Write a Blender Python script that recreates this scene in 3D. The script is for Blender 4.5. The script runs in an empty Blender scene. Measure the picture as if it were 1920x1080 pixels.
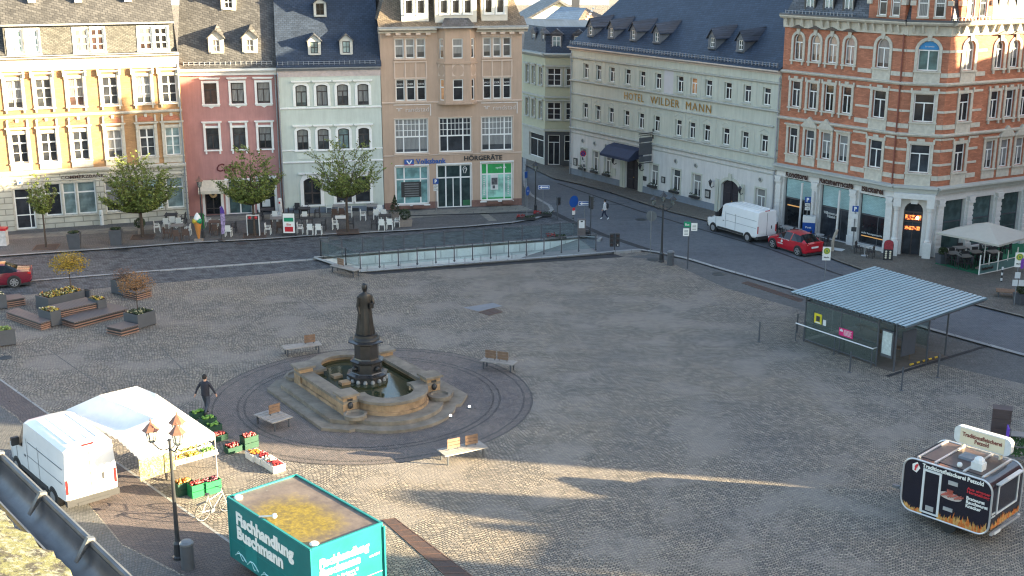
import bpy, math, random
from math import sin, cos, pi, sqrt, atan2
from mathutils import Vector, Matrix
R = math.radians
rnd = random.Random(11)
col = bpy.context.scene.collection
sc = bpy.context.scene
# ---------------------------------------------------------------- camera
FPX = 2317.0; PIT = R(15.62); CH = 20.0
cam = bpy.data.objects.new('camera', bpy.data.cameras.new('camera')); col.objects.link(cam)
cam.location = (0, 0, CH); cam.rotation_euler = (pi/2 - PIT, 0, 0)
cam.data.sensor_width = 36; cam.data.lens = 36*FPX/1920; cam.data.clip_start = .1; cam.data.clip_end = 6000
sc.camera = cam
def g(px, py, z=0.0):
    a = (px-960)/FPX; b = (py-540)/FPX
    v = Vector((a, cos(PIT)-b*sin(PIT), -sin(PIT)-b*cos(PIT)))
    return Vector((0, 0, CH)) + v*((z-CH)/v.z)
def az(p, q): return atan2(q.y-p.y, q.x-p.x)
# ---------------------------------------------------------------- materials
def nd(nt, t, **k):
    n = nt.nodes.new(t)
    for a, b in k.items(): setattr(n, a, b)
    return n
def mix(nt, f, a, b, mode='MIX'):
    n = nd(nt, 'ShaderNodeMix', data_type='RGBA', blend_type=mode)
    for s, v in ((0, f), (6, a), (7, b)):
        if hasattr(v, 'is_linked'): nt.links.new(v, n.inputs[s])
        else: n.inputs[s].default_value = v if s == 0 else ((*v, 1) if len(v) == 3 else v)
    return n.outputs[2]
def ma(nt, op, a, b=0.0, c=0.0):
    n = nd(nt, 'ShaderNodeMath', operation=op)
    for i, v in enumerate((a, b, c)):
        if hasattr(v, 'is_linked'): nt.links.new(v, n.inputs[i])
        else: n.inputs[i].default_value = v
    return n.outputs[0]
def noise(nt, vec, scale, detail=3, rough=.55):
    n = nd(nt, 'ShaderNodeTexNoise'); n.inputs['Scale'].default_value = scale
    n.inputs['Detail'].default_value = detail; n.inputs['Roughness'].default_value = rough
    nt.links.new(vec, n.inputs['Vector']); return n.outputs['Fac']
def ramp(nt, fac, stops):
    n = nd(nt, 'ShaderNodeValToRGB'); e = n.color_ramp.elements
    while len(e) < len(stops): e.new(.5)
    for i, (p, c) in enumerate(stops):
        e[i].position = p; e[i].color = (*c, 1) if len(c) == 3 else (c[0],)*3+(1,)
    nt.links.new(fac, n.inputs[0]); return n.outputs[0]
def base(name):
    m = bpy.data.materials.new(name); m.use_nodes = True; nt = m.node_tree
    return m, nt, nt.nodes['Principled BSDF'], nd(nt, 'ShaderNodeTexCoord').outputs['Object']
def setp(nt, b, **k):
    for n, v in k.items():
        n = n.replace('_', ' ')
        if hasattr(v, 'is_linked'): nt.links.new(v, b.inputs[n])
        else: b.inputs[n].default_value = (*v, 1) if isinstance(v, tuple) and len(v) == 3 else v
def bump(nt, b, h, strength=.3, dist=.02):
    n = nd(nt, 'ShaderNodeBump'); n.inputs['Strength'].default_value = strength; n.inputs['Distance'].default_value = dist
    nt.links.new(h, n.inputs['Height']); nt.links.new(n.outputs[0], b.inputs['Normal'])
def sc3(c, k): return tuple(min(1, x*k) for x in c)
def M(name, c, rough=.6, var=.15, scale=3.0, metal=0.0, bmp=0.0, bscale=30, spec=.5, coat=0.0, emis=None, streak=0.0):
    m, nt, b, co = base(name)
    f = noise(nt, co, scale, 5, .65)
    f = ramp(nt, f, [(.3, (0, 0, 0)), (.7, (1, 1, 1))])
    c2 = mix(nt, f, sc3(c, 1-var), sc3(c, 1+var))
    if streak:
        mp = nd(nt, 'ShaderNodeMapping'); mp.inputs['Scale'].default_value = (2.2, 2.2, .22); nt.links.new(co, mp.inputs['Vector'])
        c2 = mix(nt, 1.0, c2, ramp(nt, noise(nt, mp.outputs[0], 1.6, 6, .7), [(.3, (1-streak,)*3), (.6, (1.03,)*3)]), 'MULTIPLY')
    setp(nt, b, Base_Color=c2, Roughness=rough, Metallic=metal)
    b.inputs['Specular IOR Level'].default_value = spec
    if coat: b.inputs['Coat Weight'].default_value = coat; b.inputs['Coat Roughness'].default_value = .08
    if bmp: bump(nt, b, noise(nt, co, bscale, 3), bmp, .01)
    if emis: setp(nt, b, Emission_Color=emis[0], Emission_Strength=emis[1])
    return m
def setts(name, c1, c2, mortar, bw, bh, arc=1.1, amp=.14, rot=0.0, patch=((.75,.72,.7),(1.15,1.12,1.05)), bmp=.6, mix2=None, bias=0.0, stone_var=.5, coord=None):
    m, nt, b, co = base(name)
    mp = nd(nt, 'ShaderNodeMapping'); mp.inputs['Rotation'].default_value = (0, 0, rot); nt.links.new(co, mp.inputs['Vector'])
    sx = nd(nt, 'ShaderNodeSeparateXYZ'); nt.links.new(mp.outputs[0], sx.inputs[0])
    wob = noise(nt, co, .35, 2)
    x, y = sx.outputs[0], sx.outputs[1]
    x = ma(nt, 'MULTIPLY_ADD', wob, .5, x)
    if arc:
        s = ma(nt, 'ABSOLUTE', ma(nt, 'SINE', ma(nt, 'MULTIPLY', x, pi/arc)))
        y = ma(nt, 'MULTIPLY_ADD', s, -amp, y)
    y = ma(nt, 'MULTIPLY_ADD', wob, .6, y)
    cx = nd(nt, 'ShaderNodeCombineXYZ'); nt.links.new(x, cx.inputs[0]); nt.links.new(y, cx.inputs[1])
    jit = noise(nt, co, 6, 2)
    ad = nd(nt, 'ShaderNodeVectorMath', operation='ADD'); nt.links.new(cx.outputs[0], ad.inputs[0])
    jj = nd(nt, 'ShaderNodeCombineXYZ'); q = ma(nt, 'MULTIPLY', jit, .05); nt.links.new(q, jj.inputs[0]); nt.links.new(q, jj.inputs[1]); nt.links.new(jj.outputs[0], ad.inputs[1])
    br = nd(nt, 'ShaderNodeTexBrick'); nt.links.new(ad.outputs[0], br.inputs['Vector'])
    for k, v in (('Scale', 1), ('Mortar Size', min(.16*min(bw, bh), .02)), ('Mortar Smooth', .5), ('Bias', bias), ('Brick Width', bw), ('Row Height', bh)): br.inputs[k].default_value = v
    br.inputs['Color1'].default_value = (*c1, 1); br.inputs['Color2'].default_value = (*c2, 1); br.inputs['Mortar'].default_value = (*mortar, 1)
    c = br.outputs['Color']
    p = ramp(nt, noise(nt, co, .16, 5, .62), [(.32, patch[0]), (.68, patch[1])])
    c = mix(nt, 1.0, c, p, 'MULTIPLY')
    mq = nd(nt, 'ShaderNodeMapping'); mq.inputs['Rotation'].default_value = (0, 0, rot-.7); mq.inputs['Scale'].default_value = (.09, .8, 1); nt.links.new(co, mq.inputs['Vector'])
    c = mix(nt, 1.0, c, ramp(nt, noise(nt, mq.outputs[0], 1.0, 5, .65), [(.36, (.92,)*3), (.5, (1,)*3), (.66, (1.07, 1.06, 1.04))]), 'MULTIPLY')
    p2 = ramp(nt, noise(nt, co, 2.2, 5, .7), [(.3, (1-.45*stone_var,)*3), (.75, (1+.3*stone_var,)*3)])
    c = mix(nt, 1.0, c, p2, 'MULTIPLY')
    if mix2:
        f = ramp(nt, noise(nt, co, mix2[1], 4, .6), [(.5, (0, 0, 0)), (.62, (1, 1, 1))])
        c = mix(nt, f, c, mix(nt, .6, c, mix2[0]))
    setp(nt, b, Base_Color=c, Roughness=.75)
    b.inputs['Specular IOR Level'].default_value = .35
    if bmp:
        h = ma(nt, 'SUBTRACT', 1.0, br.outputs['Fac'])
        h = ma(nt, 'MULTIPLY_ADD', noise(nt, co, 14, 2), .5, h)
        bump(nt, b, h, bmp, .03)
    return m
def tiles(name, c, w, h, var=.25, bmp=.5, zf=1.25, rough=.6, spec=.4, mort=.45, offset=.5, diag=0.0):
    'slate, brick or tile courses on walls and roofs; rows follow the height'
    m, nt, b, co = base(name)
    sx = nd(nt, 'ShaderNodeSeparateXYZ'); nt.links.new(co, sx.inputs[0])
    xx = ma(nt, 'ADD', sx.outputs[0], ma(nt, 'MULTIPLY', sx.outputs[1], .37 if zf == 1 else 0.0))
    yy = ma(nt, 'MULTIPLY', sx.outputs[2], zf)
    if diag: yy = ma(nt, 'MULTIPLY_ADD', sx.outputs[0], diag, yy)
    cx = nd(nt, 'ShaderNodeCombineXYZ'); nt.links.new(xx, cx.inputs[0]); nt.links.new(yy, cx.inputs[1])
    br = nd(nt, 'ShaderNodeTexBrick'); nt.links.new(cx.outputs[0], br.inputs['Vector']); br.offset = offset
    for k, v in (('Scale', 1), ('Mortar Size', h*.1), ('Mortar Smooth', .3), ('Brick Width', w), ('Row Height', h)): br.inputs[k].default_value = v
    br.inputs['Color1'].default_value = (*sc3(c, 1-var), 1); br.inputs['Color2'].default_value = (*sc3(c, 1+var), 1); br.inputs['Mortar'].default_value = (*sc3(c, mort), 1)
    p = ramp(nt, noise(nt, co, .7, 5, .65), [(.3, (.78,)*3), (.7, (1.18,)*3)])
    setp(nt, b, Base_Color=mix(nt, 1.0, br.outputs['Color'], p, 'MULTIPLY'), Roughness=rough)
    b.inputs['Specular IOR Level'].default_value = spec
    if bmp: bump(nt, b, ma(nt, 'SUBTRACT', 1.0, br.outputs['Fac']), bmp, .02)
    return m
def glassy(name, c, rough=.08, stripes=None, spec=.6):
    m, nt, b, co = base(name)
    f = ramp(nt, noise(nt, co, 1.3, 3), [(.4, (0, 0, 0)), (.6, (1, 1, 1))])
    cc = mix(nt, f, sc3(c, .7), sc3(c, 1.25))
    oi = nd(nt, 'ShaderNodeObjectInfo').outputs['Random']
    cc = mix(nt, 1.0, cc, ramp(nt, oi, [(0, (.55,)*3), (1, (1.7,)*3)]), 'MULTIPLY')
    if stripes:
        w = nd(nt, 'ShaderNodeTexWave', bands_direction='X'); w.inputs['Scale'].default_value = 3.2; w.inputs['Distortion'].default_value = 2.5
        w.inputs['Detail'].default_value = 2
        nt.links.new(co, w.inputs['Vector'])
        sx = nd(nt, 'ShaderNodeSeparateXYZ'); nt.links.new(co, sx.inputs[0])
        on = ma(nt, 'LESS_THAN', ma(nt, 'FRACT', ma(nt, 'MULTIPLY', oi, 7.31)), .8)
        up = ma(nt, 'GREATER_THAN', sx.outputs[2], ma(nt, 'MULTIPLY', ma(nt, 'FRACT', ma(nt, 'MULTIPLY', oi, 13.7)), .7))
        cc = mix(nt, ma(nt, 'MULTIPLY', ma(nt, 'MULTIPLY', on, up), ma(nt, 'MULTIPLY_ADD', w.outputs['Fac'], .6, .4)), cc, stripes)
    setp(nt, b, Base_Color=cc, Roughness=rough); b.inputs['Specular IOR Level'].default_value = spec
    return m
def sheet_glass(name, tint=(.75, .88, .85), rough=.02, alpha=.25):
    m, nt, b, co = base(name)
    t = nd(nt, 'ShaderNodeBsdfTransparent'); t.inputs[0].default_value = (*tint, 1)
    gl = nd(nt, 'ShaderNodeBsdfGlossy'); gl.inputs['Roughness'].default_value = rough
    fr = nd(nt, 'ShaderNodeFresnel'); fr.inputs[0].default_value = 1.5
    f = ma(nt, 'MULTIPLY_ADD', fr.outputs[0], .35, .02)
    s = nd(nt, 'ShaderNodeMixShader'); nt.links.new(f, s.inputs[0]); nt.links.new(t.outputs[0], s.inputs[1]); nt.links.new(gl.outputs[0], s.inputs[2])
    dirt = nd(nt, 'ShaderNodeBsdfDiffuse'); dirt.inputs[0].default_value = (.25, .3, .3, 1)
    s2 = nd(nt, 'ShaderNodeMixShader'); s2.inputs[0].default_value = alpha; nt.links.new(s.outputs[0], s2.inputs[1]); nt.links.new(dirt.outputs[0], s2.inputs[2])
    nt.links.new(s2.outputs[0], nt.nodes['Material Output'].inputs['Surface'])
    return m
# ---------------------------------------------------------------- mesh builder
WELD = {'wall', 'ground_floor_wall', 'bay', 'attic_wall', 'dormer', 'brick_gable'}
SPLIT = {k: k for k in ('pilaster', 'window_blind', 'cellar_vent', 'finial', 'poster', 'window_box', 'menu_case', 'menu', 'lit_shelf', 'vent_grille', 'relief_panel', 'cornice_block', 'roof_hatch', 'lit_counter', 'window_print', 'gable_stone', 'sign_frame', 'side_strip', 'shop_column', 'feet')}
SPLIT.update(wall_medallions='wall_medallion', medallion_reliefs='medallion_relief', sign_panel='sign_panel', windows_='window', roof_rails='roof_rail', corner_posts='corner_post', stone_bands='stone_band', cornice_brackets='cornice_bracket', window_sills='window_sill', lion_masks='lion_mask', red_discs='red_disc', feet='foot', roof_ribs='roof_rib', window_banners='window_banner', windows='window', window_trim='window_trim', window_banner='window_banner', glass_frame='glass_frame', rail_posts='rail_post', gutter_bracket='gutter_bracket', backrest='backrest', snow_hooks='snow_hook')
class MB:
    def __init__(s): s.v = []; s.f = []; s.m = []; s.cur = 0; s.T = None
    def add(s, vs, fs):
        n = len(s.v)
        s.v += [tuple(s.T @ Vector(p)) if s.T else tuple(p) for p in vs]
        for f in fs: s.f.append([n+i for i in f]); s.m.append(s.cur)
        return s
    def box(s, x0, x1, y0, y1, z0, z1):
        if x1 < x0: x0, x1 = x1, x0
        if y1 < y0: y0, y1 = y1, y0
        if z1 < z0: z0, z1 = z1, z0
        return s.add([(x, y, z) for z in (z0, z1) for x, y in ((x0, y0), (x1, y0), (x1, y1), (x0, y1))],
                     [(3, 2, 1, 0), (4, 5, 6, 7), (0, 1, 5, 4), (1, 2, 6, 5), (2, 3, 7, 6), (3, 0, 4, 7)])
    def prism(s, pts, z0, z1, axis='z', top=None):
        'polygon extruded; axis y: pts are (x,z) and z0,z1 the y range; axis x: pts are (y,z)'
        n = len(pts)
        def P(p, t): return (p[0], p[1], t) if axis == 'z' else ((p[0], t, p[1]) if axis == 'y' else (t, p[0], p[1]))
        q = top or pts
        vs = [P(p, z0) for p in pts] + [P(p, z1) for p in q]
        fs = [list(range(n-1, -1, -1)), list(range(n, 2*n))] + [(i, (i+1) % n, n+(i+1) % n, n+i) for i in range(n)]
        if axis == 'y': fs = [f[::-1] for f in fs]
        return s.add(vs, fs)
    def cyl(s, p, q, r0, r1=None, n=10, caps=True):
        p, q = Vector(p), Vector(q); r1 = r0 if r1 is None else r1
        d = (q-p)
        if d.length < 1e-6: return s
        d.normalize(); a = d.cross(Vector((0, 0, 1)) if abs(d.z) < .95 else Vector((1, 0, 0))).normalized(); b = d.cross(a)
        vs = [p+(a*cos(2*pi*i/n)+b*sin(2*pi*i/n))*r0 for i in range(n)]+[q+(a*cos(2*pi*i/n)+b*sin(2*pi*i/n))*r1 for i in range(n)]
        fs = [(i, n+i, n+(i+1) % n, (i+1) % n) for i in range(n)]
        if caps: fs += [list(range(n)), list(range(2*n-1, n-1, -1))]
        return s.add(vs, fs)
    def tube(s, pts, r, n=6):
        for a, b in zip(pts, pts[1:]): s.cyl(a, b, r, r, n)
        return s
    def lathe(s, prof, n=16, c=(0, 0, 0), sx=1, sy=1, rot=0, a0=0, a1=2*pi):
        full = abs(a1-a0-2*pi) < 1e-6; k = n if full else n+1
        vs = []
        for r, z in prof:
            for i in range(k):
                a = a0+(a1-a0)*i/n+rot
                vs.append((c[0]+r*cos(a)*sx, c[1]+r*sin(a)*sy, c[2]+z))
        fs = []
        for j in range(len(prof)-1):
            for i in range(n):
                i2 = (i+1) % k
                fs.append((j*k+i, j*k+i2, (j+1)*k+i2, (j+1)*k+i))
        if full and prof[0][0] > 1e-4: fs.append(list(range(n-1, -1, -1)))
        if full and prof[-1][0] > 1e-4: fs.append([(len(prof)-1)*k+i for i in range(n)])
        return s.add(vs, fs)
    def ball(s, c, r, n=10, sz=1.0, m=6):
        return s.lathe([(max(1e-5, r*sin(pi*j/m)), -r*sz*cos(pi*j/m)) for j in range(m+1)], n, c)
    def loft(s, secs, closed=True, caps=True):
        n = len(secs[0]); vs = [p for q in secs for p in q]; fs = []
        for j in range(len(secs)-1):
            for i in range(n if closed else n-1):
                i2 = (i+1) % n
                fs.append((j*n+i, j*n+i2, (j+1)*n+i2, (j+1)*n+i))
        if caps: fs += [list(range(n-1, -1, -1)), [(len(secs)-1)*n+i for i in range(n)]]
        return s.add(vs, fs)
    def mesh(s, name, mats):
        me = bpy.data.meshes.new(name); me.from_pydata(s.v, [], s.f)
        for m in (mats if isinstance(mats, (list, tuple)) else [mats]): me.materials.append(m)
        me.polygons.foreach_set('material_index', s.m); me.update(); return me
    def weld(s):
        ix = {}; mp = []; nv = []
        for p in s.v:
            k = (round(p[0], 3), round(p[1], 3), round(p[2], 3))
            if k not in ix: ix[k] = len(nv); nv.append(p)
            mp.append(ix[k])
        fs, ms = [], []
        for f, m in zip(s.f, s.m):
            g_ = [mp[i] for i in f]; g_ = [a for i, a in enumerate(g_) if a != g_[i-1]]
            if len(set(g_)) >= 3 and len(set(g_)) == len(g_): fs.append(g_); ms.append(m)
        s.v, s.f, s.m = nv, fs, ms
    def loose(s):
        par = list(range(len(s.v)))
        def fd(a):
            while par[a] != a: par[a] = par[par[a]]; a = par[a]
            return a
        for f in s.f:
            for i in f[1:]: par[fd(i)] = fd(f[0])
        gr_ = {}
        for f, m in zip(s.f, s.m): gr_.setdefault(fd(f[0]), []).append((f, m))
        out = []
        for fl in gr_.values():
            q = MB(); mp = {}
            for f, m in fl:
                for i in f:
                    if i not in mp: mp[i] = len(q.v); q.v.append(s.v[i])
                q.f.append([mp[i] for i in f]); q.m.append(m)
            out.append(q)
        return out
    def build(s, name, mats, parent=None, Mx=None, smooth=False):
        if name in WELD: s.weld()
        if name in SPLIT:
            o = None
            for q in s.loose(): o = q.build1(SPLIT[name], mats, parent, Mx, smooth)
            return o
        return s.build1(name, mats, parent, Mx, smooth)
    def build1(s, name, mats, parent=None, Mx=None, smooth=False):
        me = s.mesh(name, mats)
        if smooth:
            me.polygons.foreach_set('use_smooth', [True]*len(me.polygons))
            try: me.set_sharp_from_angle(angle=R(35))
            except Exception: pass
        return link(name, me, parent, Mx)
def link(name, me, parent=None, Mx=None):
    o = bpy.data.objects.new(name, me); col.objects.link(o)
    if parent is not None: o.parent = parent
    if Mx is not None: o.matrix_local = Mx
    return o
def tag(o, label=None, cat=None, group=None, kind=None):
    if label: o['label'] = label
    if cat: o['category'] = cat
    if group: o['group'] = group
    if kind: o['kind'] = kind
    return o
def thing(name, label, cat, loc=(0, 0, 0), rz=0, group=None):
    o = bpy.data.objects.new(name, None); col.objects.link(o); o.empty_display_size = .3
    o.location = loc; o.rotation_euler = (0, 0, rz); return tag(o, label, cat, group)
def kids(o): return [c for c in o.children]
def dup(o, loc, rz=None, label=None, scale=None):
    def cp(a, par):
        c = a.copy(); col.objects.link(c)
        if par is not None: c.parent = par
        for ch in tree[a.name]: cp(ch, c)
        return c
    tree = {}
    def walk(a):
        tree[a.name] = kids(a)
        for ch in tree[a.name]: walk(ch)
    walk(o); c = cp(o, None); c.location = loc
    if rz is not None: c.rotation_euler = (0, 0, rz)
    if label: c['label'] = label
    if scale: c.scale = (scale,)*3
    return c
TR = Matrix.Translation
def RZ(a): return Matrix.Rotation(a, 4, 'Z')
def text(body, mat, w, h, u, v, parent, Mx=None, y=-.02, ext=.012, bold=.012, name='lettering', shear=0.0, align='c', spacing=1.0):
    'lettering standing on a vertical face, its box w by h with the lower left corner at (u, v)'
    cu = bpy.data.curves.new('txt', 'FONT'); cu.body = body; cu.size = 1; cu.offset = bold; cu.extrude = .5; cu.shear = shear; cu.space_character = spacing
    cu.align_x = 'CENTER' if align == 'c' else 'LEFT'; cu.resolution_u = 2; cu.space_line = .85
    t = bpy.data.objects.new('txt', cu); col.objects.link(t)
    bpy.context.view_layer.update()
    me = bpy.data.meshes.new_from_object(t.evaluated_get(bpy.context.evaluated_depsgraph_get()))
    bpy.data.objects.remove(t); bpy.data.curves.remove(cu)
    xs = [q.co.x for q in me.vertices]; ys = [q.co.y for q in me.vertices]
    x0, x1, y0, y1 = min(xs), max(xs), min(ys), max(ys)
    kx, ky = w/(x1-x0), h/(y1-y0)
    for q in me.vertices:
        x, yy, z = q.co
        q.co = (u+(x-x0)*kx, y-(z+.5)*ext, v+(yy-y0)*ky)
    me.materials.clear(); me.materials.append(mat); me.name = name
    return link(name, me, parent, Mx)
# ---------------------------------------------------------------- facade kit
def outline(w, h, rise, off=0.0, n=8):
    'left foot up, over and down to the right foot'
    pts = [(-off, 0)]
    if rise <= 0: return pts+[(-off, h+off), (w+off, h+off), (w+off, 0)]
    if rise >= w/2-.01:
        r = w/2; cz = h-r
        return pts+[(w/2-(r+off)*cos(pi*i/n), cz+(r+off)*sin(pi*i/n)) for i in range(n+1)]+[(w+off, 0)]
    r = (w*w/4+rise*rise)/(2*rise); cz = h-r; a = math.asin((w/2)/r)
    return pts+[(w/2+(r+off)*sin(-a+2*a*i/n), cz+(r+off)*cos(-a+2*a*i/n)) for i in range(n+1)]+[(w+off, 0)]
class Fac:
    def __init__(s, root, x=0, y=0, rz=0, z=0):
        s.root = root; s.M = TR((x, y, z)) @ RZ(rz)
    def part(s, mb, name, mat, smooth=False): return mb.build(name, mat, s.root, s.M, smooth)
def wall_mb(mb, L, z0, z1, ops, depth=.22, u0=0.0):
    ops = [o for o in ops if o[3] > z0+.01 and o[2] < z1-.01]
    us = sorted({u0, L} | {round(o[i], 3) for o in ops for i in (0, 1)}); vs = sorted({z0, z1} | {round(o[i], 3) for o in ops for i in (2, 3)})
    us = [u for u in us if u0-1e-6 <= u <= L+1e-6]; vs = [v for v in vs if z0-1e-6 <= v <= z1+1e-6]
    for a, b in zip(us, us[1:]):
        run = None
        for c, d in zip(vs, vs[1:]):
            m = ((a+b)/2, (c+d)/2)
            hole = any(o[0] < m[0] < o[1] and o[2] < m[1] < o[3] for o in ops)
            if not hole: mb.add([(a, 0, c), (b, 0, c), (b, 0, d), (a, 0, d)], [(0, 1, 2, 3)])
    for o in ops:
        a, b, c, d = o[:4]; rise = o[4] if len(o) > 4 else 0
        pts = [(a+x, c+z) for x, z in outline(b-a, d-c, rise)]
        if rise > 0:
            arc = pts[1:-1]; k = len(arc)//2
            for i in range(k): mb.add([(a, 0, d), (arc[i+1][0], 0, arc[i+1][1]), (arc[i][0], 0, arc[i][1])], [(0, 2, 1)])
            for i in range(k, len(arc)-1): mb.add([(b, 0, d), (arc[i][0], 0, arc[i][1]), (arc[i+1][0], 0, arc[i+1][1])], [(0, 1, 2)])
            mb.add([(a, 0, d), (arc[k][0], 0, arc[k][1]), (b, 0, d)], [(0, 1, 2)])
        pts = pts+[pts[0]]
        for p, q in zip(pts, pts[1:]): mb.add([(p[0], 0, p[1]), (p[0], depth, p[1]), (q[0], depth, q[1]), (q[0], 0, q[1])], [(0, 1, 2, 3)])
    return mb
_wc = {}
T_ = (('h', .67, 0, 1, .07), ('v', .5, 0, .67, .08))
X_ = (('h', .66, 0, 1, .09), ('v', .5, 0, 1, .09), ('h', .33, 0, 1, .035))
S_ = (('h', .62, 0, 1, .08),)
def bars(mb, w, h, rise, style, fr=.07, d=.05, t=0.0):
    o = outline(w, h, rise); i = outline(w-2*fr, h-2*fr, max(0, rise-fr*.3) if rise < w/2-.01 else (w-2*fr)/2)
    i = [(x+fr, z+fr) for x, z in i]
    if len(i) == len(o):
        o2 = o+[o[0]]; i2 = i+[i[0]]
        for k in range(len(o)):
            p, q, r, s_ = o2[k], o2[k+1], i2[k+1], i2[k]
            mb.add([(p[0], t, p[1]), (q[0], t, q[1]), (r[0], t, r[1]), (s_[0], t, s_[1])], [(3, 2, 1, 0)])
            mb.add([(s_[0], t, s_[1]), (r[0], t, r[1]), (r[0], t+d, r[1]), (s_[0], t+d, s_[1])], [(3, 2, 1, 0)])
    for b in style:
        k, p, a, c, wd = b
        if k == 'h': mb.box(a*w+.01, c*w-.01, t-.004, t+d, p*h-wd/2, p*h+wd/2)
        else: mb.box(p*w-wd/2, p*w+wd/2, t+.002, t+d, a*h+.02, c*h-(.05 if c > .99 else 0))
def window(F, u, v, w, h, style, fm, pm, rise=0, sur=None, sm=None, depth=.13, fr=.07, name='window'):
    'frame at the back of its reveal; pane and surround are its own pieces'
    key = (round(w, 2), round(h, 2), style, fm.name, rise, fr)
    if key not in _wc:
        mb = MB(); bars(mb, w, h, rise, style, fr); _wc[key] = mb.mesh(name, fm)
    o = link(name, _wc[key], F.root, F.M @ TR((u, depth, v)))
    k2 = ('p', round(w, 2), round(h, 2), rise, pm.name)
    if k2 not in _wc:
        mb = MB(); pts = outline(w, h, rise); mb.add([(x, .03, z) for x, z in pts], [list(range(len(pts)))[::-1]]); _wc[k2] = mb.mesh('pane', pm)
    link('pane', _wc[k2], o)
    if sur:
        k3 = ('s', round(w, 2), round(h, 2), rise, repr(sur), sm.name)
        if k3 not in _wc:
            mb = MB(); sp = sur.get('w', .16); pr = sur.get('p', .05)
            a = outline(w, h, rise, .004); b = outline(w, h, rise, sp)
            if sur.get('square') and rise > 0:
                n = len(b); b = []
                for i, (x, z) in enumerate(outline(w, h, rise, sp)):
                    if i in (0, n-1): b.append((x, z))
                    else: b.append((max(-sp, min(w+sp, x)), h+sp if 0 < i < n-1 else z))
                b[1] = (-sp, h-rise if rise < w/2 else h+sp); b[-2] = (w+sp, b[1][1])
            for i in range(len(a)-1):
                p, q, r, s_ = b[i], b[i+1], a[i+1], a[i]
                mb.add([(p[0], -pr, p[1]), (q[0], -pr, q[1]), (r[0], -pr, r[1]), (s_[0], -pr, s_[1])], [(3, 2, 1, 0)])
                mb.add([(p[0], -pr, p[1]), (q[0], -pr, q[1]), (q[0], .0, q[1]), (p[0], .0, p[1])], [(0, 1, 2, 3)])
                mb.add([(s_[0], -pr, s_[1]), (r[0], -pr, r[1]), (r[0], .1, r[1]), (s_[0], .1, s_[1])], [(3, 2, 1, 0)])
            if sur.get('sill', 1):
                e = sur.get('se', .1); mb.box(-sp-e*.3, w+sp+e*.3, -pr-.07, .1, -.1, -.003)
                if sur.get('apron'):
                    ah = sur['apron']; mb.box(-sp*.9, w+sp*.9, -pr+.01, 0, -.1-ah, -.103)
                    if sur.get('scallop'):
                        mb.prism([(w*.25, -.1-ah), (w*.4, -.18-ah), (w*.5, -.24-ah), (w*.6, -.18-ah), (w*.75, -.1-ah)], -pr+.01, 0, 'y')
                if sur.get('cons'):
                    for x in (-sp*.6, w+sp*.6-.12): mb.box(x, x+.12, -pr-.05, 0, -.32, -.102)
            if sur.get('hood'):
                t = h+sur.get('hz', sp)
                mb.box(-sp-.1, w+sp+.1, -pr-.13, 0, t+.002, t+.09); mb.box(-sp-.03, w+sp+.03, -pr-.06, 0, t-.06, t)
                if sur.get('fr'):
                    for x in (-sp, w+.0): mb.box(x, x+sp, -pr-.07, 0, h+.01, t-.062)
            if sur.get('ped'):
                t = h+sp+.1; ph = sur['ped']
                mb.prism([(-sp-.12, t), (w+sp+.12, t), (w/2, t+ph)], -pr-.12, 0, 'y')
            if sur.get('key'):
                mb.prism([(w/2-.1, h-.04), (w/2+.1, h-.04), (w/2+.16, h+sp+.16), (w/2-.16, h+sp+.16)], -pr-.06, -pr+.001, 'y')
            if sur.get('ears'):
                for x in (-sp-.06, w+sp-.06): mb.box(x, x+.12, -pr-.03, 0, h+sp*.2, h+sp+.14)
                mb.box(w*.3, w*.7, -pr-.02, 0, h+sp+.002, h+sp+.16)
            _wc[k3] = mb.mesh('surround', sm)
        # stands on the wall face: placed back out of the reveal
        link('surround', _wc[k3], o, TR((0, -depth, 0)))
    return o
# ---------------------------------------------------------------- shared materials
W = M('white_paint', (.78, .77, .74), .45, .06); WD = M('dull_white_frame', (.62, .62, .6), .5, .1)
STONE = M('sandstone_trim', (.5, .46, .385), .75, .18, 4, bmp=.1); STONE2 = M('grey_stucco_trim', (.5, .5, .46), .8, .1)
DARKF = M('dark_brown_frame', (.045, .035, .035), .4, .2); BLK = M('black_metal', (.03, .032, .035), .4, .2); GREYM = M('grey_metal', (.17, .18, .19), .4, .15, metal=.4)
ZINC = M('zinc', (.32, .34, .37), .4, .15, metal=.5); ANTH = M('anthracite_metal', (.07, .075, .085), .45, .12); LEAD = M('light_gutter', (.42, .42, .42), .45, .15, metal=.3)
PD = glassy('dark_pane', (.025, .028, .033)); PC = glassy('curtained_pane', (.05, .055, .06), .12, (.3, .3, .29)); PB = glassy('pale_blind_pane', (.2, .27, .27), .2)
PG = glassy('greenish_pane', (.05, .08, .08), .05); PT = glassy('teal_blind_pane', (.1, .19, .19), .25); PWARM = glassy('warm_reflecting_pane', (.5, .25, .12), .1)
PR = glassy('curtain_red_pane', (.075, .045, .04), .12, (.3, .28, .25))
SLATE = tiles('slate_roof', (.085, .088, .1), .3, .17, .3, .6, rough=.5); SLATEB = tiles('blue_slate_roof', (.034, .047, .072), .3, .17, .2, .5, rough=.5)
SLATEY = tiles('grey_slate_cladding', (.125, .12, .108), .24, .14, .3, .6, diag=.5); RIDGE = M('ridge_lead', (.12, .13, .15), .5, .15)
SLATEP = tiles('weathered_slate_roof', (.088, .084, .08), .34, .2, .28, .7, diag=.35)
BRICK = tiles('red_brick', (.4, .155, .09), .26, .085, .2, .25, zf=1, rough=.8, mort=.8)
BRICKY = tiles('ochre_brick', (.42, .235, .11), .26, .085, .13, .25, zf=1, rough=.8, mort=.8)
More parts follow.
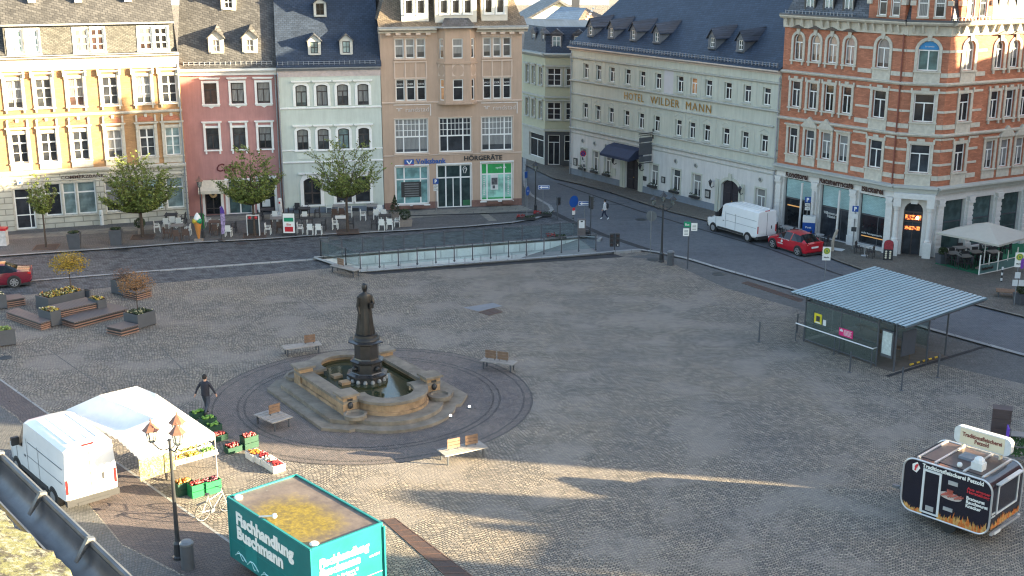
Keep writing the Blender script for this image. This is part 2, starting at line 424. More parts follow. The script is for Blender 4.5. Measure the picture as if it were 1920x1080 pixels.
ASHL = tiles('ashlar', (.5, .47, .39), 1.3, .42, .07, .4, zf=1, rough=.8, mort=.55)
PINK = M('pink_plaster', (.45, .225, .205), .85, .08, 1.2, streak=.14); GREEN = M('pale_green_plaster', (.53, .57, .51), .85, .06, 1.0, streak=.12); BEIGE = M('beige_plaster', (.45, .32, .235), .85, .06, 1.0, streak=.12)
BEIGE2 = M('light_beige_trim', (.58, .45, .36), .8, .05); HOTELW = M('grey_cream_plaster', (.47, .48, .41), .85, .06, .9, streak=.14); HOTELB = M('pale_ground_floor_plaster', (.56, .55, .53), .85, .06, .9, streak=.14)
HOTELT = M('hotel_ledge', (.42, .42, .38), .8, .08); PLINTH = M('blue_grey_plinth', (.17, .2, .24), .8, .12, 2); REDST = M('red_stone_plinth', (.19, .1, .08), .6, .25, 5)
CORNERW = M('pale_olive_plaster', (.44, .44, .32), .85, .06); GOLD = M('gilt_letters', (.45, .27, .07), .35, .15, metal=.6); DKSIGN = M('dark_brown_letters', (.05, .02, .015), .5, .1)
SKYW = M('off_white_plaster', (.62, .58, .5), .85, .06)
def dbox(root, name, mat, *b):
    return MB().box(*b).build(name, mat, root)
def downpipe(root, x, y, z0, z1, mat=None):
    mb = MB(); mb.cyl((x, y, z0), (x, y, z1-.5), .055, n=8); mb.cyl((x, y, z1-.5), (x, y+.25, z1-.05), .055, n=8)
    for z in (z0+1, (z0+z1)/2, z1-1.2): mb.box(x-.08, x+.08, y-.02, y+.14, z, z+.05)
    mb.build('downpipe', mat or ZINC, root)
def shell(mb, L, D, z0, z1, x0=0.0):
    'side and rear walls'
    mb.add([(x0, 0, z0), (x0, D, z0), (x0, D, z1), (x0, 0, z1)], [(0, 1, 2, 3)]); mb.add([(L, 0, z0), (L, D, z0), (L, D, z1), (L, 0, z1)], [(3, 2, 1, 0)])
    mb.add([(x0, D, z0), (L, D, z0), (L, D, z1), (x0, D, z1)], [(3, 2, 1, 0)])
def cornice(root, x0, x1, z, h=.35, p=.35, mat=W, name='cornice', y=0.0):
    mb = MB(); mb.prism([(y-.0, z), (y-p*.35, z), (y-p*.4, z+h*.3), (y-p*.8, z+h*.55), (y-p, z+h*.7), (y-p, z+h), (y, z+h)], x0, x1, 'x'); return mb.build(name, mat, root)
def ledge(root, x0, x1, z, h=.14, p=.1, mat=W, name='ledge', y=0.0):
    mb = MB(); mb.prism([(y, z), (y-p*.6, z), (y-p, z+h*.4), (y-p, z+h*.8), (y, z+h)], x0, x1, 'x'); return mb.build(name, mat, root)
def gable_roof(root, x0, x1, z, D, tan, mat, over=.4, hip0=0.0, hip1=0.0, name='roof'):
    'ridge along x; hips pull the ridge in at the ends'
    rz = z+(D/2+over)*tan; mb = MB()
    a, b, c, d = (x0-.15, -over, z), (x1+.15, -over, z), (x1+.15, D+over, z), (x0-.15, D+over, z)
    e, f = (x0-.15+hip0, D/2, rz), (x1+.15-hip1, D/2, rz)
    mb.add([a, b, c, d, e, f], [(0, 1, 5, 4), (1, 2, 5), (2, 3, 4, 5), (3, 0, 4), (0, 3, 2, 1)])
    o = mb.build(name, mat, root)
    m2 = MB(); m2.cyl(e, f, .11, n=8)
    for p, q, hh in ((a, e, hip0), (b, f, hip1)):
        if hh: m2.cyl(p, q, .08, n=6)
    m2.build('ridge', RIDGE, o)
    return o, rz
def snow_rail(roof, x0, x1, y, z, mat):
    mb = MB(); n = int((x1-x0)/.36)
    for k in (0, .14): mb.cyl((x0, y+k*.3, z+.12+k), (x1, y+k*.3, z+.12+k), .018, n=5)
    for i in range(n+1):
        x = x0+(x1-x0)*i/n; mb.box(x-.02, x+.02, y-.02, y+.1, z, z+.3)
    mb.build('snow_guard', mat, roof)
def dormer(root, u, z, y, w, h, roofz, tan, wall_m, roof_m, fm, pm, ww=.55, wh=.9, ped=.5, hip=False, mun=True):
    'gabled roof dormer; face at y with its foot at z, running back into a slope that meets (y0, z0) with the given tangent'
    mb = MB(); x0, x1 = u-w/2, u+w/2; wu, wz = u-ww/2, z+.22
    T0 = TR((0, y, 0)); mb.T = T0
    wall_mb(mb, x1, z, z+h, [(wu, wu+ww, wz, wz+wh)], .12, x0)
    mb.add([(x0, 0, z+h), (x1, 0, z+h), (u, 0, z+h+ped)], [(0, 1, 2)])
    back = h/tan
    for x in (x0, x1): mb.add([(x, 0, z), (x, back+.3, z+h), (x, 0, z+h)], [(0, 1, 2)])
    mb.box(wu-.12, wu+ww+.12, -.12, .05, wz-.12, wz-.002)
    d = mb.build('dormer', wall_m, root)
    mb = MB(); mb.T = T0; o = .12; L2 = (h+ped)/tan+.3
    e1 = (x0-o, -.14, z+h-o*ped/(w/2)); e2 = (x1+o, -.14, z+h-o*ped/(w/2)); r = (u, -.14, z+h+ped+.03)
    f = (x0-o, back+.2, e1[2]); f2 = (x1+o, back+.2, e2[2]); rb = (u, L2, r[2]+ (.25 if not hip else 0))
    up = lambda p: (p[0], p[1], p[2]+.07)
    for A, B, C, D in ((e1, r, rb, f), (r, e2, f2, rb)):
        mb.add([A, B, C, D, up(A), up(B), up(C), up(D)], [(0, 1, 2, 3), (7, 6, 5, 4), (0, 4, 5, 1), (3, 2, 6, 7), (0, 3, 7, 4), (1, 5, 6, 2)])
    mb.build('dormer_roof', roof_m, d)
    mb = MB(); mb.T = TR((wu, y+.08, wz)); bars(mb, ww, wh, 0, (('v', .5, 0, 1, .05), ('h', .5, 0, 1, .05)) if mun else T_, .05)
    mb.build('window', fm, d)
    MB().add([(wu, y+.11, wz), (wu+ww, y+.11, wz), (wu+ww, y+.11, wz+wh), (wu, y+.11, wz+wh)], [(0, 1, 2, 3)]).build('pane', pm, d)
    return d
# ================================================================ yellow brick bank building
A, B = g(14, 435.5), g(356, 412)
yel = thing('bank_building', 'ochre brick building with sandstone window surrounds and slate attic, leftmost large facade', 'building', A, az(A, B))
L = (B-A).length; F = Fac(yel)
us2 = [.9, 2.85, 5.0, 7.32, 9.6, 11.4]
ops = [(u, u+1.05, 8.78, 10.75) for u in us2]+[(u, u+1.05, 4.93, 6.97) for u in us2]
gops = [(.66, 1.99, .12, 3.1), (2.75, 3.85, .98, 3.32), (3.98, 4.86, .98, 3.32), (4.97, 6.22, .98, 3.32), (6.88, 8.22, .98, 3.25), (8.4, 9.3, .98, 3.25), (9.45, 10.9, .98, 3.25), (11.2, 12.42, .98, 3.25)]
mb = MB(); wall_mb(mb, L, 4.0, 12.0, ops, .22, -.4); shell(mb, L, 12, 0, 12, -.4); F.part(mb, 'wall', BRICKY)
mb = MB(); wall_mb(mb, L, 0, 4.0, gops, .3, -.4); F.part(mb, 'ground_floor_wall', ASHL)
X2 = (('h', .68, 0, 1, .1), ('v', .5, 0, 1, .1), ('h', .34, 0, .5, .035), ('h', .34, .5, 1, .035))
for i, u in enumerate(us2):
    pn = [PC, PC, PR, PD, PC, PD][i]
    window(F, u, 8.78, 1.05, 1.97, X2, W, pn, sur=dict(w=.2, p=.07, hood=1, hz=.42, fr=1, cons=1, apron=.0), sm=STONE)
    window(F, u, 4.93, 1.05, 2.04, X2, W, [PD, PD, PD, PC, PC, PB][i], sur=dict(w=.22, p=.08, hood=1, hz=.4, fr=1, apron=.42), sm=STONE)
    mb = MB()  # segmental brick head over the hood with small posts
    mb.T = TR((u+.525, 0, 7.5))
    mb.prism([(-.62, .02)]+[(.62*sin(a), .02+.42*cos(a)) for a in [R(-75+i*25) for i in range(7)]]+[(.62, .02)], -.05, 0, 'y'); F.part(mb, 'brick_head', BRICK)
    mb = MB(); mb.T = TR((u+.525, 0, 7.5))
    for x in (-.72, .6): mb.box(x, x+.13, -.12, 0, .0, .4); mb.prism([(x-.02, .4), (x+.15, .4), (x+.065, .52)], -.12, 0, 'y')
    mb.box(-.1, .1, -.1, 0, .32, .55); F.part(mb, 'finial', STONE)
ledge(yel, -.4, L, 8.1, .2, .12, STONE, 'string_course'); ledge(yel, -.4, L, 4.02, .34, .22, STONE, 'string_course'); ledge(yel, -.4, L, 3.5, .12, .08, STONE, 'string_course')
mb = MB(); mb.box(-.4, L, -.12, -.004, 11.35, 12.02)
for u in us2: mb.box(u-.28, u-.14, -.22, -.1, 10.9, 11.35); mb.box(u+1.19, u+1.33, -.22, -.1, 10.9, 11.35)
mb.build('frieze', STONE, yel); cornice(yel, -.45, L+.05, 12.03, .28, .45, STONE)
mb = MB()
for i in range(7): mb.box(-.4, L, -.085, -.004, .55+i*.42, .585+i*.42) if False else None
mb.box(-.4, .55, -.1, -.004, 0, 4.0); mb.box(6.3, 6.82, -.12, -.004, 0, 3.5); mb.box(12.5, L, -.1, -.004, 0, 3.5); mb.box(-.4, .5, -.16, -.1, 0, .5); mb.box(6.27, 6.85, -.17, -.12, 0, .9); mb.box(2.2, 2.6, -.1, -.004, .1, 3.5)
mb.build('pilaster', ASHL, yel)
for j, (a, b, c, d) in enumerate(gops[1:]): window(F, a, c, b-a, d-c, (('h', .68, 0, 1, .1),), W, [PD, PB, PB, PC, PB, PB, PB][j], sur=dict(w=.07, p=.03), sm=STONE, depth=.2, fr=.08)
d = window(F, .66, .12, 1.33, 2.98, (('h', .76, 0, 1, .1), ('h', .34, 0, 1, .07), ('v', .74, 0, .76, .07)), W, PD, sur=dict(w=.1, p=.03, sill=0), sm=STONE, depth=.2, fr=.1, name='door')
text('COMMERZBANK', DKSIGN, 3.0, .24, 3.95, 3.62, yel, y=-.1)
mb = MB(); mb.box(1.0, 1.4, -.14, -.09, 3.42, 3.78); s = mb.build('wall_sign', W, yel); MB().add([(1.08, -.145, 3.48), (1.32, -.145, 3.48), (1.2, -.145, 3.7)], [(0, 1, 2)]).build('emblem', M('sign_blue', (.05, .15, .4)), s)
# attic band
ad = MB(); aops = [(1.35, 2.32, 12.5, 14.15), (2.42, 3.39, 12.5, 14.15), (5.72, 6.7, 12.5, 14.15), (6.8, 7.78, 12.5, 14.15), (10.1, 11.07, 12.5, 14.15), (11.17, 12.15, 12.5, 14.15)]
FA = Fac(yel, 0, .8); wall_mb(ad, 12.55, 12.3, 14.4, aops, .12, 1.1)
for x in (1.1, 12.55): ad.add([(x, 0, 12.3), (x, 2.5, 14.4), (x, 0, 14.4)], [(0, 1, 2)])
FA.part(ad, 'attic_wall', SLATEY)
for i, o in enumerate(aops): window(FA, o[0], o[2], .97, 1.65, (('h', .66, 0, 1, .16), ('v', .5, 0, 1, .14), ('h', .33, 0, 1, .07)), W, [PB, PB, PR, PR, PR, PD][i], sur=dict(w=.1, p=.04), sm=W, depth=.06, fr=.13)
mb = MB(); mb.box(1.0, 12.65, -.3, .1, 14.4, 14.52); mb.T = TR((0, 0, 0)); o = FA.part(mb, 'attic_gutter', LEAD)
mb = MB()
mb.add([(-.4, -.35, 12.28), (L, -.35, 12.28), (L, .75, 12.42), (-.4, .75, 12.42)], [(0, 1, 2, 3)])
for a_, b_ in ((-.4, 1.1), (12.55, L)): mb.add([(a_, .75, 12.42), (b_, .75, 12.42), (b_, 2.4, 14.6), (a_, 2.4, 14.6)], [(0, 1, 2, 3)])
mb.add([(1.0, .5, 14.53), (12.65, .5, 14.53), (12.65, 6, 19.2), (1.0, 6, 19.2)], [(0, 1, 2, 3)])
mb.add([(-.4, 2.4, 14.6), (L, 2.4, 14.6), (L, 6, 19.15), (-.4, 6, 19.15)], [(0, 1, 2, 3)])
for x in (1.0, 12.65): mb.add([(x, .5, 14.53), (x, 2.4, 14.6), (x, 6, 19.2)], [(0, 1, 2)])
mb.add([(-.4, 12, 12.28), (L, 12, 12.28), (L, 6, 19.18), (-.4, 6, 19.18)], [(3, 2, 1, 0)])
for x in (-.4, L): mb.add([(x, 0, 12.0), (x, 2.4, 14.6), (x, 6, 19.15), (x, 12, 12.0)], [(0, 1, 2, 3)])
rf = mb.build('roof', SLATEP, yel)
mb = MB()
for u in (2.9, 6.0, 9.4): mb.box(u, u+.5, 1.9, 2.3, 15.9, 16.35)
mb.build('roof_hatch', W, rf); cornice(yel, -.45, L+.02, 12.3, .12, .5, LEAD, 'gutter'); downpipe(yel, L-.12, -.12, 0, 12)
# reddish neighbour at the very left edge
red = thing('town_house', 'dark red rendered house cut off by the left edge, beside the ochre bank', 'building', A+Vector((-.45*cos(az(A, B)), -.45*sin(az(A, B)), 0)), az(A, B)+R(1))
mb = MB(); wall_mb(mb, -.02, 0, 11.5, [(-2.2, -1.1, 1, 3), (-2.2, -1.1, 5, 7), (-2.2, -1.1, 8.5, 10.4)], .2, -7.0); shell(mb, -.02, 11, 0, 11.5, -7); mb.build('wall', PINK, red)
FR = Fac(red)
for z in (1, 5, 8.5): window(FR, -2.2, z, 1.1, 2 if z < 8 else 1.9, T_, W, PD, sur=dict(w=.12), sm=STONE)
gable_roof(red, -7, -.2, 11.5, 11, .8, SLATE)
# ================================================================ pink house
A, B = g(362, 405), g(532, 400); L = (B-A).length
pk = thing('town_house', 'pink rendered cafe house with white window surrounds and three slate dormers', 'building', A, az(A, B)); F = Fac(pk); ang = az(A, B)
ups = [1.42, 3.38, 5.28]; ops = [(u, u+.93, 8.45, 9.98) for u in ups]+[(u-.06, u+.87, 5.03, 6.65) for u in ups]+[(.98, 2.15, 0.05, 2.35), (2.7, 4.45, .05, 2.6), (5.02, 6.16, .05, 2.75)]
mb = MB(); wall_mb(mb, L, 0, 11.1, ops, .22, -.35); shell(mb, L, 12, 0, 11.1, -.35); F.part(mb, 'wall', PINK)
for i, u in enumerate(ups):
    window(F, u, 8.45, .93, 1.53, T_, DARKF, [PR, PC, PC][i], sur=dict(w=.17, p=.06, hood=1, hz=.32, apron=.1, scallop=1), sm=W)
    window(F, u-.06, 5.03, .93, 1.62, T_, DARKF, PC, sur=dict(w=.17, p=.06, hood=1, hz=.42, fr=1, cons=1), sm=W)
for (a, b, c, d), st, pn in zip(ops[-3:], ((('v', .5, 0, 1, .08), ('h', .2, 0, 1, .06)), (('v', .5, 0, 1, .1), ('h', .78, 0, 1, .06)), (('h', .8, 0, 1, .08), ('h', .12, 0, 1, .2))), (PD, PG, PD)):
    window(F, a, c, b-a, d-c, st, W if a > 2.5 and a < 3 else DARKF, pn, sur=dict(w=.2, p=.05, sill=0), sm=W, name='door')
mb = MB(); mb.prism([(-.85, 2.0), (-.85, 2.05), (0, 2.72), (0, 2.66)], .6, 2.7, 'x')
mb.box(.6, 2.7, -.87, -.84, 1.82, 2.04); mb.build('awning', M('cream_canvas', (.6, .54, .42), .8), pk)
mb = MB(); mb.lathe([(.001, 0), (.3, 0), (.3, .03), (.001, .05)], 20); mb.T = None
o = mb.build('round_sign', M('straw', (.55, .4, .22), .8, .3, 8), pk, TR((1.6, -.0, 1.65)) @ Matrix.Rotation(pi/2, 4, 'X')); o.location.y = .08
mb = MB(); mb.lathe([(.001, 0), (.12, 0), (.1, .02), (.001, .03)], 12); mb.build('emblem', DARKF, o, TR((0, 0, .045)))
mb = MB()
for k, (x, z, w, h) in enumerate(((5.25, 1.7, .55, .3), (5.35, 1.25, .3, .22), (5.2, .55, .6, .55))): mb.box(x, x+w, .1, .12, z, z+h)
mb.build('poster', WD, pk); text('Café', M('maroon_letters', (.12, .02, .02)), 1.5, .62, 1.98, 3.35, pk, y=-.03, shear=.3)
cornice(pk, -.36, L, 10.55, .5, .4, W)
mb = MB(); mb.box(-.35, L, -.3, .2, 11.05, 11.12); mb.build('gutter', ZINC, pk)
tanr = 1.05; rf, _ = gable_roof(pk, -.2, L-.15, 11.1, 13, tanr, SLATEP)
snow_rail(rf, .1, L-.3, -.2, 11.25, LEAD)
for u in (2.45, 4.9): dormer(pk, u, 12.0, .55, 1.1, 1.25, 12, tanr, STONE, SLATEP, W, PR, .55, .85, .5)
dormer(pk, 3.3, 15.0, 3.35, 1.1, 1.25, 15, tanr, STONE, SLATEP, W, PD, .6, .9, .5)
downpipe(pk, L-.12, -.1, 0, 11)
mb = MB(); mb.box(1.2, 2.0, 5.5, 6.2, 16, 19.6); mb.box(1.1, 2.1, 5.4, 6.3, 19.6, 19.75); mb.build('chimney', BRICK, pk)
# ================================================================ pale green house
A, B = g(532, 403), g(721, 396); L = (B-A).length
gr = thing('town_house', 'pale green house with arched white framed windows between the pink and beige houses', 'building', A, az(A, B)); F = Fac(gr)
ups = [1.32, 2.85, 4.38, 5.9]; ops = [(u, u+.82, 8.22, 9.8, .12) for u in ups]+[(u-.04, u+.78, 4.93, 6.5, .12) for u in ups]+[(1.6, 2.85, .7, 2.8, .25), (4.05, 5.2, .8, 2.8, .2), (5.5, 6.6, .8, 2.8, .2)]
mb = MB(); wall_mb(mb, L-.02, .5, 11.05, ops, .22, .02); shell(mb, L-.02, 12, 0, 11.05, .02); F.part(mb, 'wall', GREEN)
mb = MB(); mb.box(.02, L-.02, -.04, .2, 0, .5); mb.build('plinth', PLINTH, gr)
mb = MB()
for x in (1.3, 5.2, 6.3): mb.box(x, x+.5, -.055, -.041, .12, .36)
mb.build('cellar_vent', BLK, gr)
for i, u in enumerate(ups):
    window(F, u, 8.22, .82, 1.58, T_, DARKF, PC, .12, dict(w=.2, p=.05, square=1, hood=1, hz=.22, sill=0), W)
    window(F, u-.04, 4.93, .82, 1.57, T_, DARKF, [PC, PC, PB, PC][i], .12, dict(w=.2, p=.05, square=1, hood=1, hz=.22, sill=1), W)
window(F, 1.6, .7, 1.25, 2.1, (('h', .42, 0, 1, .1), ('v', .5, 0, 1, .12)), DARKF, PD, .25, dict(w=.26, p=.06, square=1, hood=1, hz=.3), W)
window(F, 4.05, .8, 1.15, 2.0, (('h', .4, 0, 1, .1),), DARKF, PD, .2, dict(w=.22, p=.06, square=1, hood=1, hz=.3), W); window(F, 5.5, .8, 1.1, 2.0, (('h', .4, 0, 1, .1),), DARKF, PD, .2, dict(w=.22, p=.06, square=1, hood=1, hz=.3), W)
ledge(gr, 0.02, L, 8.0, .14, .08); ledge(gr, .02, L, 4.86, .1, .05); ledge(gr, .02, L, 3.93, .14, .09)
mb = MB()
for u in ups: mb.box(u-.15, u+.9, -.04, 0, 4.25, 4.7)
mb.build('relief_panel', M('panel_green', (.58, .62, .55)), gr)
mb = MB(); mb.box(.02, L, -.03, 0, 10.4, 10.9); mb.build('frieze', M('pinkish_frieze', (.5, .42, .4)), gr); cornice(gr, 0, L, 10.85, .25, .35, ZINC, 'gutter')
rf, _ = gable_roof(gr, .15, L-.1, 11.1, 13, tanr, SLATEB); snow_rail(rf, .1, L-.4, -.2, 11.25, ZINC)
for u in (2.85, 5.2): dormer(gr, u, 11.85, .42, .95, 1.15, 12, tanr, STONE2, SLATE, BLK, PB, .55, .85, .4, True)
dormer(gr, 3.45, 14.5, 2.9, .95, 1.1, 15, tanr, STONE2, SLATEB, BLK, PD, .6, .85, .35, True)
downpipe(gr, .08, -.1, 0, 11)
# ================================================================ beige bank with centre bay
A, B = g(721, 396), g(978, 386); L = (B-A).length
be = thing('bank_building', 'beige four storey bank with a centre bay and white gabled mansard roof', 'building', A, az(A, B)); F = Fac(be)
tri = lambda a, w: [(a, a+w), (a+w+.13, a+2*w+.13), (a+2*w+.26, a+3*w+.26)]
TL, TRt = tri(1.1, .68), tri(7.78, .64)
ops = [(a, b, c, d) for q in (TL, TRt) for a, b in q for c, d in ((11.62, 13.09), (8.45, 10.07))]
big = [(.95, 3.5), (4.35, 6.85), (7.62, 10.08)]
ops += [(a, b, 4.45, 7.1) for a, b in big]+[(.9, 3.47, .45, 3.42), (4.12, 6.82, .05, 3.46), (7.56, 10.08, .52, 3.5), (4.3, 7.2, 8.3, 13.75)]
mb = MB(); wall_mb(mb, L, .62, 13.85, ops, .2, .02); shell(mb, L, 12, 0, 13.85, .02); F.part(mb, 'wall', BEIGE)
mb = MB(); mb.box(.02, .895, -.05, .2, 0, .615); mb.box(3.475, 4.115, -.05, .2, 0, .615); mb.box(6.825, 7.555, -.05, .2, 0, .615); mb.box(7.555, 10.085, -.05, .2, 0, .5); mb.box(10.085, L, -.05, .2, 0, .615); mb.box(.895, 3.475, -.05, .2, 0, .43); mb.build('plinth', REDST, be)
k = 0
for q in (TL, TRt):
    for a, b in q:
        for c, d in ((11.62, 13.09), (8.45, 10.07)):
            window(F, a, c, b-a, d-c, S_, W, PC if c > 9 else PD, sur=dict(w=.055, p=.03, se=0), sm=BEIGE2, fr=.08)
    mb = MB(); x0, x1 = q[0][0]-.1, q[2][1]+.1
    mb.box(x0, x1, -.08, 0, 11.32, 11.42); mb.box(x0, x1, -.04, 0, 13.2, 13.3)
    for i in range(4): x = x0+(x1-x0-.1)*i/3; mb.box(x, x+.1, -.035, 0, 10.2, 11.319)
    mb.box(x0, x1, -.034, 0, 10.12, 10.199); mb.build('window_trim', BEIGE2, be)
    for i, s_ in enumerate(('INGO', 'DER', 'NOTE')): text(s_, WD, .42, .14, q[i][0]+.12, 9.62, be, y=.12)
G1 = tuple([('h', .47, 0, 1, .1)]+[('v', x, 0, 1, .09) for x in (.26, .74)]+[('v', x, .47, 1, .04) for x in (.13, .38, .5, .62, .87)]+[('h', z, 0, 1, .04) for z in (.65, .83)])
for i, (a, b) in enumerate(big): window(F, a, 4.45, b-a, 2.65, G1, W, [PC, PD, PC][i], sur=dict(w=.06, p=.03), sm=BEIGE2, fr=.09)
G2 = (('h', .66, 0, 1, .1), ('v', .27, 0, 1, .1), ('v', .76, 0, 1, .1))
window(F, .9, .45, 2.57, 2.97, G2, W, PT, sur=dict(w=.05, p=.04), sm=W, fr=.1)
o = window(F, 7.56, .52, 2.52, 2.98, (('h', .7, 0, 1, .1), ('v', .2, 0, 1, .1), ('v', .74, 0, 1, .1)), W, glassy('mint_lit_pane', (.18, .33, .27), .2), sur=dict(w=.05, p=.04), sm=W, fr=.1)
mb = MB(); mb.box(7.66, 10.0, .135, .15, 2.65, 3.4); mb.box(7.66, 10.0, .135, .15, .58, .74); GS = mb.build('window_banner', M('bright_green', (.02, .3, .08), .4), be)
text('optik ok', W, .85, .2, 8.75, 2.98, be, y=.13); 
mb = MB(); mb.box(8.35, 8.95, .135, .15, 1.35, 2.55); mb.build('poster', WD, be)
mb = MB(); mb.box(8.42, 8.9, .125, .13, 1.75, 2.3); mb.box(8.5, 8.7, .124, .129, 1.45, 1.7); mb.build('poster_print', M('poster_dark', (.08, .08, .09), .5, .8, 6), be)
mb = MB()
for i in range(9): mb.box(7.78, 7.9, .13, .15, .95+i*.17, 1.05+i*.17); mb.box(9.7, 9.82, .13, .15, .95+i*.17, 1.05+i*.17)
mb.build('window_print', WD, be)
window(F, 4.12, .05, 2.7, 3.41, (('h', .7, 0, 1, .1), ('v', .26, 0, 1, .1), ('v', .69, 0, 1, .12), ('v', .47, 0, .7, .07)), W, PG, sur=dict(w=.05, p=.04, sill=0), sm=W, fr=.1, name='door')
mb = MB(); mb.box(6.15, 6.7, .13, .15, .2, .62); mb.build('door_print', M('deep_green', (.02, .12, .05)), be)
mb = MB()  # white ear outline on the door
pts = [(6.32+.17*cos(a)*(1 if sin(a) > 0 else .6), .12, 2.98+.27*sin(a)) for a in [R(-60+i*25) for i in range(13)]]
mb.tube(pts, .022, 5); pts = [(6.34+.09*cos(a), .12, 3.02+.13*sin(a)) for a in [R(-80+i*30) for i in range(10)]]; mb.tube(pts, .018, 5); mb.build('ear_emblem', W, be)
mb = MB(); mb.box(1.35, 2.9, .13, .16, 1.0, 2.2); mb.build('notice_board', BLK, be); mb = MB()
for i in range(6): mb.box(1.6, 2.7, .12, .129, 1.08+i*.18, 1.17+i*.18)
mb.build('notice', GREYM, be)
VB = M('bank_blue', (.03, .1, .33), .4); ORG = M('pink_orange', (.55, .12, .12), .5)
mb = MB(); mb.box(1.62, 2.36, -.1, -.02, 3.6, 3.98); o = mb.build('logo_sign', VB, be); MB().box(1.62, 2.36, -.1, -.02, 3.52, 3.597).build('logo_stripe', ORG, o)
MB().prism([(1.76, 3.9), (1.86, 3.9), (1.99, 3.68), (2.12, 3.9), (2.22, 3.9), (2.03, 3.6), (1.95, 3.6)], -.13, -.1, 'y').build('logo_mark', W, o)
text('Volksbank', VB, 2.35, .4, 2.5, 3.6, be, y=-.04, bold=.03); text('HÖRGERÄTE', BLK, 3.0, .46, 6.25, 3.74, be, y=-.04, bold=.03)
LT = M('worn_white_letters', (.62, .55, .5))
for u in (1.0, 7.72):
    mb = MB(); mb.box(u-.1, u+2.75, -.05, -.01, 8.12, 8.2); mb.box(u+2.67, u+2.75, -.05, -.01, 7.3, 8.12)
    mb.box(u+.1, u+.28, -.04, -.01, 7.86, 7.92); mb.box(u+.24, u+.3, -.04, -.01, 7.68, 7.86); mb.box(u+.34, u+.56, -.04, -.01, 7.86, 7.92); mb.box(u+.34, u+.4, -.04, -.01, 7.68, 7.86)
    mb.build('sign_frame', LT, be); text('randstad', LT, 1.75, .34, u+.82, 7.62, be, y=-.03, bold=-.005)
ledge(be, .02, L+.05, 8.25, .12, .08, BEIGE2); ledge(be, .02, L+.03, 4.22, .1, .05, BEIGE2); ledge(be, .9, 3.5, 3.44, .12, .1, W, 'window_cap'); ledge(be, 7.5, 10.15, 3.52, .12, .1, W, 'window_cap'); ledge(be, 4.1, 6.85, 3.48, .1, .06, W, 'window_cap')
# centre bay: three faces
pb = [(4.3, 0), (4.82, -.55), (6.72, -.55), (7.24, 0)]
by = MB()
for i in range(3):
    p, q = pb[i], pb[i+1]; ww = sqrt((q[0]-p[0])**2+(q[1]-p[1])**2); a = atan2(q[1]-p[1], q[0]-p[0]); by.T = TR((p[0], p[1], 0)) @ RZ(a)
    wd = .78 if i == 1 else .42; x = (ww-wd)/2
    wall_mb(by, ww, 8.3, 13.8, [(x, x+wd, 11.6, 13.08), (x, x+wd, 8.45, 10.05)], .15)
by.T = None; by.add([(*p, 8.3) for p in pb], [(0, 1, 2, 3)]); by.prism([(4.2, 0), (4.74, -.62), (6.8, -.62), (7.34, 0)], 11.2, 11.35); by.prism([(4.2, 0), (4.74, -.66), (6.8, -.66), (7.34, 0)], 8.16, 8.3)
by.build('bay', BEIGE, be)
for i in range(3):
    p, q = pb[i], pb[i+1]; ww = sqrt((q[0]-p[0])**2+(q[1]-p[1])**2); a = atan2(q[1]-p[1], q[0]-p[0]); FB = Fac(be, p[0], p[1], a)
    wd = .78 if i == 1 else .42; x = (ww-wd)/2
    window(FB, x, 11.6, wd, 1.48, S_, W, PC, depth=.08); window(FB, x, 8.45, wd, 1.6, S_, W, PWARM if i == 0 else PD, depth=.08)
    mb = MB(); c = ww/2; r = .3 if i != 1 else .44
    for sx_ in (-1, 1):
        for sz in (-1, 1):
            arc = [(c+sx_*r*cos(t), 10.72+sz*.44*sin(t)) for t in (0, .4, .8, 1.2, pi/2)]
            mb.add([(x_, -.02, z_) for x_, z_ in [(c+sx_*r, 10.72+sz*.44)]+arc], [range(6)])
    mb.build('bay_ornament', BEIGE2, be, FB.M)
cornice(be, -.1, 4.25, 13.5, .35, .5, STONE); cornice(be, 7.28, L+.4, 13.5, .35, .5, STONE)
mb = MB()
for u in [.6+i*.75 for i in range(5)]+[7.8+i*.72 for i in range(5)]: mb.box(u-.18, u+.18, -.38, 0, 13.36, 13.5)
mb.build('cornice_block', BEIGE2, be)
mb = MB(); mb.prism([(-.1, .3), (-.1, -.5), (4.1, -.5), (4.65, -.95), (6.9, -.95), (7.45, -.5), (L+.42, -.5), (L+.42, .3)], 13.86, 13.98); mb.build('gutter', ZINC, be)
mb = MB()  # mansard
mb.add([(-.1, -.4, 13.98), (L+.3, -.4, 13.98), (L+.3, 1.0, 14.6), (-.1, 1.0, 14.6)], [(0, 1, 2, 3)])
mb.add([(-.1, .6, 14.4), (L+.1, .6, 14.4), (L-1.3, 2.6, 18.4), (1.4, 2.6, 18.4)], [(0, 1, 2, 3)])
mb.add([(L+.1, .6, 14.4), (L+.1, 11, 14.4), (L-1.3, 9, 18.4), (L-1.3, 2.6, 18.4)], [(0, 1, 2, 3)])
mb.add([(-.1, .6, 14.4), (-.1, 11, 14.4), (1.4, 9, 18.4), (1.4, 2.6, 18.4)], [(3, 2, 1, 0)])
mb.add([(1.4, 2.6, 18.4), (L-1.3, 2.6, 18.4), (L-1.3, 9, 18.4), (1.4, 9, 18.4)], [(0, 1, 2, 3)]); mb.add([(-.1, 11, 14.4), (L+.1, 11, 14.4), (L-1.3, 9, 18.4), (1.4, 9, 18.4)], [(3, 2, 1, 0)])
mb.build('roof', tiles('tan_tile_roof', (.16, .125, .09), .3, .19, .25, .7, diag=.6), be)  # grey slate; the yellow of the sun is put into its tan colour
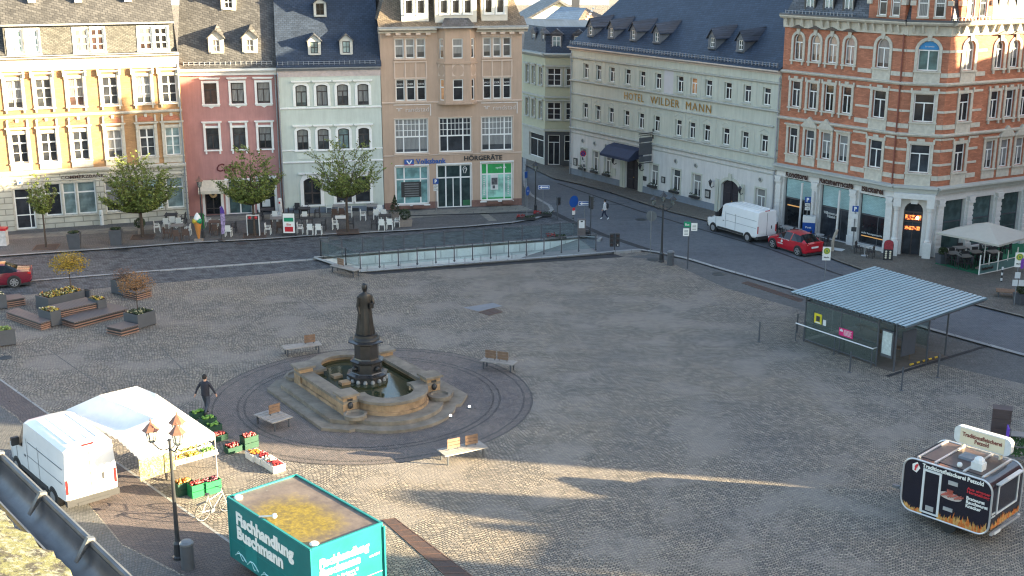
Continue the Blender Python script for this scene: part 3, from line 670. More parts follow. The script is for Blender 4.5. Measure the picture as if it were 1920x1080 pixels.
for i, (a, b, n) in enumerate(((1.7, 3.75, 2), (4.2, 7.35, 3), (7.75, 9.75, 2))):
    yy = .15 if i == 1 else .35; FD = Fac(be, 0, yy); top = 17.6 if i == 1 else 17.0
    w = .6; gap = (b-a-n*w)/(n+1)*.8; tot = n*w+(n-1)*.3; x0 = (a+b)/2-tot/2
    oo = [(x0+j*(w+.3), x0+j*(w+.3)+w, 14.85, 16.5) for j in range(n)]
    mb = MB(); wall_mb(mb, b, 14.1, top, oo, .15, a)
    for x in (a, b): mb.add([(x, 0, 14.1), (x, 3.5, 14.1), (x, 3.5, top), (x, 0, top)], [(0, 1, 2, 3)])
    mb.add([(a, 0, top), (b, 0, top), ((a+b)/2, 0, top+1.3)], [(0, 1, 2)])
    FD.part(mb, 'dormer', SKYW)
    for o in oo: window(FD, o[0], o[2], w, 1.65, S_, W, PD, sur=dict(w=.06, p=.03), sm=W, depth=.08)
    mb = MB(); r = ((a+b)/2, -.2, top+1.42)
    for e in ((a-.2, -.2, top-.15), (b+.2, -.2, top-.15)):
        mb.add([e, r, (r[0], 4, r[2]), (e[0], 4, e[2])], [(0, 1, 2, 3)])
    FD.part(mb, 'dormer_roof', SLATE)
MB().add([(4.5, -.9, 13.99), (7.1, -.9, 13.99), (6.7, .14, 14.55), (4.9, .14, 14.55)], [(0, 1, 2, 3)]).build('bay_roof', SLATE, be)
mb = MB()
for u in (1.1, 2.2, 8.0, 9.2):
    z0 = .43 if u < 3 else .3
    if u < 3: z0 = .2
    mb.box(u, u+.85, -.42, -.06, z0, z0+.22)
pl = mb.build('window_box', M('terracotta_box', (.16, .08, .06)), be)
# ================================================================ hotel
A, B = g(1069, 327), g(1450, 426); L = (B-A).length
ho = thing('hotel_building', 'long grey cream hotel with blue slate roof, small dormers and gilt lettering', 'building', A, az(A, B)); F = Fac(ho)
u3 = [1.72, 3.54, 5.38, 7.5, 9.42, 11.42, 14.1, 15.7, 17.4, 19.55, 21.6, 23.6]
ops = [(u, u+.78, 8.72, 9.98) for u in u3]+[(u, u+.76, 5.3, 6.58) for u in u3]
g1 = [(1.6, .82), (3.36, .82), (5.08, .85), (11.2, 1.0), (13.95, 1.0), (16.4, 1.0), (23.42, 1.0)]
ops += [(u, u+w, .85, 2.6) for u, w in g1]+[(7.9, 9.7, .02, 2.85, .4), (19.74, 21.66, .02, 2.75, .45)]
mb = MB(); wall_mb(mb, L, 4.2, 11.0, ops, .22, 0); shell(mb, L, 13, 0, 11.3, 0); F.part(mb, 'wall', HOTELW)
mb = MB(); wall_mb(mb, L, .0, 4.2, ops, .26, 0); F.part(mb, 'ground_floor_wall', HOTELB)
mb = MB(); mb.box(0, 7.6, -.05, 0, 0, .62); mb.box(9.95, 19.45, -.05, 0, 0, .62); mb.box(21.9, L, -.05, 0, 0, .62); mb.build('plinth', PLINTH, ho)
for i, u in enumerate(u3):
    window(F, u, 8.72, .78, 1.26, T_, W, PWARM if i == 7 else PD, depth=.16, fr=.07); window(F, u, 5.3, .76, 1.28, T_, W, PD, depth=.16, fr=.07)
mb = MB(); mr = MB()
for u in u3:
    for z in (8.6, 5.18): mb.box(u-.12, u+.85, -.1, .0, z, z+.1)
    pts = [(u+.39+.42*cos(t), -.012, 10.12+.3*sin(t)) for t in [pi*i/8 for i in range(9)]]; mr.tube(pts, .02, 4)
    mr.tube([(u-.1, -.01, 6.75), (u+.38, -.01, 7.0), (u+.86, -.01, 6.75)], .02, 4)
for a, b in zip(u3, u3[1:]):
    x = (a+.78+b)/2
    if b-a < 2.4: mr.box(x-.012, x+.012, -.015, 0, 8.4, 10.3); mr.box(x-.012, x+.012, -.015, 0, 5.05, 7.1)
mb.build('window_sills', HOTELT, ho); mr.build('wall_relief', HOTELT, ho)
mb = MB(); mb.box(12.6, 13.7, -.012, 0, 8.4, 10.3); mb.build('repaired_patch', M('lilac_patch', (.5, .48, .49), .85, .04), ho)
for j, (u, w) in enumerate(g1): window(F, u, .85, w, 1.75, T_, W, PC, sur=dict(w=.12, p=.04, sill=1), sm=HOTELW, depth=.16)
fb = MB(); fl = MB()
for u, w in g1[:-1]:
    fb.box(u-.05, u+w+.05, -.3, -.06, .72, .9)
    for i in range(26): x, y, z = u+rnd.uniform(0, w), rnd.uniform(-.32, -.06), .9+rnd.uniform(0, .16); fl.add([(x-.06, y, z), (x+.06, y-.02, z+.03), (x, y-.04, z+.13)], [(0, 1, 2)])
o = fb.build('window_box', BLK, ho); fl.build('flowers', M('box_plants', (.05, .07, .035), .8, .5, 9), o)
DOORW = M('dark_door_wood', (.03, .027, .035), .45, .3, 8)
for (u0, w, h, rise) in ((7.9, 1.8, 2.83, .4), (19.74, 1.92, 2.73, .45)):
    mb = MB(); pts = [(x+u0, z+.02) for x, z in outline(w, h, rise)]; mb.prism(pts, .2, .28, 'y')
    for k in range(2):
        for z in (.25, 1.05, 1.85): mb.box(u0+.15+k*w/2, u0+w/2-.12+k*w/2, .165, .199, z, z+.65)
    mb.box(u0+w/2-.03, u0+w/2+.03, .15, .2, .05, h-.1); d_ = mb.build('door', DOORW, ho)
    mb = MB(); mb.ball((u0+w/2+.1, .13, 1.1), .05); mb.build('handle', GOLD, d_)
    mb = MB(); a = outline(w, h, rise, .005); b = outline(w, h, rise, .24)
    for i in range(len(a)-1): mb.add([(b[i][0]+u0, -.06, b[i][1]), (b[i+1][0]+u0, -.06, b[i+1][1]), (a[i+1][0]+u0, -.06, a[i+1][1]), (a[i][0]+u0, -.06, a[i][1]), (a[i][0]+u0, .1, a[i][1]), (a[i+1][0]+u0, .1, a[i+1][1]), (b[i][0]+u0, 0, b[i][1]), (b[i+1][0]+u0, 0, b[i+1][1])], [(0, 1, 2, 3), (3, 2, 5, 4), (0, 6, 7, 1)])
    mb.box(u0+w/2-.16, u0+w/2+.16, -.12, -.061, h-.02, h+.5); mb.box(u0-.62, u0-.28, -.08, 0, .0, h-.1); mb.box(u0+w+.28, u0+w+.62, -.08, 0, 0, h-.1); mb.build('door_surround', HOTELW, ho)
mb = MB(); mb.T = None; NAVY = M('navy_canvas', (.025, .035, .075), .7, .15)
mb.prism([(-1.5, 2.75), (-1.5, 2.95), (-.75, 3.55), (0, 3.72), (0, 2.95)], 6.3, 10.2, 'x'); mb.build('canopy', NAVY, ho)
mb = MB()
for u in (1.86, 3.6, 5.25, 14.34, 16.74, 23.85): mb.cyl((u, 0, 3.28), (u, -.07, 3.28), .21, .19, 14)
mb.build('wall_medallions', HOTELT, ho)
mb = MB()
for u in (1.86, 3.6, 5.25, 14.34, 16.74, 23.85): mb.cyl((u, -.07, 3.28), (u, -.09, 3.28), .14, .12, 10)
mb.build('medallion_reliefs', M('relief_dark', (.13, .14, .14), .7, .6, 14), ho)
mb = MB()
for a, b, c, d in ((.55, 1.08, .93, 1.6), (12.7, 13.13, 1.29, 1.8), (17.97, 18.55, .95, 1.62), (9.85+.5, 10.25+.5, 1.1, 1.47)): mb.box(a, b, -.07, 0, c, d)
o = mb.build('menu_case', BLK, ho); mb = MB()
for a, b, c, d in ((.65, .98, 1.0, 1.5), (12.78, 13.05, 1.35, 1.72), (18.05, 18.45, 1.05, 1.5)): mb.box(a, b, -.075, -.071, c, d)
mb.build('menu', M('paper_print', (.3, .3, .28), .6, .6, 12), o)
MB().box(6.05, 6.62, -.05, 0, .85, 1.5).build('wall_board', HOTELW, ho)
for u in (6.7, 10.35, 18.9, 22.15):
    mb = MB(); mb.tube([(u, 0, 2.0), (u, -.25, 1.9), (u, -.4, 2.05)], .025); mb.lathe([(.06, 0), (.13, .3), (.02, .31)], 6, (u, -.4, 2.05)); mb.lathe([(.17, .31), (.1, .42), (.02, .5), (.001, .58)], 6, (u, -.4, 2.05)); mb.build('wall_lantern', BLK, ho)
for z, h, p in ((10.3, .16, .16), (8.32, .18, .2), (7.2, .14, .12), (4.98, .16, .12), (4.15, .18, .2), (3.78, .1, .06)): ledge(ho, -.05, L+.02 if z != 7.2 else L-.5, z, h, p, HOTELT)
mb = MB(); mb.box(0, L, -.06, -.001, 10.46, 11.0); mb.build('frieze', HOTELW, ho); cornice(ho, -.12, L, 11.0, .32, .45, M('pinkish_cornice', (.5, .42, .36)))
text('HOTEL', GOLD, 2.55, .6, 7.6, 7.5, ho, y=-.05, bold=0, spacing=1.15); text('WILDER', GOLD, 3.55, .6, 11.0, 7.5, ho, y=-.05, bold=0, spacing=1.15); text('MANN', GOLD, 2.9, .6, 15.35, 7.5, ho, y=-.05, bold=0, spacing=1.2)
mb = MB()  # hanging sign
mb.box(11.4, 11.5, -1.5, 0, 5.15, 5.22); mb.box(11.4, 11.5, -1.5, 0, 5.0, 5.04); mb.box(11.4, 11.5, -.08, 0, 4.7, 5.5); mb.box(11.4, 11.5, -1.4, 0, 2.75, 2.8)
for y in (-1.3, -.3): mb.cyl((11.45, y, 2.8), (11.45, y, 5.1), .015, n=4)
o = mb.build('hanging_sign', BLK, ho); mb = MB()
for z, h in ((4.5, .35), (3.45, .95), (2.9, .42)): mb.box(11.4, 11.5, -1.42, -.15, z, z+h)
mb.build('sign_panel', ANTH, o)
tanh = .68
HDF = M('grey_dormer_cladding', (.13, .14, .155), .7, .15, 4)
rf, rz = gable_roof(ho, 0.1, L-.1, 11.32, 13, tanh, SLATEB, .45); snow_rail(rf, .1, L-.3, -.25, 11.5, ZINC)
for u in (1.6, 4.5, 7.5, 10.5, 17.1, 20.2): dormer(ho, u, 12.12, .8, .85, .98, 12, tanh, HDF, SLATEB, W, PG, .5, .7, .55)
downpipe(ho, .1, -.12, 0, 11.2); downpipe(ho, L-.1, -.12, 0, 11.2)
# ================================================================ brick corner building
A, B = g(1450, 426), g(1668, 475)
brk = thing('corner_building', 'red brick corner building with sandstone bands, cafe shopfront and sunlit right facade', 'building', A, 0)
def loc2(p): return (p[0]-A.x, p[1]-A.y)
P0 = (19.05, 87.92); P1 = (25.1, 79.75); P2 = (27.5, 78.8); P3 = (27.5+24*cos(R(27.9)), 78.8+24*sin(R(27.9)))
def fc(p, q): a = loc2(p); return Fac(brk, a[0], a[1], atan2(q[1]-p[1], q[0]-p[0])), sqrt((q[0]-p[0])**2+(q[1]-p[1])**2)
FL, LL = fc(P0, P1); FC, LC = fc(P1, P2); FRt, LR = fc(P2, P3)
Z3, Z2, Z1 = (12.15, 13.95), (8.9, 10.7), (5.6, 7.45)
ul = [.9, 2.4, 3.83, 5.3]; ur = [4.08, 5.5, 6.93]; ur2 = [12.6, 14.0, 15.4]
SM = STONE
PIL = M('white_stucco', (.62, .6, .57), .7, .08, 5, bmp=.15)
def upper(Fx, Lx, us, single, ws, tag_, wide):
    ops = []
    for u in us: ops += [(u, u+.82, Z3[0], Z3[1], .41), (u, u+.82, *Z2), (u, u+.82, *Z1)]
    for u in single: ops += [(u, u+ws, Z3[0], Z3[1]+.1, ws/2 if ws < 1.15 else .5), (u, u+ws, *Z2), (u, u+ws, *Z1)]
    mb = MB(); wall_mb(mb, Lx, 4.6, 14.35, ops, .25); Fx.part(mb, 'wall', BRICK)
    for k, u in enumerate(us):
        window(Fx, u, Z3[0], .82, Z3[1]-Z3[0], T_, W, PC, .41, dict(w=.19, p=.07, key=1, cons=1), SM)
        window(Fx, u, Z2[0], .82, Z2[1]-Z2[0], T_, W, PD, 0, dict(w=.18, p=.07, ears=1, cons=1), SM)
        window(Fx, u, Z1[0], .82, Z1[1]-Z1[0], T_, W, PC, 0, dict(w=.18, p=.07, hood=1, hz=.2, ped=.65 if k in (1, 2) else 0, apron=.55, sill=1), SM)
        mb = MB(); mb.prism([(u-.22, 14.32), (u+1.04, 14.32), (u+.41, 14.55)], -.25, -.02, 'y'); Fx.part(mb, 'gable_hood', DARKF)
    for u in single:
        window(Fx, u, Z3[0], ws, Z3[1]-Z3[0]+.1, T_, W, PT if wide else PC, ws/2 if ws < 1.15 else .5, dict(w=.2, p=.07, key=1, apron=.85), SM)
        window(Fx, u, Z2[0], ws, Z2[1]-Z2[0], T_, W, PD, 0, dict(w=.2, p=.07, ears=1, apron=.8), SM)
        window(Fx, u, Z1[0], ws, Z1[1]-Z1[0], T_, W, PD, 0, dict(w=.2, p=.07, ears=1, apron=.75), SM)
upper(FL, LL, ul, [7.85], 1.05, 'l', 0); upper(FC, LC, [], [.72], 1.25, 'c', 1); upper(FRt, LR, ur+ur2, [1.3, 10.0, 17.6], .95, 'r', 0)
def bands(Fx, segs, L0, L1):
    mb = MB()
    for z, h in ((5.15, .3), (6.1, .14), (7.0, .16), (7.75, .14), (8.45, .3), (9.5, .14), (10.75, .14), (11.75, .28), (13.3, .16)):
        for a, b in segs: mb.box(a, b, -.05, -.001, z, z+h)
    Fx.part(mb, 'stone_bands', SM)
    for z in (7.95, 11.2):
        mb = MB(); mb.prism([(0, z), (-.12, z), (-.2, z+.1), (-.2, z+.18), (0, z+.22)], L0, L1, 'x'); Fx.part(mb, 'string_course', SM)
    mb = MB(); mb.prism([(0, 14.35), (-.12, 14.35), (-.15, 14.9), (-.5, 15.0), (-.6, 15.12), (-.6, 15.22), (0, 15.25)], L0, L1, 'x'); mb.box(L0, L1, 0, .2, 14.3, 15.25)
    Fx.part(mb, 'cornice', SM)
    mb = MB(); x = L0+.35
    while x < L1-.3: mb.prism([(-.12, 14.5), (-.24, 14.5), (-.42, 14.97), (-.12, 14.97)], x, x+.14, 'x'); x += .85 if int(x*2) % 2 else .55
    Fx.part(mb, 'cornice_brackets', SM)
    mb = MB(); mb.prism([(0, 4.3), (-.25, 4.3), (-.3, 4.55), (-.5, 4.62), (-.5, 4.72), (0, 4.78)], L0, L1, 'x'); Fx.part(mb, 'shop_cornice', HOTELT)
    mb = MB(); mb.box(L0, L1, -.62, .02, 15.2, 15.3); Fx.part(mb, 'gutter', ANTH)
bands(FL, [(6.5, 7.62), (9.12, LL)], -.05, LL+.1); bands(FC, [(.0, .5), (2.18, LC)], -.08, LC+.08); bands(FRt, [(.0, 1.08), (2.47, 3.3), (9.0, 9.8), (11.2, 12.1)], -.1, LR)
# ground floor
ol = [(.75, 3.3, .3, 3.85), (4.05, 6.6, .1, 3.85), (7.4, 9.55, .3, 3.75)]; oc = [(.68, 1.88, .05, 3.66, .6)]; orr = [(.85, 2.75, .4, 3.75), (3.5, 5.4, .4, 3.75), (6.15, 8.05, .4, 3.75), (8.8, 10.7, .4, 3.75), (11.5, 13.4, .4, 3.75), (14.2, 16.1, .4, 3.75), (17, 19, .4, 3.75)]
for Fx, Lx, oo in ((FL, LL, ol), (FC, LC, oc), (FRt, LR, orr)):
    mb = MB(); wall_mb(mb, Lx, 0, 4.6, oo, .35); Fx.part(mb, 'ground_floor_wall', PIL)
for a, b, c, d in ol: window(FL, a, c, b-a, d-c, (('h', .58, 0, 1, .08), ('v', .68, 0, 1, .06)), ANTH, PD, depth=.25, name='shop_window')
for a, b, c, d in orr: window(FRt, a, c, b-a, d-c, (('h', .55, 0, 1, .08), ('h', .3, 0, 1, .04)), ANTH, PG, depth=.25, name='shop_window')
mb = MB()
for a, b, c, d in ol: mb.box(a+.1, b-.1, .235, .245, c+(d-c)*.6, d-.1)
FL.part(mb, 'window_blind', tiles('trellis_film', (.3, .45, .45), .22, .12, .05, 0, zf=1, mort=.7, diag=.8))
mb = MB(); mb.box(1.0, 2.3, .22, .245, 1.8, 1.88); mb.box(7.6, 9.4, .22, .245, .8, .86); FL.part(mb, 'lit_shelf', M('warm_lamp', (.6, .3, .1), emis=((1, .5, .15), .05)))  # shelf glows by itself, standing in for warm light inside the cafe
window(FC, .68, .05, 1.2, 3.61, (('h', .8, 0, 1, .1), ('v', .5, 0, .8, .06), ('h', .62, 0, 1, .05)), DARKF, PD, .6, depth=.25, name='door')
mb = MB(); mb.box(.78, 1.78, .235, .25, 2.42, 2.75); mb.box(.8, 1.76, .235, .25, 1.75, 2.0); mc, nt, b, co = base('warm_counter'); nc_ = ramp(nt, noise(nt, co, 7, 4, .7), [(.42, (.02, .005, .003)), (.5, (.35, .05, .02)), (.58, (.7, .3, .06)), (.66, (.15, .03, .02))])
setp(nt, b, Base_Color=nc_, Emission_Color=nc_, Emission_Strength=.35)  # indoor light put into the counter as a mottled glow
FC.part(mb, 'lit_counter', mc)
mb = MB(); mb.ball((1.55, .2, 2.58), .09); FC.part(mb, 'door_lamp', M('lamp_glow', (1, .9, .7), emis=((1, .85, .6), 3)))
def pilaster(Fx, x, w=.42, p=.16, z1=3.9):
    mb = MB(); mb.box(x-w/2-.06, x+w/2+.06, -p-.08, 0, 0, .75); mb.box(x-w/2, x+w/2, -p, 0, .75, z1-.45)
    for i in range(7): mb.box(x-w/2-.03, x+w/2+.03, -p-.03, 0, .95+i*.34, 1.15+i*.34)
    mb.box(x-w/2-.08, x+w/2+.08, -p-.1, 0, z1-.45, z1-.3); mb.prism([(x-w/2, z1-.3), (x+w/2, z1-.3), (x+w/2+.1, z1), (x-w/2-.1, z1)], -p-.12, 0, 'y'); Fx.part(mb, 'pilaster', PIL)
for x in (.35, 3.7, 7.0, LL-.2): pilaster(FL, x)
for x in (.38, 3.12, 5.77, 8.42, 11.1, 13.8, 16.55): pilaster(FRt, x)
for x in (.25, 2.33):
    mb = MB(); mb.box(x-.26, x+.26, -.6, 0, 0, 1.1); mb.lathe([(.2, 1.1), (.22, 1.2), (.17, 1.3), (.15, 3.1), (.19, 3.15), (.22, 3.3), (.22, 3.4)], 12, (x, -.32, 0)); mb.box(x-.24, x+.24, -.58, 0, 3.4, 3.95); FC.part(mb, 'entrance_column', PIL)
mb = MB(); mb.box(0, LC, -.6, 0, 3.95, 4.3); mb.prism([(1.1, 3.6), (1.5, 3.6), (1.6, 4.0), (1.0, 4.0)], -.35, 0, 'y'); FC.part(mb, 'entrance_beam', PIL)
mb = MB(); mb.tube([(3.7, -.3, 1.0), (3.75, -.3, 3.3)], .07, 8); mb.tube([(2.55, -.2, .4), (2.6, -.2, 3.7)], .08, 8); mb.tube([(5.85, -.2, .4), (5.9, -.2, 3.7)], .08, 8); FL.part(mb, 'shop_column', PIL)
for body, w, u in (('Konditorei', 2.0, .95), ('Ratsherrncafé', 2.9, 4.0), ('Bäckerei', 1.75, 7.6)): text(body, DKSIGN, w, .44, u, 3.92, brk, FL.M, y=-.1, bold=.035)
text('Willkommen zum\nFrühstück', WD, 1.3, .42, 4.3, 1.55, brk, FL.M, y=.24); text('echt hausgemacht', WD, 1.7, .16, 7.6, .95, brk, FL.M, y=.24)
mb = MB(); mb.prism([(x+.72, z) for x, z in outline(1.25, .52, .5)], .1, .12, 'y')
for o in (mb.build('window_banner', M('sky_blue_film', (.02, .22, .5), .35), brk, FC.M @ TR((0, 0, 13.48))),): text('ihr service', WD, .55, .1, 1.1, 13.62, o, TR((0, 0, -13.48)), y=.09)
# body and roof
mb = MB(); q = [loc2(p) for p in (P0, P1, P2, P3, (P3[0]-6, P3[1]+12), (P0[0]+7.5, P0[1]+7))]
for a, b in ((3, 4), (4, 5), (5, 0)): mb.add([(*q[a], 0), (*q[b], 0), (*q[b], 15.2), (*q[a], 15.2)], [(0, 1, 2, 3)])
mb.build('rear_wall', BRICK, brk)
cx_, cy_ = loc2((33, 88))
def inset(p, k): return (p[0]+(cx_-p[0])*k, p[1]+(cy_-p[1])*k)
mb = MB(); q1_ = [inset(p, .13) for p in q]; q2 = [inset(p, .22) for p in q]
n = len(q)
mb.add([(*p, 15.24) for p in q]+[(*p, 18.9) for p in q1_]+[(*p, 21.3) for p in q2], [(k_*n+i, k_*n+(i+1) % n, k_*n+n+(i+1) % n, k_*n+n+i) for k_ in (0, 1) for i in range(n)]+[list(range(2*n, 3*n))])
rfb = mb.build('roof', SLATE, brk)
mb = MB(); snow = [FL, FC, FRt]
for Fx, Lx in ((FL, 6.2), (FRt, 3.0)):
    mb = MB(); mb.cyl((.2, -.3, 15.48), (Lx, -.3, 15.48), .02, n=4)
    for i in range(int(Lx/.3)): mb.box(.2+i*.3, .24+i*.3, -.31, -.27, 15.3, 15.52)
    Fx.part(mb, 'snow_guard', ZINC)
def roofdormer(Fx, u, w=.7):
    mb = MB(); FX = Fac(brk); mb.T = Fx.M @ TR((0, .15, 0)); wall_mb(mb, u+w+.12, 15.3, 17.1, [(u, u+w, 15.5, 16.9)], .1, u-.12)
    for x in (u-.12, u+w+.12): mb.add([(x, 0, 15.3), (x, 2, 17.1), (x, 0, 17.1)], [(0, 1, 2)])
    mb.box(u-.25, u+w+.25, -.15, 2.2, 17.1, 17.2); mb.build('dormer', BLK, brk); window(Fac2(Fx, .15), u, 15.5, w, 1.4, T_, W, PB, depth=.05)
def Fac2(Fx, dy):
    f = Fac(brk); f.M = Fx.M @ TR((0, dy, 0)); return f
for u in (1.6, 3.2, 4.85): roofdormer(FL, u)
def brick_gable(Fx, x0, x1, us, top=17.2):
    mb = MB(); mb.T = Fx.M @ TR((0, -.1, 0)); wall_mb(mb, x1, 15.3, top, [(u, u+.6, 15.5, 16.9) for u in us], .15, x0)
    c = (x0+x1)/2; w = x1-x0
    for i, (k, z) in enumerate(((.8, .5), (.55, 1.0), (.3, 1.6))): mb.box(c-w*k/2, c+w*k/2, 0, .3, top+(0, .5, 1.0)[i], top+z)
    for x in (x0, x1): mb.add([(x, 0, 15.3), (x, 3, 15.3), (x, 3, top), (x, 0, top)], [(0, 1, 2, 3)])
    mb.build('brick_gable', BRICK, brk)
    for u in us: window(Fac2(Fx, -.1), u, 15.5, .6, 1.4, (('h', .6, 0, 1, .06),), W, PC, sur=dict(w=.05, p=.03), sm=SM, depth=.06)
    mb = MB(); mb.T = Fx.M
    for x in (x0-.1, x1-.25): mb.box(x, x+.35, -.25, .1, 16.2, 16.5)
    mb.build('gable_stone', SM, brk)
brick_gable(FL, 7.1, 9.9, [7.85, 8.85]); brick_gable(FC, .1, LC-.1, [.5, 1.5], 19.9); brick_gable(FRt, .6, 3.4, [1.1, 2.2], 19.8); brick_gable(FRt, 9.2, 12.0, [9.8, 10.8])
for u in (4.3, 5.9, 7.4): roofdormer(FRt, u)
mb = MB(); mb.T = FL.M; mb.cyl((9.95, -.1, 4.7), (9.95, -.1, 14.4), .05, n=8); mb.build('downpipe', M('red_pipe', (.2, .06, .04)), brk)
mb = MB(); mb.T = FL.M @ TR((3.2, 6, 0)); mb.box(0, .9, 0, .7, 17, 20); mb.box(-.08, .98, -.08, .78, 20, 20.15); mb.build('chimney', BRICK, brk)
# ================================================================ ground
def px(l, z=0.0): return [g(x, y, z) for x, y in l]
COB = setts('plaza_cobbles', (.385, .33, .265), (.19, .172, .152), (.045, .042, .04), .165, .115, 1.25, .16, .35, ((.84, .86, .9), (1.13, 1.08, 1.0)), .9, ((.27, .235, .2), .3))
COBD = setts('street_setts', (.16, .162, .168), (.1, .104, .112), (.05, .052, .056), .2, .15, 0, 0, .15, ((.85, .87, .9), (1.1, 1.1, 1.08)), .7, ((.02, .02, .022), 1.4), stone_var=.9)
ASPH = setts('asphalt_road', (.15, .156, .168), (.128, .135, .148), (.085, .09, .098), .12, .12, 0, 0, .2, ((.85, .86, .88), (1.12, 1.12, 1.1)), .25)
SIDE = setts('small_grey_paving', (.165, .16, .155), (.125, .122, .12), (.07, .07, .07), .12, .1, 0, 0, .3, ((.85, .85, .85), (1.12, 1.12, 1.1)), .35)
SLABS = setts('granite_slabs', (.25, .235, .2), (.19, .18, .16), (.09, .09, .085), 1.0, .8, 0, 0, .15, ((.9, .9, .9), (1.1, 1.1, 1.08)), .3)
REDP = setts('reddish_paving', (.16, .125, .115), (.12, .1, .1), (.07, .06, .06), .16, .11, .9, .1, .1, ((.9, .9, .9), (1.1, 1.08, 1.05)), .5)
RINGP = setts('circle_paving', (.25, .205, .18), (.165, .145, .135), (.06, .058, .058), .1, .08, .8, .09, .0, ((.85, .85, .88), (1.15, 1.1, 1.05)), .5)
KERB = setts('kerb_stone', (.34, .34, .33), (.28, .28, .28), (.12, .12, .12), 1.1, 5, 0, 0, 0, ((.9, .9, .9), (1.08, 1.08, 1.05)), .2)
DKST = setts('dark_sett_strip', (.05, .052, .06), (.035, .037, .042), (.025, .025, .028), .2, .15, 0, 0, .15, bmp=.5)
hole = px([(601, 486), (673, 510), (1120, 474.5), (1086, 448)])
far = [(-300, -60, 0), (300, -60, 0), (300, 420, 0), (-300, 420, 0)]
mb = MB(); h = [(p.x, p.y, 0) for p in (hole[1], hole[2], hole[3], hole[0])]
mb.add(far+h, [(0, 1, 5, 4), (1, 2, 6, 5), (2, 3, 7, 6), (3, 0, 4, 7)]); tag(mb.build('ground', COB), kind='structure')
def flat(name, pts, z, mat, raw=False):
    p = pts if raw else px(pts)
    if sum(a[0]*b[1]-b[0]*a[1] for a, b in zip(p, list(p[1:])+[p[0]])) < 0: p = list(p)[::-1]
    o = MB().add([(q[0], q[1], z) for q in p], [list(range(len(p)))]).build(name, mat); return tag(o, kind='structure')
def strip(name, pts, wd, z, mat, th=0.0, raw=False):
    'ribbon of the given width along a line on the ground'
    p = [Vector((q[0], q[1])) for q in (pts if raw else px(pts))]; l = []; r = []
    for i, q in enumerate(p):
        a = p[max(0, i-1)]; b = p[min(len(p)-1, i+1)]; n = Vector((a.y-b.y, b.x-a.x)).normalized()*wd/2; l.append(q+n); r.append(q-n)
    mb = MB()
    for i in range(len(p)-1):
        q = [l[i], r[i], r[i+1], l[i+1]]
        if th: mb.add([(*v, 0) for v in q]+[(*v, z) for v in q], [(4, 5, 6, 7), (0, 1, 5, 4), (2, 3, 7, 6)]+([(3, 0, 4, 7)] if i == 0 else [])+([(1, 2, 6, 5)] if i == len(p)-2 else []))
        else: mb.add([(*v, z) for v in q], [(0, 1, 2, 3)])
    return tag(mb.build(name, mat), kind='structure')
kl = [(-420, 512), (-200, 496), (0, 482), (100, 475), (240, 466), (370, 456), (480, 451), (620, 441), (760, 434), (880, 426), (960, 419), (1005, 411), (1026, 403), (1035, 395), (1030, 387), (1012, 377), (994, 366), (985, 350), (983, 325), (984, 280), (985, 240)]
kr = [(985, 310), (1040, 336), (1090, 347), (1146, 362), (1200, 380), (1257, 398), (1329, 416), (1430, 445), (1532, 475), (1575, 492), (1640, 515), (1740, 545), (1824, 572), (1920, 596), (2100, 640), (2700, 780)]
low = [(2700, 868), (2100, 710), (1920, 668), (1740, 618), (1620, 582), (1485, 543), (1360, 508), (1290, 487), (1235, 475), (1200, 470), (1150, 473)]
div = [(1036, 398), (1060, 410), (1130, 440), (1219, 469.5)]
flat('street', kl[:14]+[(1045, 402), (1127, 440), (1086, 446.5), (600, 484.5), (300, 507.5), (57, 527), (-200, 546), (-420, 562)], .004, COBD)
flat('road', [(985, 240)]+kl[-2:13:-1]+[(1045, 402), (1127, 440), (1087, 448.5), (1121, 474)]+low[::-1]+kr[::-1], .004, ASPH)
flat('side_lane', [(-420, 563.5), (-200, 547.5), (57, 528.5), (300, 509), (595, 487), (640, 500), (600, 505), (480, 516), (287, 532), (100, 548), (-200, 575), (-420, 592)], .004, COBD)
strip('kerb', [(-420, 562), (-200, 546.5), (57, 527.5), (300, 508), (598, 486)], .28, .05, KERB, .05)
# pavement along the left row and its kerb
row = [(-420, 470), (14, 441), (356, 417), (532, 405), (721, 400), (975, 389), (980, 384), (981, 330), (983, 280)]
pv = px(kl); rw = px(row)
flat('pavement', [(-420, 440)]+[(14, 430), (356, 408), (532, 398), (721, 392), (970, 383), (975, 330), (980, 240)]+kl[::-1], .09, SIDE)
strip('kerb', kl, .3, .1, KERB, .1)
flat('pavement_slabs', [(14, 452), (350, 428), (350, 420), (14, 443)], .094, SLABS); flat('pavement_slabs', [(725, 414), (1000, 396), (975, 387), (725, 400)], .094, SLABS); flat('pavement_slabs', [(352, 420), (352, 410), (725, 397), (725, 404)], .094, SLABS)
flat('pavement_slabs', [(898, 402), (912, 401), (932, 416), (917, 417)], .098, SLABS); flat('pavement_joint', [(735, 407), (1003, 399), (1003, 401), (735, 409)], .098, DKST)
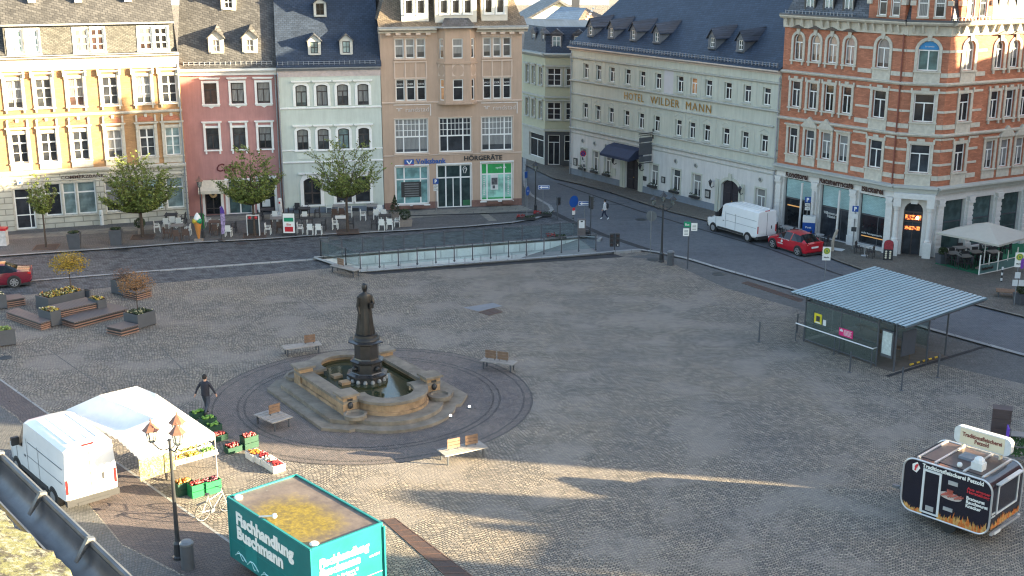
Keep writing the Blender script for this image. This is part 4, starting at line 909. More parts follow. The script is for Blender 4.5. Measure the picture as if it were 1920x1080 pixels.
# pavement along the hotel and the brick building
flat('pavement', [(985, 240), (1030, 300), (1069, 320), (1450, 419), (1690, 470), (1760, 480), (1775, 472), (1950, 430), (2100, 400), (2500, 330)]+kr[::-1], .09, setts('brownish_paving', (.2, .18, .15), (.14, .128, .11), (.07, .065, .06), .15, .12, 0, 0, -.7, ((.85, .85, .85), (1.12, 1.1, 1.05)), .35))
strip('kerb', kr, .22, .1, setts('brown_kerb', (.2, .19, .165), (.16, .15, .14), (.08, .08, .08), 1.1, 5, 0, 0), .1)
strip('gutter_line', [(1046, 344), (1200, 396), (1320, 432), (1440, 466), (1565, 512), (1640, 535), (1740, 565)], .22, .008, DKST); strip('gutter_line', [(1440, 428), (1400, 452), (1416, 458)], .12, .008, DKST); strip('gutter_line', [(1128, 382), (1150, 384), (1180, 380)], .1, .008, DKST)
strip('gutter_line', div, .55, .008, DKST)
strip('kerb', low, .32, .09, KERB, .09)
strip('kerb', [(2100, 700), (1920, 655), (1812, 580)][:1]+[(1950, 604), (1812, 575)], .2, .03, KERB) if False else None
flat('plaza_walk', low[:9]+[(1170, 482), (1245, 487), (1360, 540), (1506, 582), (1640, 655), (1920, 720), (2100, 760), (2700, 930)], .004, SIDE)
flat('plaza_walk', [(673, 511.5), (1150, 476), (1170, 482), (1000, 493), (700, 515)], .006, DKST)
# red band and the paved circle round the fountain
flat('red_band', [(-30, 690), (96, 780), (440, 1023), (560, 1120), (470, 1140), (230, 1020), (32, 780), (-30, 738)], .004, REDP)
strip('band_edge', [(-30, 690), (96, 780), (440, 1023), (560, 1120)], .1, .008, KERB)
flat('lower_walk', [(-30, 742), (30, 782), (228, 1022), (465, 1145), (300, 1400), (-300, 1400), (-300, 800)], .004, SIDE)
CC = Vector((-6.45, 52.75, 0)); mb = MB(); mb.add([(CC.x+7.4*cos(2*pi*i/96), CC.y+7.4*sin(2*pi*i/96), .006) for i in range(96)], [list(range(96))]); tag(mb.build('circle_paving', RINGP), kind='structure')
mb = MB()
for r in (7.36, 7.0, 5.9, 5.6): mb.add([(CC.x+q_*cos(2*pi*i/96), CC.y+q_*sin(2*pi*i/96), .01) for q_ in (r+.05, r-.05) for i in range(96)], [(i, (i+1) % 96, 96+(i+1) % 96, 96+i) for i in range(96)])
tag(mb.build('circle_rings', setts('ring_setts', (.16, .145, .135), (.12, .112, .108), (.04, .04, .04), .16, .12, 0, 0)), kind='structure')
# faint joint lines across the plaza
for l in ([(90, 655), (140, 690), (200, 730)], [(20, 672), (150, 660), (300, 640)], [(300, 650), (360, 710)], [(560, 560), (620, 600)]): strip('paving_joint', l, .05, .008, SIDE)
# repaired plates
PATCHM = M('smooth_patch', (.17, .18, .2), .5, .15, 2)
flat('asphalt_patch', [(868, 577), (925, 568), (942, 574), (897, 584)], .01, PATCHM)
RUST = M('rusty_iron', (.1, .055, .04), .65, .3, 6)
def grate(name, label, pts, n, cat='drain grate'):
    p = px(pts); a, b, c, d = p; t = thing(name, label, cat, (a+b+c+d)/4)
    o = t.location.copy(); T0 = TR(-o); fr = MB(); sl = MB()
    def P(u, v): return a.lerp(b, u).lerp(d.lerp(c, u), v)
    L_ = (b-a).length
    def slab(m, u0, u1, v0, v1, z0, z1):
        q = [P(u0, v0), P(u1, v0), P(u1, v1), P(u0, v1)]; q = [v-o for v in q]
        m.add([(v.x, v.y, z0) for v in q]+[(v.x, v.y, z1) for v in q], [(4, 5, 6, 7), (0, 1, 5, 4), (1, 2, 6, 5), (2, 3, 7, 6), (3, 0, 4, 7)])
    slab(fr, 0, 1, 0, .06, .0, .022); slab(fr, 0, 1, .94, 1, .0, .022)
    for i in range(n+1): slab(fr, max(0, i/n-.006), min(1, i/n+.006), .06, .94, 0, .02)
    for i in range(n):
        k = max(4, int(L_/n/.075))
        for j in range(k): slab(sl, (i+(j+.25)/k)/n, (i+(j+.75)/k)/n, .07, .93, 0, .016)
    fr.build('grate_frame', RUST, t); sl.build('grate_bars', RUST, t)
    q = [v-o for v in (a, b, c, d)]; MB().add([(v.x, v.y, .011) for v in q], [(0, 1, 2, 3)]).build('pit', BLK, t)  # flat black sheet painting the darkness between the bars
grate('drain_grate', 'long rusty slotted drain grate beside the teal trailer', [(716, 975), (857, 1100), (912, 1100), (741, 972)], 11)
grate('drain_grate', 'brown slotted drain grate along the far plaza kerb left of the shelter', [(1390, 531), (1500, 567), (1506, 562), (1402, 528)], 8)
grate('drain_grate', 'small dark square grate beside the smooth patch behind the fountain', [(898, 586), (925, 578), (943, 585), (917, 592)], 2)
def manhole(x, y, lab, r=.42):
    t = thing('manhole_cover', lab, 'manhole cover', g(x, y), 0); t.location.z = .006
    mb = MB(); mb.lathe([(.001, .012), (r*.62, .012)], 20); mb.build('lid', M('cover_concrete', (.22, .22, .2), .8) if 'cover_concrete' not in bpy.data.materials else bpy.data.materials['cover_concrete'], t)
    mb = MB(); mb.lathe([(r*.62, .016), (r, .016), (r+.02, .002)], 20); mb.build('ring', BLK, t)
for x, y, l in ((232, 470, 'in the street right of the black square bins'), (455, 457, 'in the street in front of the banner flag'), (624, 447, 'in the street below the third street tree'), (1202, 412, 'in the road right of the crossing pedestrian'), (1347, 514, 'on the plaza walk right of the timetable pole'), (1225, 487, 'beside the round sign pole')): manhole(x, y, 'round manhole cover '+l)
manhole(10, 671, 'dark manhole cover near the left edge of the plaza', .3)
# ---------------------------------------------------------------- car park ramp
WT = tiles('white_tile_wall', (.6, .63, .62), 1.2, .6, .05, .1, zf=1, rough=.4, mort=.7); RAMPM = M('ramp_concrete', (.2, .2, .19), .8, .15, 2, bmp=.1)
hb, hf, er, eb = hole; dz = -3.4
def lerp(a, b, t): return a+(b-a)*t
mb = MB()
mb.add([(hb.x, hb.y, 0), (eb.x, eb.y, 0), (eb.x, eb.y, dz), (hb.x, hb.y, dz)], [(0, 1, 2, 3)]); mb.add([(hf.x, hf.y, 0), (er.x, er.y, 0), (er.x, er.y, dz), (hf.x, hf.y, dz)], [(3, 2, 1, 0)]); mb.add([(hb.x, hb.y, 0), (hf.x, hf.y, 0), (hf.x, hf.y, dz), (hb.x, hb.y, dz)], [(3, 2, 1, 0)])
tag(mb.build('ramp_walls', WT), kind='structure')
i1, i2 = lerp(hb, eb, .3), lerp(hf, er, .3)
tag(MB().add([(hb.x, hb.y, dz), (hf.x, hf.y, dz), (i2.x, i2.y, -3.0), (i1.x, i1.y, -3.0), (er.x, er.y, -.002), (eb.x, eb.y, -.002)], [(0, 1, 2, 3), (3, 2, 4, 5)]).build('ramp', RAMPM), kind='structure')
strip('ramp_kerb', [(590, 487), (668, 512.5), (676, 511.5), (900, 495), (1050, 484), (1150, 475.5), (1200, 471.5)], .3, .16, KERB, .1); strip('ramp_kerb', [(590, 486), (1000, 454), (1092, 447), (1127, 449), (1122, 453)], .3, .16, KERB, .1)
GLS = sheet_glass('fence_glass', (.9, .96, .96), .05, .02)
def glass_fence(pts, n, lab):
    P_ = px(pts); t = thing('glass_railing', lab, 'railing', P_[0]); o = P_[0]
    segs = list(zip(P_, P_[1:])); tot = sum((b-a).length for a, b in segs); rail = MB()
    for a, b in segs:
        k = max(1, round(n*(b-a).length/tot)); A_, B_ = a-o, b-o
        rail.cyl((A_.x, A_.y, 1.2), (B_.x, B_.y, 1.2), .025, n=6)
        for i in range(k+1):
            if i == 0 and a is not P_[0]: continue
            q = A_.lerp(B_, i/k); m = MB(); m.cyl((q.x, q.y, .1), (q.x, q.y, 1.26), .04, n=8); m.box(q.x-.07, q.x+.07, q.y-.07, q.y+.07, .16, .2); m.build('post', ANTH, t)
        for i in range(k):
            p0, p1 = A_.lerp(B_, (i+.06)/k), A_.lerp(B_, (i+.94)/k); m = MB(); n_ = Vector((p0.y-p1.y, p1.x-p0.x, 0)).normalized()*.008
            q4 = [p0-n_, p1-n_, p1+n_, p0+n_]; m.add([(v.x, v.y, .25) for v in q4]+[(v.x, v.y, 1.14) for v in q4], [(0, 1, 5, 4), (1, 2, 6, 5), (2, 3, 7, 6), (3, 0, 4, 7), (4, 5, 6, 7)]); m.build('glass_pane', GLS, t)
    rail.build('handrail', ANTH, t)
glass_fence([(649, 500), (676, 508), (1117, 472)], 14, 'glass panel railing with grey posts along the front edge of the car park ramp')
glass_fence([(602, 484), (1085, 447)], 13, 'glass panel railing with thin posts along the back edge of the car park ramp')
glass_fence([(602, 484), (649, 500)], 1, 'short glass railing closing the left end of the car park ramp')
t = thing('service_cabinet', 'slim grey cabinet standing at the left end of the ramp railing', 'cabinet', g(609, 483)); MB().box(-.28, .28, -.12, .12, .16, 1.3).build('housing', GREYM, t); MB().box(-.3, .3, -.14, .14, 1.3, 1.36).build('lid', ANTH, t)
# ================================================================ fountain
FM_ = M('fountain_stone', (.3, .2, .115), .85, .45, 1.9, bmp=.25, bscale=18); FG = M('fountain_step_stone', (.19, .16, .125), .85, .35, 1.5, bmp=.2, bscale=14)
fo = thing('fountain', 'stone fountain basin with four corner pillars on two broad steps', 'fountain', (-6.68, 53.4, 0), R(34))
lx, ly, rr = 2.1, 2.2, 1.4
def fout(m, cham=0.0, n=14):
    X, Y, r_ = lx+m, ly+m, rr+m; pts = []
    hx = sqrt(max(.01, r_*r_-m*m)) if abs(m) < r_ else 0
    for s_ in (-1, 1):
        a0 = math.asin(m/r_) if r_ > abs(m) else 0
        arc = [(r_*cos(t_), -(ly+r_*sin(t_))) for t_ in [pi-a0-(pi-2*a0)*i/n for i in range(n+1)]]
        half = ([(-X, -Y+cham), (-X+cham, -Y)] if cham else [(-X, -Y)])+arc+([(X-cham, -Y), (X, -Y+cham)] if cham else [(X, -Y)])
        if s_ == 1: half = [(-x, -y) for x, y in half]
        pts += half
    return pts
MB().prism(fout(1.55, .85), 0, .14).build('lower_step', FG, fo); MB().prism(fout(1.0, .6), .14, .32).build('upper_step', FG, fo)
def ring(o_, i_, z0, z1, mb):
    n = len(o_); vs = [(*p, z0) for p in o_]+[(*p, z1) for p in o_]+[(*p, z0) for p in i_]+[(*p, z1) for p in i_]
    fs = []
    for i in range(n):
        j = (i+1) % n; fs += [(i, j, n+j, n+i), (2*n+j, 2*n+i, 3*n+i, 3*n+j), (n+i, n+j, 3*n+j, 3*n+i)]
    mb.add(vs, fs)
mb = MB(); ring(fout(.34), fout(-.2), .32, .46, mb); ring(fout(.24), fout(-.2), .46, .8, mb); mb.build('basin_wall', FM_, fo); mb = MB(); ring(fout(.34), fout(-.3), .8, .93, mb); mb.build('basin_rim', FG, fo)
m, nt, b, co = base('green_water'); setp(nt, b, Base_Color=mix(nt, ramp(nt, noise(nt, co, 1.2, 3), [(.4, (0, 0, 0)), (.6, (1, 1, 1))]), (.025, .035, .02), (.05, .045, .02)), Roughness=.04); bump(nt, b, noise(nt, co, 9, 2), .05, .01)
MB().add([(*p, .66) for p in fout(-.2)], [list(range(len(fout(-.2))))]).build('water', m, fo)
for sx_, sy_, ang_ in ((-1, -1, -135), (1, -1, -45), (1, 1, 45), (-1, 1, 135)):
    x, y = sx_*lx, sy_*ly; mb = MB(); mb.box(x-.33, x+.33, y-.33, y+.33, .32, 1.12); o = mb.build('corner_pillar', FM_, fo)
    mb = MB(); mb.box(x-.44, x+.44, y-.44, y+.44, 1.12, 1.22); mb.build('cap', FG, o)
    dx_, dy_ = (0, sy_); mb = MB(); mb.ball((x, y+sy_*.36, .72), .13, 10, 1.2); mb.box(x-.12, x+.12, y+sy_*.33, y+sy_*.36, .92, 1.02); mb.build('mask_spout', BLK, o)
    mb = MB(); mb.lathe([(.25, .42), (.25, .33), (.5, .33), (.52, .5), (.4, .52), (.34, .44), (.001, .42)], 18, (x, y+sy_*.82, 0)); mb.build('trough', FG, fo)
for x, y in ((-1.0, .2), (-.9, 1.2)):
    mb = MB(); mb.box(x-.22, x+.22, y-.2, y+.2, .6, .78); mb.build('stepping_stone', FM_, fo)
BRZ = M('dark_bronze', (.02, .02, .021), .42, .35, 3, metal=.3); BAS = M('black_granite', (.03, .029, .03), .25, .3, 2, spec=.6)
stt = thing('statue', 'dark bronze robed figure on an octagonal black pedestal in the fountain', 'statue', (-6.66, 53.75, .5), R(22.5))
def octs(prof, name, mat, par=stt, n=8): mb = MB(); mb.lathe(prof, n, a0=0, a1=2*pi); return mb.build(name, mat, par)
octs([(.98, -.1), (.98, .02), (.92, .05), (.86, .36), (.98, .4), (.98, .47), (.8, .52)], 'plinth', BAS)
mb = MB()
for i in range(16):
    a = 2*pi*i/16; rb_ = .86; mb.ball((rb_*cos(a), rb_*sin(a), .2), .1, 8, 1.3)
mb.build('plinth_relief', M('lime_stain', (.25, .25, .24), .5, .4, 5), stt)
octs([(.75, .52), (.72, .56), (.68, .98), (.78, 1.04), (.8, 1.1), (.66, 1.16)], 'lower_drum', BAS)
mb = MB()
for i in range(4):
    a = pi/2*i+R(22.5); mb.ball((.72*cos(a), .72*sin(a), .78), .13, 8)
mb.build('lion_masks', BRZ, stt)
octs([(.6, 1.16), (.58, 1.22), (.57, 1.86), (.62, 1.9), (.86, 1.98), (.86, 2.03), (.6, 2.08)], 'shaft', BAS); octs([(.62, 2.08), (.6, 2.14), (.54, 2.2), (.52, 2.32), (.3, 2.34)], 'figure_base', BRZ, n=20)
def figure():
    secs = []; N = 28
    prof = [(0, .42, .36), (.08, .41, .36), (.3, .37, .33), (.6, .33, .29), (.9, .3, .25), (1.12, .27, .2), (1.3, .28, .2), (1.45, .3, .2), (1.58, .31, .18), (1.66, .26, .16), (1.71, .12, .11), (1.76, .085, .09), (1.8, .1, .11), (1.88, .125, .13), (1.97, .13, .13), (2.04, .1, .1), (2.08, .03, .03)]
    for z, a, b_ in prof:
        fo_ = .09 if z < 1.1 else (.04 if z < 1.6 else 0)
        z = z*1.13 if z < 9 else z; secs.append([((a*(1+fo_*sin(t_*9+z*.8)+fo_*.6*sin(t_*5-z))*cos(t_)), b_*(1+fo_*sin(t_*9+z*.8))*sin(t_), z+2.33) for t_ in [2*pi*i/N for i in range(N)]])
    mb = MB(); mb.loft(secs)
    mb.ball((.0, .12, 4.6), .085, 8)
    return mb
f_ = figure().build('robed_figure', BRZ, stt, smooth=True)
mb = MB(); T_arm = [((.27, .0, 4.05), (.36, -.06, 3.75), .09, .085), ((.36, -.06, 3.75), (.18, -.25, 3.68), .08, .06), ((-.27, 0, 4.05), (-.34, 0, 3.65), .09, .08), ((-.34, 0, 3.65), (-.31, -.1, 3.32), .075, .06)]
for p_, q_, a, b_ in T_arm: mb.cyl(p_, q_, a, b_, 10); mb.ball(q_, b_, 8)
mb.ball((.27, 0, 4.05), .11, 8); mb.ball((-.27, 0, 4.05), .11, 8); mb.box(.12, .3, -.34, -.22, 3.58, 3.82); mb.cyl((-.31, -.12, 3.32), (-.32, -.14, 3.05), .04, .02, 6)
mb.lathe([(.32, 3.3), (.3, 3.7), (.28, 4.0), (.2, 4.16)], 20, (0, .05, 0), 1, .62); mb.build('cape_and_arms', BRZ, stt, smooth=True)
for x, y in ((880, 766), (845, 783)):
    t = thing('ground_spotlight', 'small white lit floor lamp by the fountain steps, '+('the right one nearer the plaza' if x > 860 else 'the left one nearer the bench'), 'spotlight', g(x, y)); MB().lathe([(.001, 0), (.1, 0), (.11, .06), (.07, .1), (.001, .1)], 10).build('housing', GREYM, t); MB().ball((0, -.03, .11), .05).build('lens', M('lit_lens', (1, 1, 1), emis=((1, .97, .9), 3)), t)
# ================================================================ buildings farther back
q0, q1, q2_ = g(980, 297), g(1021, 311), g(1062, 312)
cb = thing('corner_house', 'olive grey corner house with dark roof at the far end of the side street', 'building', q0)
def l2(p): return (p.x-q0.x, p.y-q0.y)
def fcb(p, q): a = l2(p); return Fac(cb, a[0], a[1], az(p, q)), (q-p).length
F1, L1 = fcb(q0, q1); F2, L2 = fcb(q1, q2_+(q2_-q1)*1.6)
zA = 9.9; F1o = [(L1*.15, L1*.15+.45), (L1*.42, L1*.42+.45), (L1*.74, L1*.74+.5)]
for Fx, Lx, us, ww in ((F1, L1, [L1*.14, L1*.42, L1*.74], .62), (F2, L2, [.2, 1.9, 3.6, 5.2], 1.25)):
    ops = [(u, u+ww, z, z+1.6) for u in us for z in (7.4, 4.3)]
    mb = MB(); wall_mb(mb, Lx, 3.2, 10.2, ops, .2); Fx.part(mb, 'wall', CORNERW)
    gf = [(L1*.3, L1*.95, .6, 2.8)] if Lx == L1 else [(.3, 1.4, .1, 2.9), (1.8, 3.4, .5, 2.9), (3.8, 5.4, .5, 2.9)]
    mb = MB(); wall_mb(mb, Lx, 0, 3.2, gf, .2); Fx.part(mb, 'ground_floor_wall', HOTELT if Lx == L1 else ANTH)
    for u in us:
        for z in (7.4, 4.3): window(Fx, u, z, ww, 1.6, (('h', .64, 0, 1, .08), ('v', .5, 0, 1, .08), ('h', .32, 0, 1, .03)), W, PD, sur=dict(w=.15, p=.06, hood=1), sm=HOTELT)
    for o in gf: window(Fx, o[0], o[2], o[1]-o[0], o[3]-o[2], (('h', .75, 0, 1, .07), ('v', .5, 0, .75, .06)), W, PD, depth=.15)
    for z in (3.25, 6.3): mb = MB(); mb.box(-.05, Lx+.05, -.12, 0, z, z+.16); Fx.part(mb, 'string_course', HOTELT)
    mb = MB(); mb.prism([(0, 9.9), (-.2, 10.0), (-.45, 10.2), (-.45, 10.32), (0, 10.35)], -.1, Lx+.1, 'x'); Fx.part(mb, 'cornice', HOTELT)
mb = MB(); a, b = l2(q1), l2(q2_+(q2_-q1)*1.6); p_ = [(0, 0), a, b, (b[0], b[1]+12), (0-2, 12)]
cxx, cyy = 3, 7
mb.add([(*q, 10.3) for q in p_]+[(q[0]+(cxx-q[0])*.1, q[1]+(cyy-q[1])*.1, 12.6) for q in p_]+[(3, 7.5, 12.65)], [(i, (i+1) % 5, 5+(i+1) % 5, 5+i) for i in range(5)]+[(5+i, 5+(i+1) % 5, 10) for i in range(5)]); mb.build('roof', SLATEB, cb)
mb = MB(); 
for i in (2, 3, 4): mb.add([(*p_[i], 0), (*p_[(i+1) % 5], 0), (*p_[(i+1) % 5], 10.3), (*p_[i], 10.3)], [(0, 1, 2, 3)])
mb.build('rear_wall', CORNERW, cb)
def cdorm(Fx, u, w=.75):
    mb = MB(); mb.T = Fx.M @ TR((0, .25, 0)); wall_mb(mb, u+w+.15, 10.5, 12.0, [(u, u+w, 10.75, 11.85)], .1, u-.15)
    mb.add([(u-.15, 0, 10.5), (u-.15, 1.6, 12), (u-.15, 0, 12)], [(0, 1, 2)]); mb.add([(u+w+.15, 0, 10.5), (u+w+.15, 1.6, 12), (u+w+.15, 0, 12)], [(0, 1, 2)])
    mb.prism([(u-.3, 12), (u+w+.3, 12), (u+w/2, 12.5)], -.1, 1.6, 'y'); mb.build('dormer', SLATE, cb); f = Fac(cb); f.M = Fx.M @ TR((0, .25, 0)); window(f, u, 10.75, w, 1.1, (('v', .5, 0, 1, .05), ('h', .6, 0, 1, .05)), W, PB, depth=.05)
cdorm(F1, L1*.3, .6); cdorm(F1, L1*.75, .4); cdorm(F2, .6); cdorm(F2, 2.6)
def backhouse(lab, p, rz, Lx, D, ze, tan, wm, rm, name='town_house'):
    t = thing(name, lab, 'building', p, rz); mb = MB(); mb.box(0, Lx, 0, D, 0, ze); zr = ze+(D/2+.4)*tan
    for x in (.01, Lx-.01): mb.add([(x, 0, ze), (x, D, ze), (x, D/2, ze+D/2*tan)], [(0, 1, 2)])
    mb.build('wall', wm, t); gable_roof(t, 0, Lx, ze, D, tan, rm, .4)
    w_ = MB()
    for i in range(int(Lx/2.2)):
        for z in (ze-2.2, ze-5): w_.box(.8+i*2.2, 1.7+i*2.2, -.03, .0, z, z+1.4)
    w_.build('windows_', PD, t)
    mb = MB(); mb.box(Lx*.6, Lx*.6+.8, D*.42, D*.42+.7, zr-1.2, zr+1.1); mb.box(Lx*.6-.08, Lx*.6+.88, D*.42-.08, D*.42+.78, zr+1.1, zr+1.25); mb.build('chimney', BRICK, t); return t
t = thing('town_house', 'house with a wide bright blue slate roof above the corner house', 'building', g(1030, 56, 11.9)*1.0); o_ = t.location.copy(); o_.z = 0; t.location.z = 0
e0, e1, r0_, r1_ = g(994, 57, 11.7)-o_, g(1068, 64, 11.7)-o_, g(1052, 12, 13.5)-o_, g(1099, 15, 13.5)-o_; s0 = g(1146, 36, 12.4)-o_
bq = e0+Vector((2, 14, 0))
MB().add([e0, e1, r1_, r0_, s0, bq], [(0, 1, 2, 3)]).build('roof', tiles('sky_blue_slate', (.09, .13, .19), .3, .17, .2, .5, rough=.4), t)
MB().add([e1, s0, r1_], [(0, 1, 2)]).build('side_roof', tiles('brown_tiles', (.17, .12, .08), .3, .2, .3, .6), t)
MB().add([(e0.x, e0.y, 0), (e1.x, e1.y, 0), e1, e0, (s0.x, s0.y, 0), s0, r0_, (bq.x, bq.y, 0), (bq.x, bq.y, 11.7)], [(0, 1, 2, 3), (1, 4, 5, 2), (0, 3, 6, 8, 7)]).build('wall', SKYW, t)
mb = MB()
for k in range(7): p_ = e1.lerp(r1_, .15+.11*k)+(s0-e1)*.25; mb.box(p_.x-.12, p_.x+.12, p_.y-.1, p_.y+.1, p_.z, p_.z+.16)
mb.build('snow_hooks', W, t)
t = thing('town_house', 'cream gabled house with dark roof edge behind the blue slate roof', 'building', g(1000, 45, 11.0)); t.location.z = 0; o_ = t.location.copy()
ga, gb, gc = g(975, 45, 10.9)-o_, g(1049, 3, 13.4)-o_, g(1095, 30, 11.7)-o_
MB().add([(ga.x, ga.y, 0), (gc.x, gc.y, 0), gc, gb, ga, *[v+Vector((-1, 10, 0)) for v in (ga, gb, gc)]], [(0, 1, 2, 3, 4)]).build('gable_wall', M('cream_render', (.62, .6, .45), .85, .05), t)
mb = MB()
for a_, b_ in ((ga, gb), (gb, gc)):
    a_, b_ = a_+Vector((0, -.4, .25)), b_+Vector((0, -.4, .25)); v4 = [a_, b_, b_+Vector((-1, 11, 0)), a_+Vector((-1, 11, 0))]; mb.add(v4+[v-Vector((0, 0, .3)) for v in v4], [(0, 1, 2, 3), (7, 6, 5, 4), (0, 4, 5, 1)])
mb.build('roof', SLATE, t); MB().box(gb.x+1.6, gb.x+2.5, gb.y+3, gb.y+4, 12, 15.6).build('chimney', ANTH, t)
backhouse('low grey roofed house behind the left end of the hotel roof', (11, 128, 0), R(-25), 12, 9, 13.4, .62, M('light_render', (.6, .56, .5), .85, .05), SLATEP)
backhouse('white rendered house with green gutter behind the hotel ridge', (11.5, 150, 0), R(-8), 14, 9, 16.6, .3, SKYW, M('green_roof', (.2, .3, .26), .6))
# hills far off, distance haze put into their pale bluish colour
HM, nt, b, co = base('far_hillside'); c_ = ramp(nt, noise(nt, co, .02, 6, .7), [(.38, (.2, .26, .33)), (.5, (.35, .37, .4)), (.62, (.5, .48, .45))]); setp(nt, b, Base_Color=c_, Roughness=1.0)
mb = MB(); N = 60; prof_ = [(520, -6), (700, 6), (900, 38), (1200, 95), (1700, 140), (2300, 60)]
secs = []
for r_, z in prof_: secs.append([(r_*sin(t_), r_*cos(t_), z+(z*.25*sin(t_*7+r_*.01) if z > 0 else 0)) for t_ in [R(-70+140*i/N) for i in range(N+1)]])
mb.loft(secs, closed=False, caps=False); tag(mb.build('hills', HM, smooth=True), kind='structure')
# ================================================================ unseen houses outside the frame, rooflines guessed and shaped to shade the square
SH = Vector((cos(R(-10.2)), sin(R(-10.2)), 0)); PE = Vector((-SH.y, SH.x, 0)); TE = math.tan(R(12.5)); AO = 46.0
def shade_house(lab, prof, rot_mat=BRICK, depth=7.0, ao=AO):
    'prof: (across, height) silhouette standing across the sun'
    o = SH*ao; t = thing('town_house', lab, 'building', o, math.atan2(PE.y, PE.x))
    x0 = prof[0][0]; x1 = prof[-1][0]; mb = MB(); mb.prism([(x0, -.5)]+[(a, z-.15) for a, z in prof]+[(x1, -.5)], 0, -depth, 'y'); mb.build('wall', rot_mat, t)
    mb = MB()
    for p_, q_ in zip(prof, prof[1:]):
        if p_[0] == q_[0]: continue
        mb.add([(p_[0], .2, p_[1]), (q_[0], .2, q_[1]), (q_[0], -depth-.2, q_[1]), (p_[0], -depth-.2, p_[1]), (p_[0], .2, p_[1]-.15), (q_[0], .2, q_[1]-.15), (q_[0], -depth-.2, q_[1]-.15), (p_[0], -depth-.2, p_[1]-.15)], [(0, 1, 2, 3), (7, 6, 5, 4), (0, 4, 5, 1), (2, 6, 7, 3)])
    mb.build('roof', SLATE, t)
    w_ = MB()
    for i in range(int((x1-x0)/2.5)):
        for z in (1.2, 4.4, 7.6): w_.box(x0+.8+i*2.5, x0+1.9+i*2.5, 0, .03, z, z+1.7) if z+2 < min(prof[0][1], prof[-1][1]) else None
    if w_.v: w_.build('windows_', PD, t)
    return t
def gp(x, y, along=None):
    p = g(x, y); return (p.dot(PE), (AO-p.dot(SH))*TE)
shade_house('tall house row right of the frame whose roof shades the far square', [(45.02, 19), (45.3, 25.5), (79.2, 24.6)])
shade_house('tall gabled house right of the frame shading the left facades', [(79.1, 25), (82.2, 25), (82.9, 19.8)])
shade_house('house right of the frame behind the brick building', [(82.8, 19.5), (96, 19.5), (100, 16)])
gap = [(1400, 916), (1250, 913), (1095, 908), (951, 905.6), (899, 921), (782, 916), (725, 916), (746, 938), (782, 951), (847, 956), (855, 967), (782, 974), (881, 989), (769, 993), (795, 1002), (990, 1010), (1030, 1029), (1016, 1080)]
shade_house('low house with broken roofline right of the frame letting the sun through', [(36.7, 11.6), (38.9, 11.5), (39.1, 12.0), (39.5, 12.1), (39.7, 11.5), (40.0, 12.3), (40.9, 12.75), (41.7, 12.8), (41.95, 12.3), (42.1, 11.3), (42.8, 10.9), (43.4, 10.2), (43.9, 9.6), (44.4, 9.2), (44.85, 9.7), (45.0, 12)])
shade_house('high house right of the frame shading the near edge of the square', [(8, 13.4), (33, 13.0), (36.0, 12.7), (36.3, 13.5), (36.65, 13.8)])
# ================================================================ own roof edge with gutter, lower left
p0, p1 = g(-45, 806, 18.2), g(290, 1127, 18.2)
a0 = az(p0, p1); own = thing('roof_edge', 'mossy stone roof edge with a dark metal gutter in the near lower left corner', 'roof', p0, a0); Lg = (p1-p0).length
mb = MB(); rg = .062; secs = []
for x in (-.6, Lg+.6): secs.append([(x, -rg+rg*cos(t_), -.02+rg*sin(t_)*1.1) for t_ in [R(180+i*20) for i in range(10)]]+[(x, -rg+(rg-.006)*cos(t_), -.02+(rg-.006)*sin(t_)*1.1) for t_ in [R(360-i*20) for i in range(10)]])
mb.loft(secs); mb.cyl((-.6, .004, -.012), (Lg+.6, .004, -.012), .012, n=8); mb.build('gutter', M('old_gutter_zinc', (.12, .12, .125), .4, .35, 8, metal=.5), own, smooth=True)
for u in [(g(x_, y_, 18.2)-p0).length for x_, y_ in ((2, 850), (84, 925), (172, 1011))]:
    mb = MB(); mb.prism([(.012, -.03), (.012, .006), (-.01, .01), (-.05, -.062), (-.055, -.06), (-.015, .002), (.004, -.002), (.006, -.03)], u-.009, u+.009, 'x'); mb.build('gutter_bracket', M('bracket_zinc', (.15, .155, .16), .5, .2, metal=.4) if 'bracket_zinc' not in bpy.data.materials else bpy.data.materials['bracket_zinc'], own)
m, nt, b, co = base('lichen_stone')
f1 = ramp(nt, noise(nt, co, 16, 8, .72), [(.44, (0, 0, 0)), (.52, (1, 1, 1))]); f2 = ramp(nt, noise(nt, co, 42, 6, .7), [(.5, (0, 0, 0)), (.6, (1, 1, 1))])
setp(nt, b, Base_Color=mix(nt, f2, mix(nt, f1, (.05, .045, .035), (.16, .16, .07)), (.24, .24, .19)), Roughness=.95); bump(nt, b, noise(nt, co, 38, 8, .75), .8, .02)
mb = MB(); nx, ny = 80, 40; vs = []
for i in range(nx+1):
    x = -.7+(Lg+1.4)*i/nx; e = -.118-.03*rnd.random()-.015*sin(x*9)
    for j in range(ny+1):
        y = e-1.1*(j/ny)**1.3; vs.append((x, y, -.0+(-y-.118)*.2+.004*sin(x*31+j*.9)*sin(y*27)+rnd.uniform(-.002, .002)+(.0 if j else -.05)))
mb.add(vs, [(i*(ny+1)+j, i*(ny+1)+j+1, (i+1)*(ny+1)+j+1, (i+1)*(ny+1)+j) for i in range(nx) for j in range(ny)])
mb.add([(-.7, -.2, -.3), (Lg+.7, -.2, -.3), (Lg+.7, -.2, -.03), (-.7, -.2, -.03)], [(0, 1, 2, 3)]); mb.build('roof_stone', m, own, smooth=True)
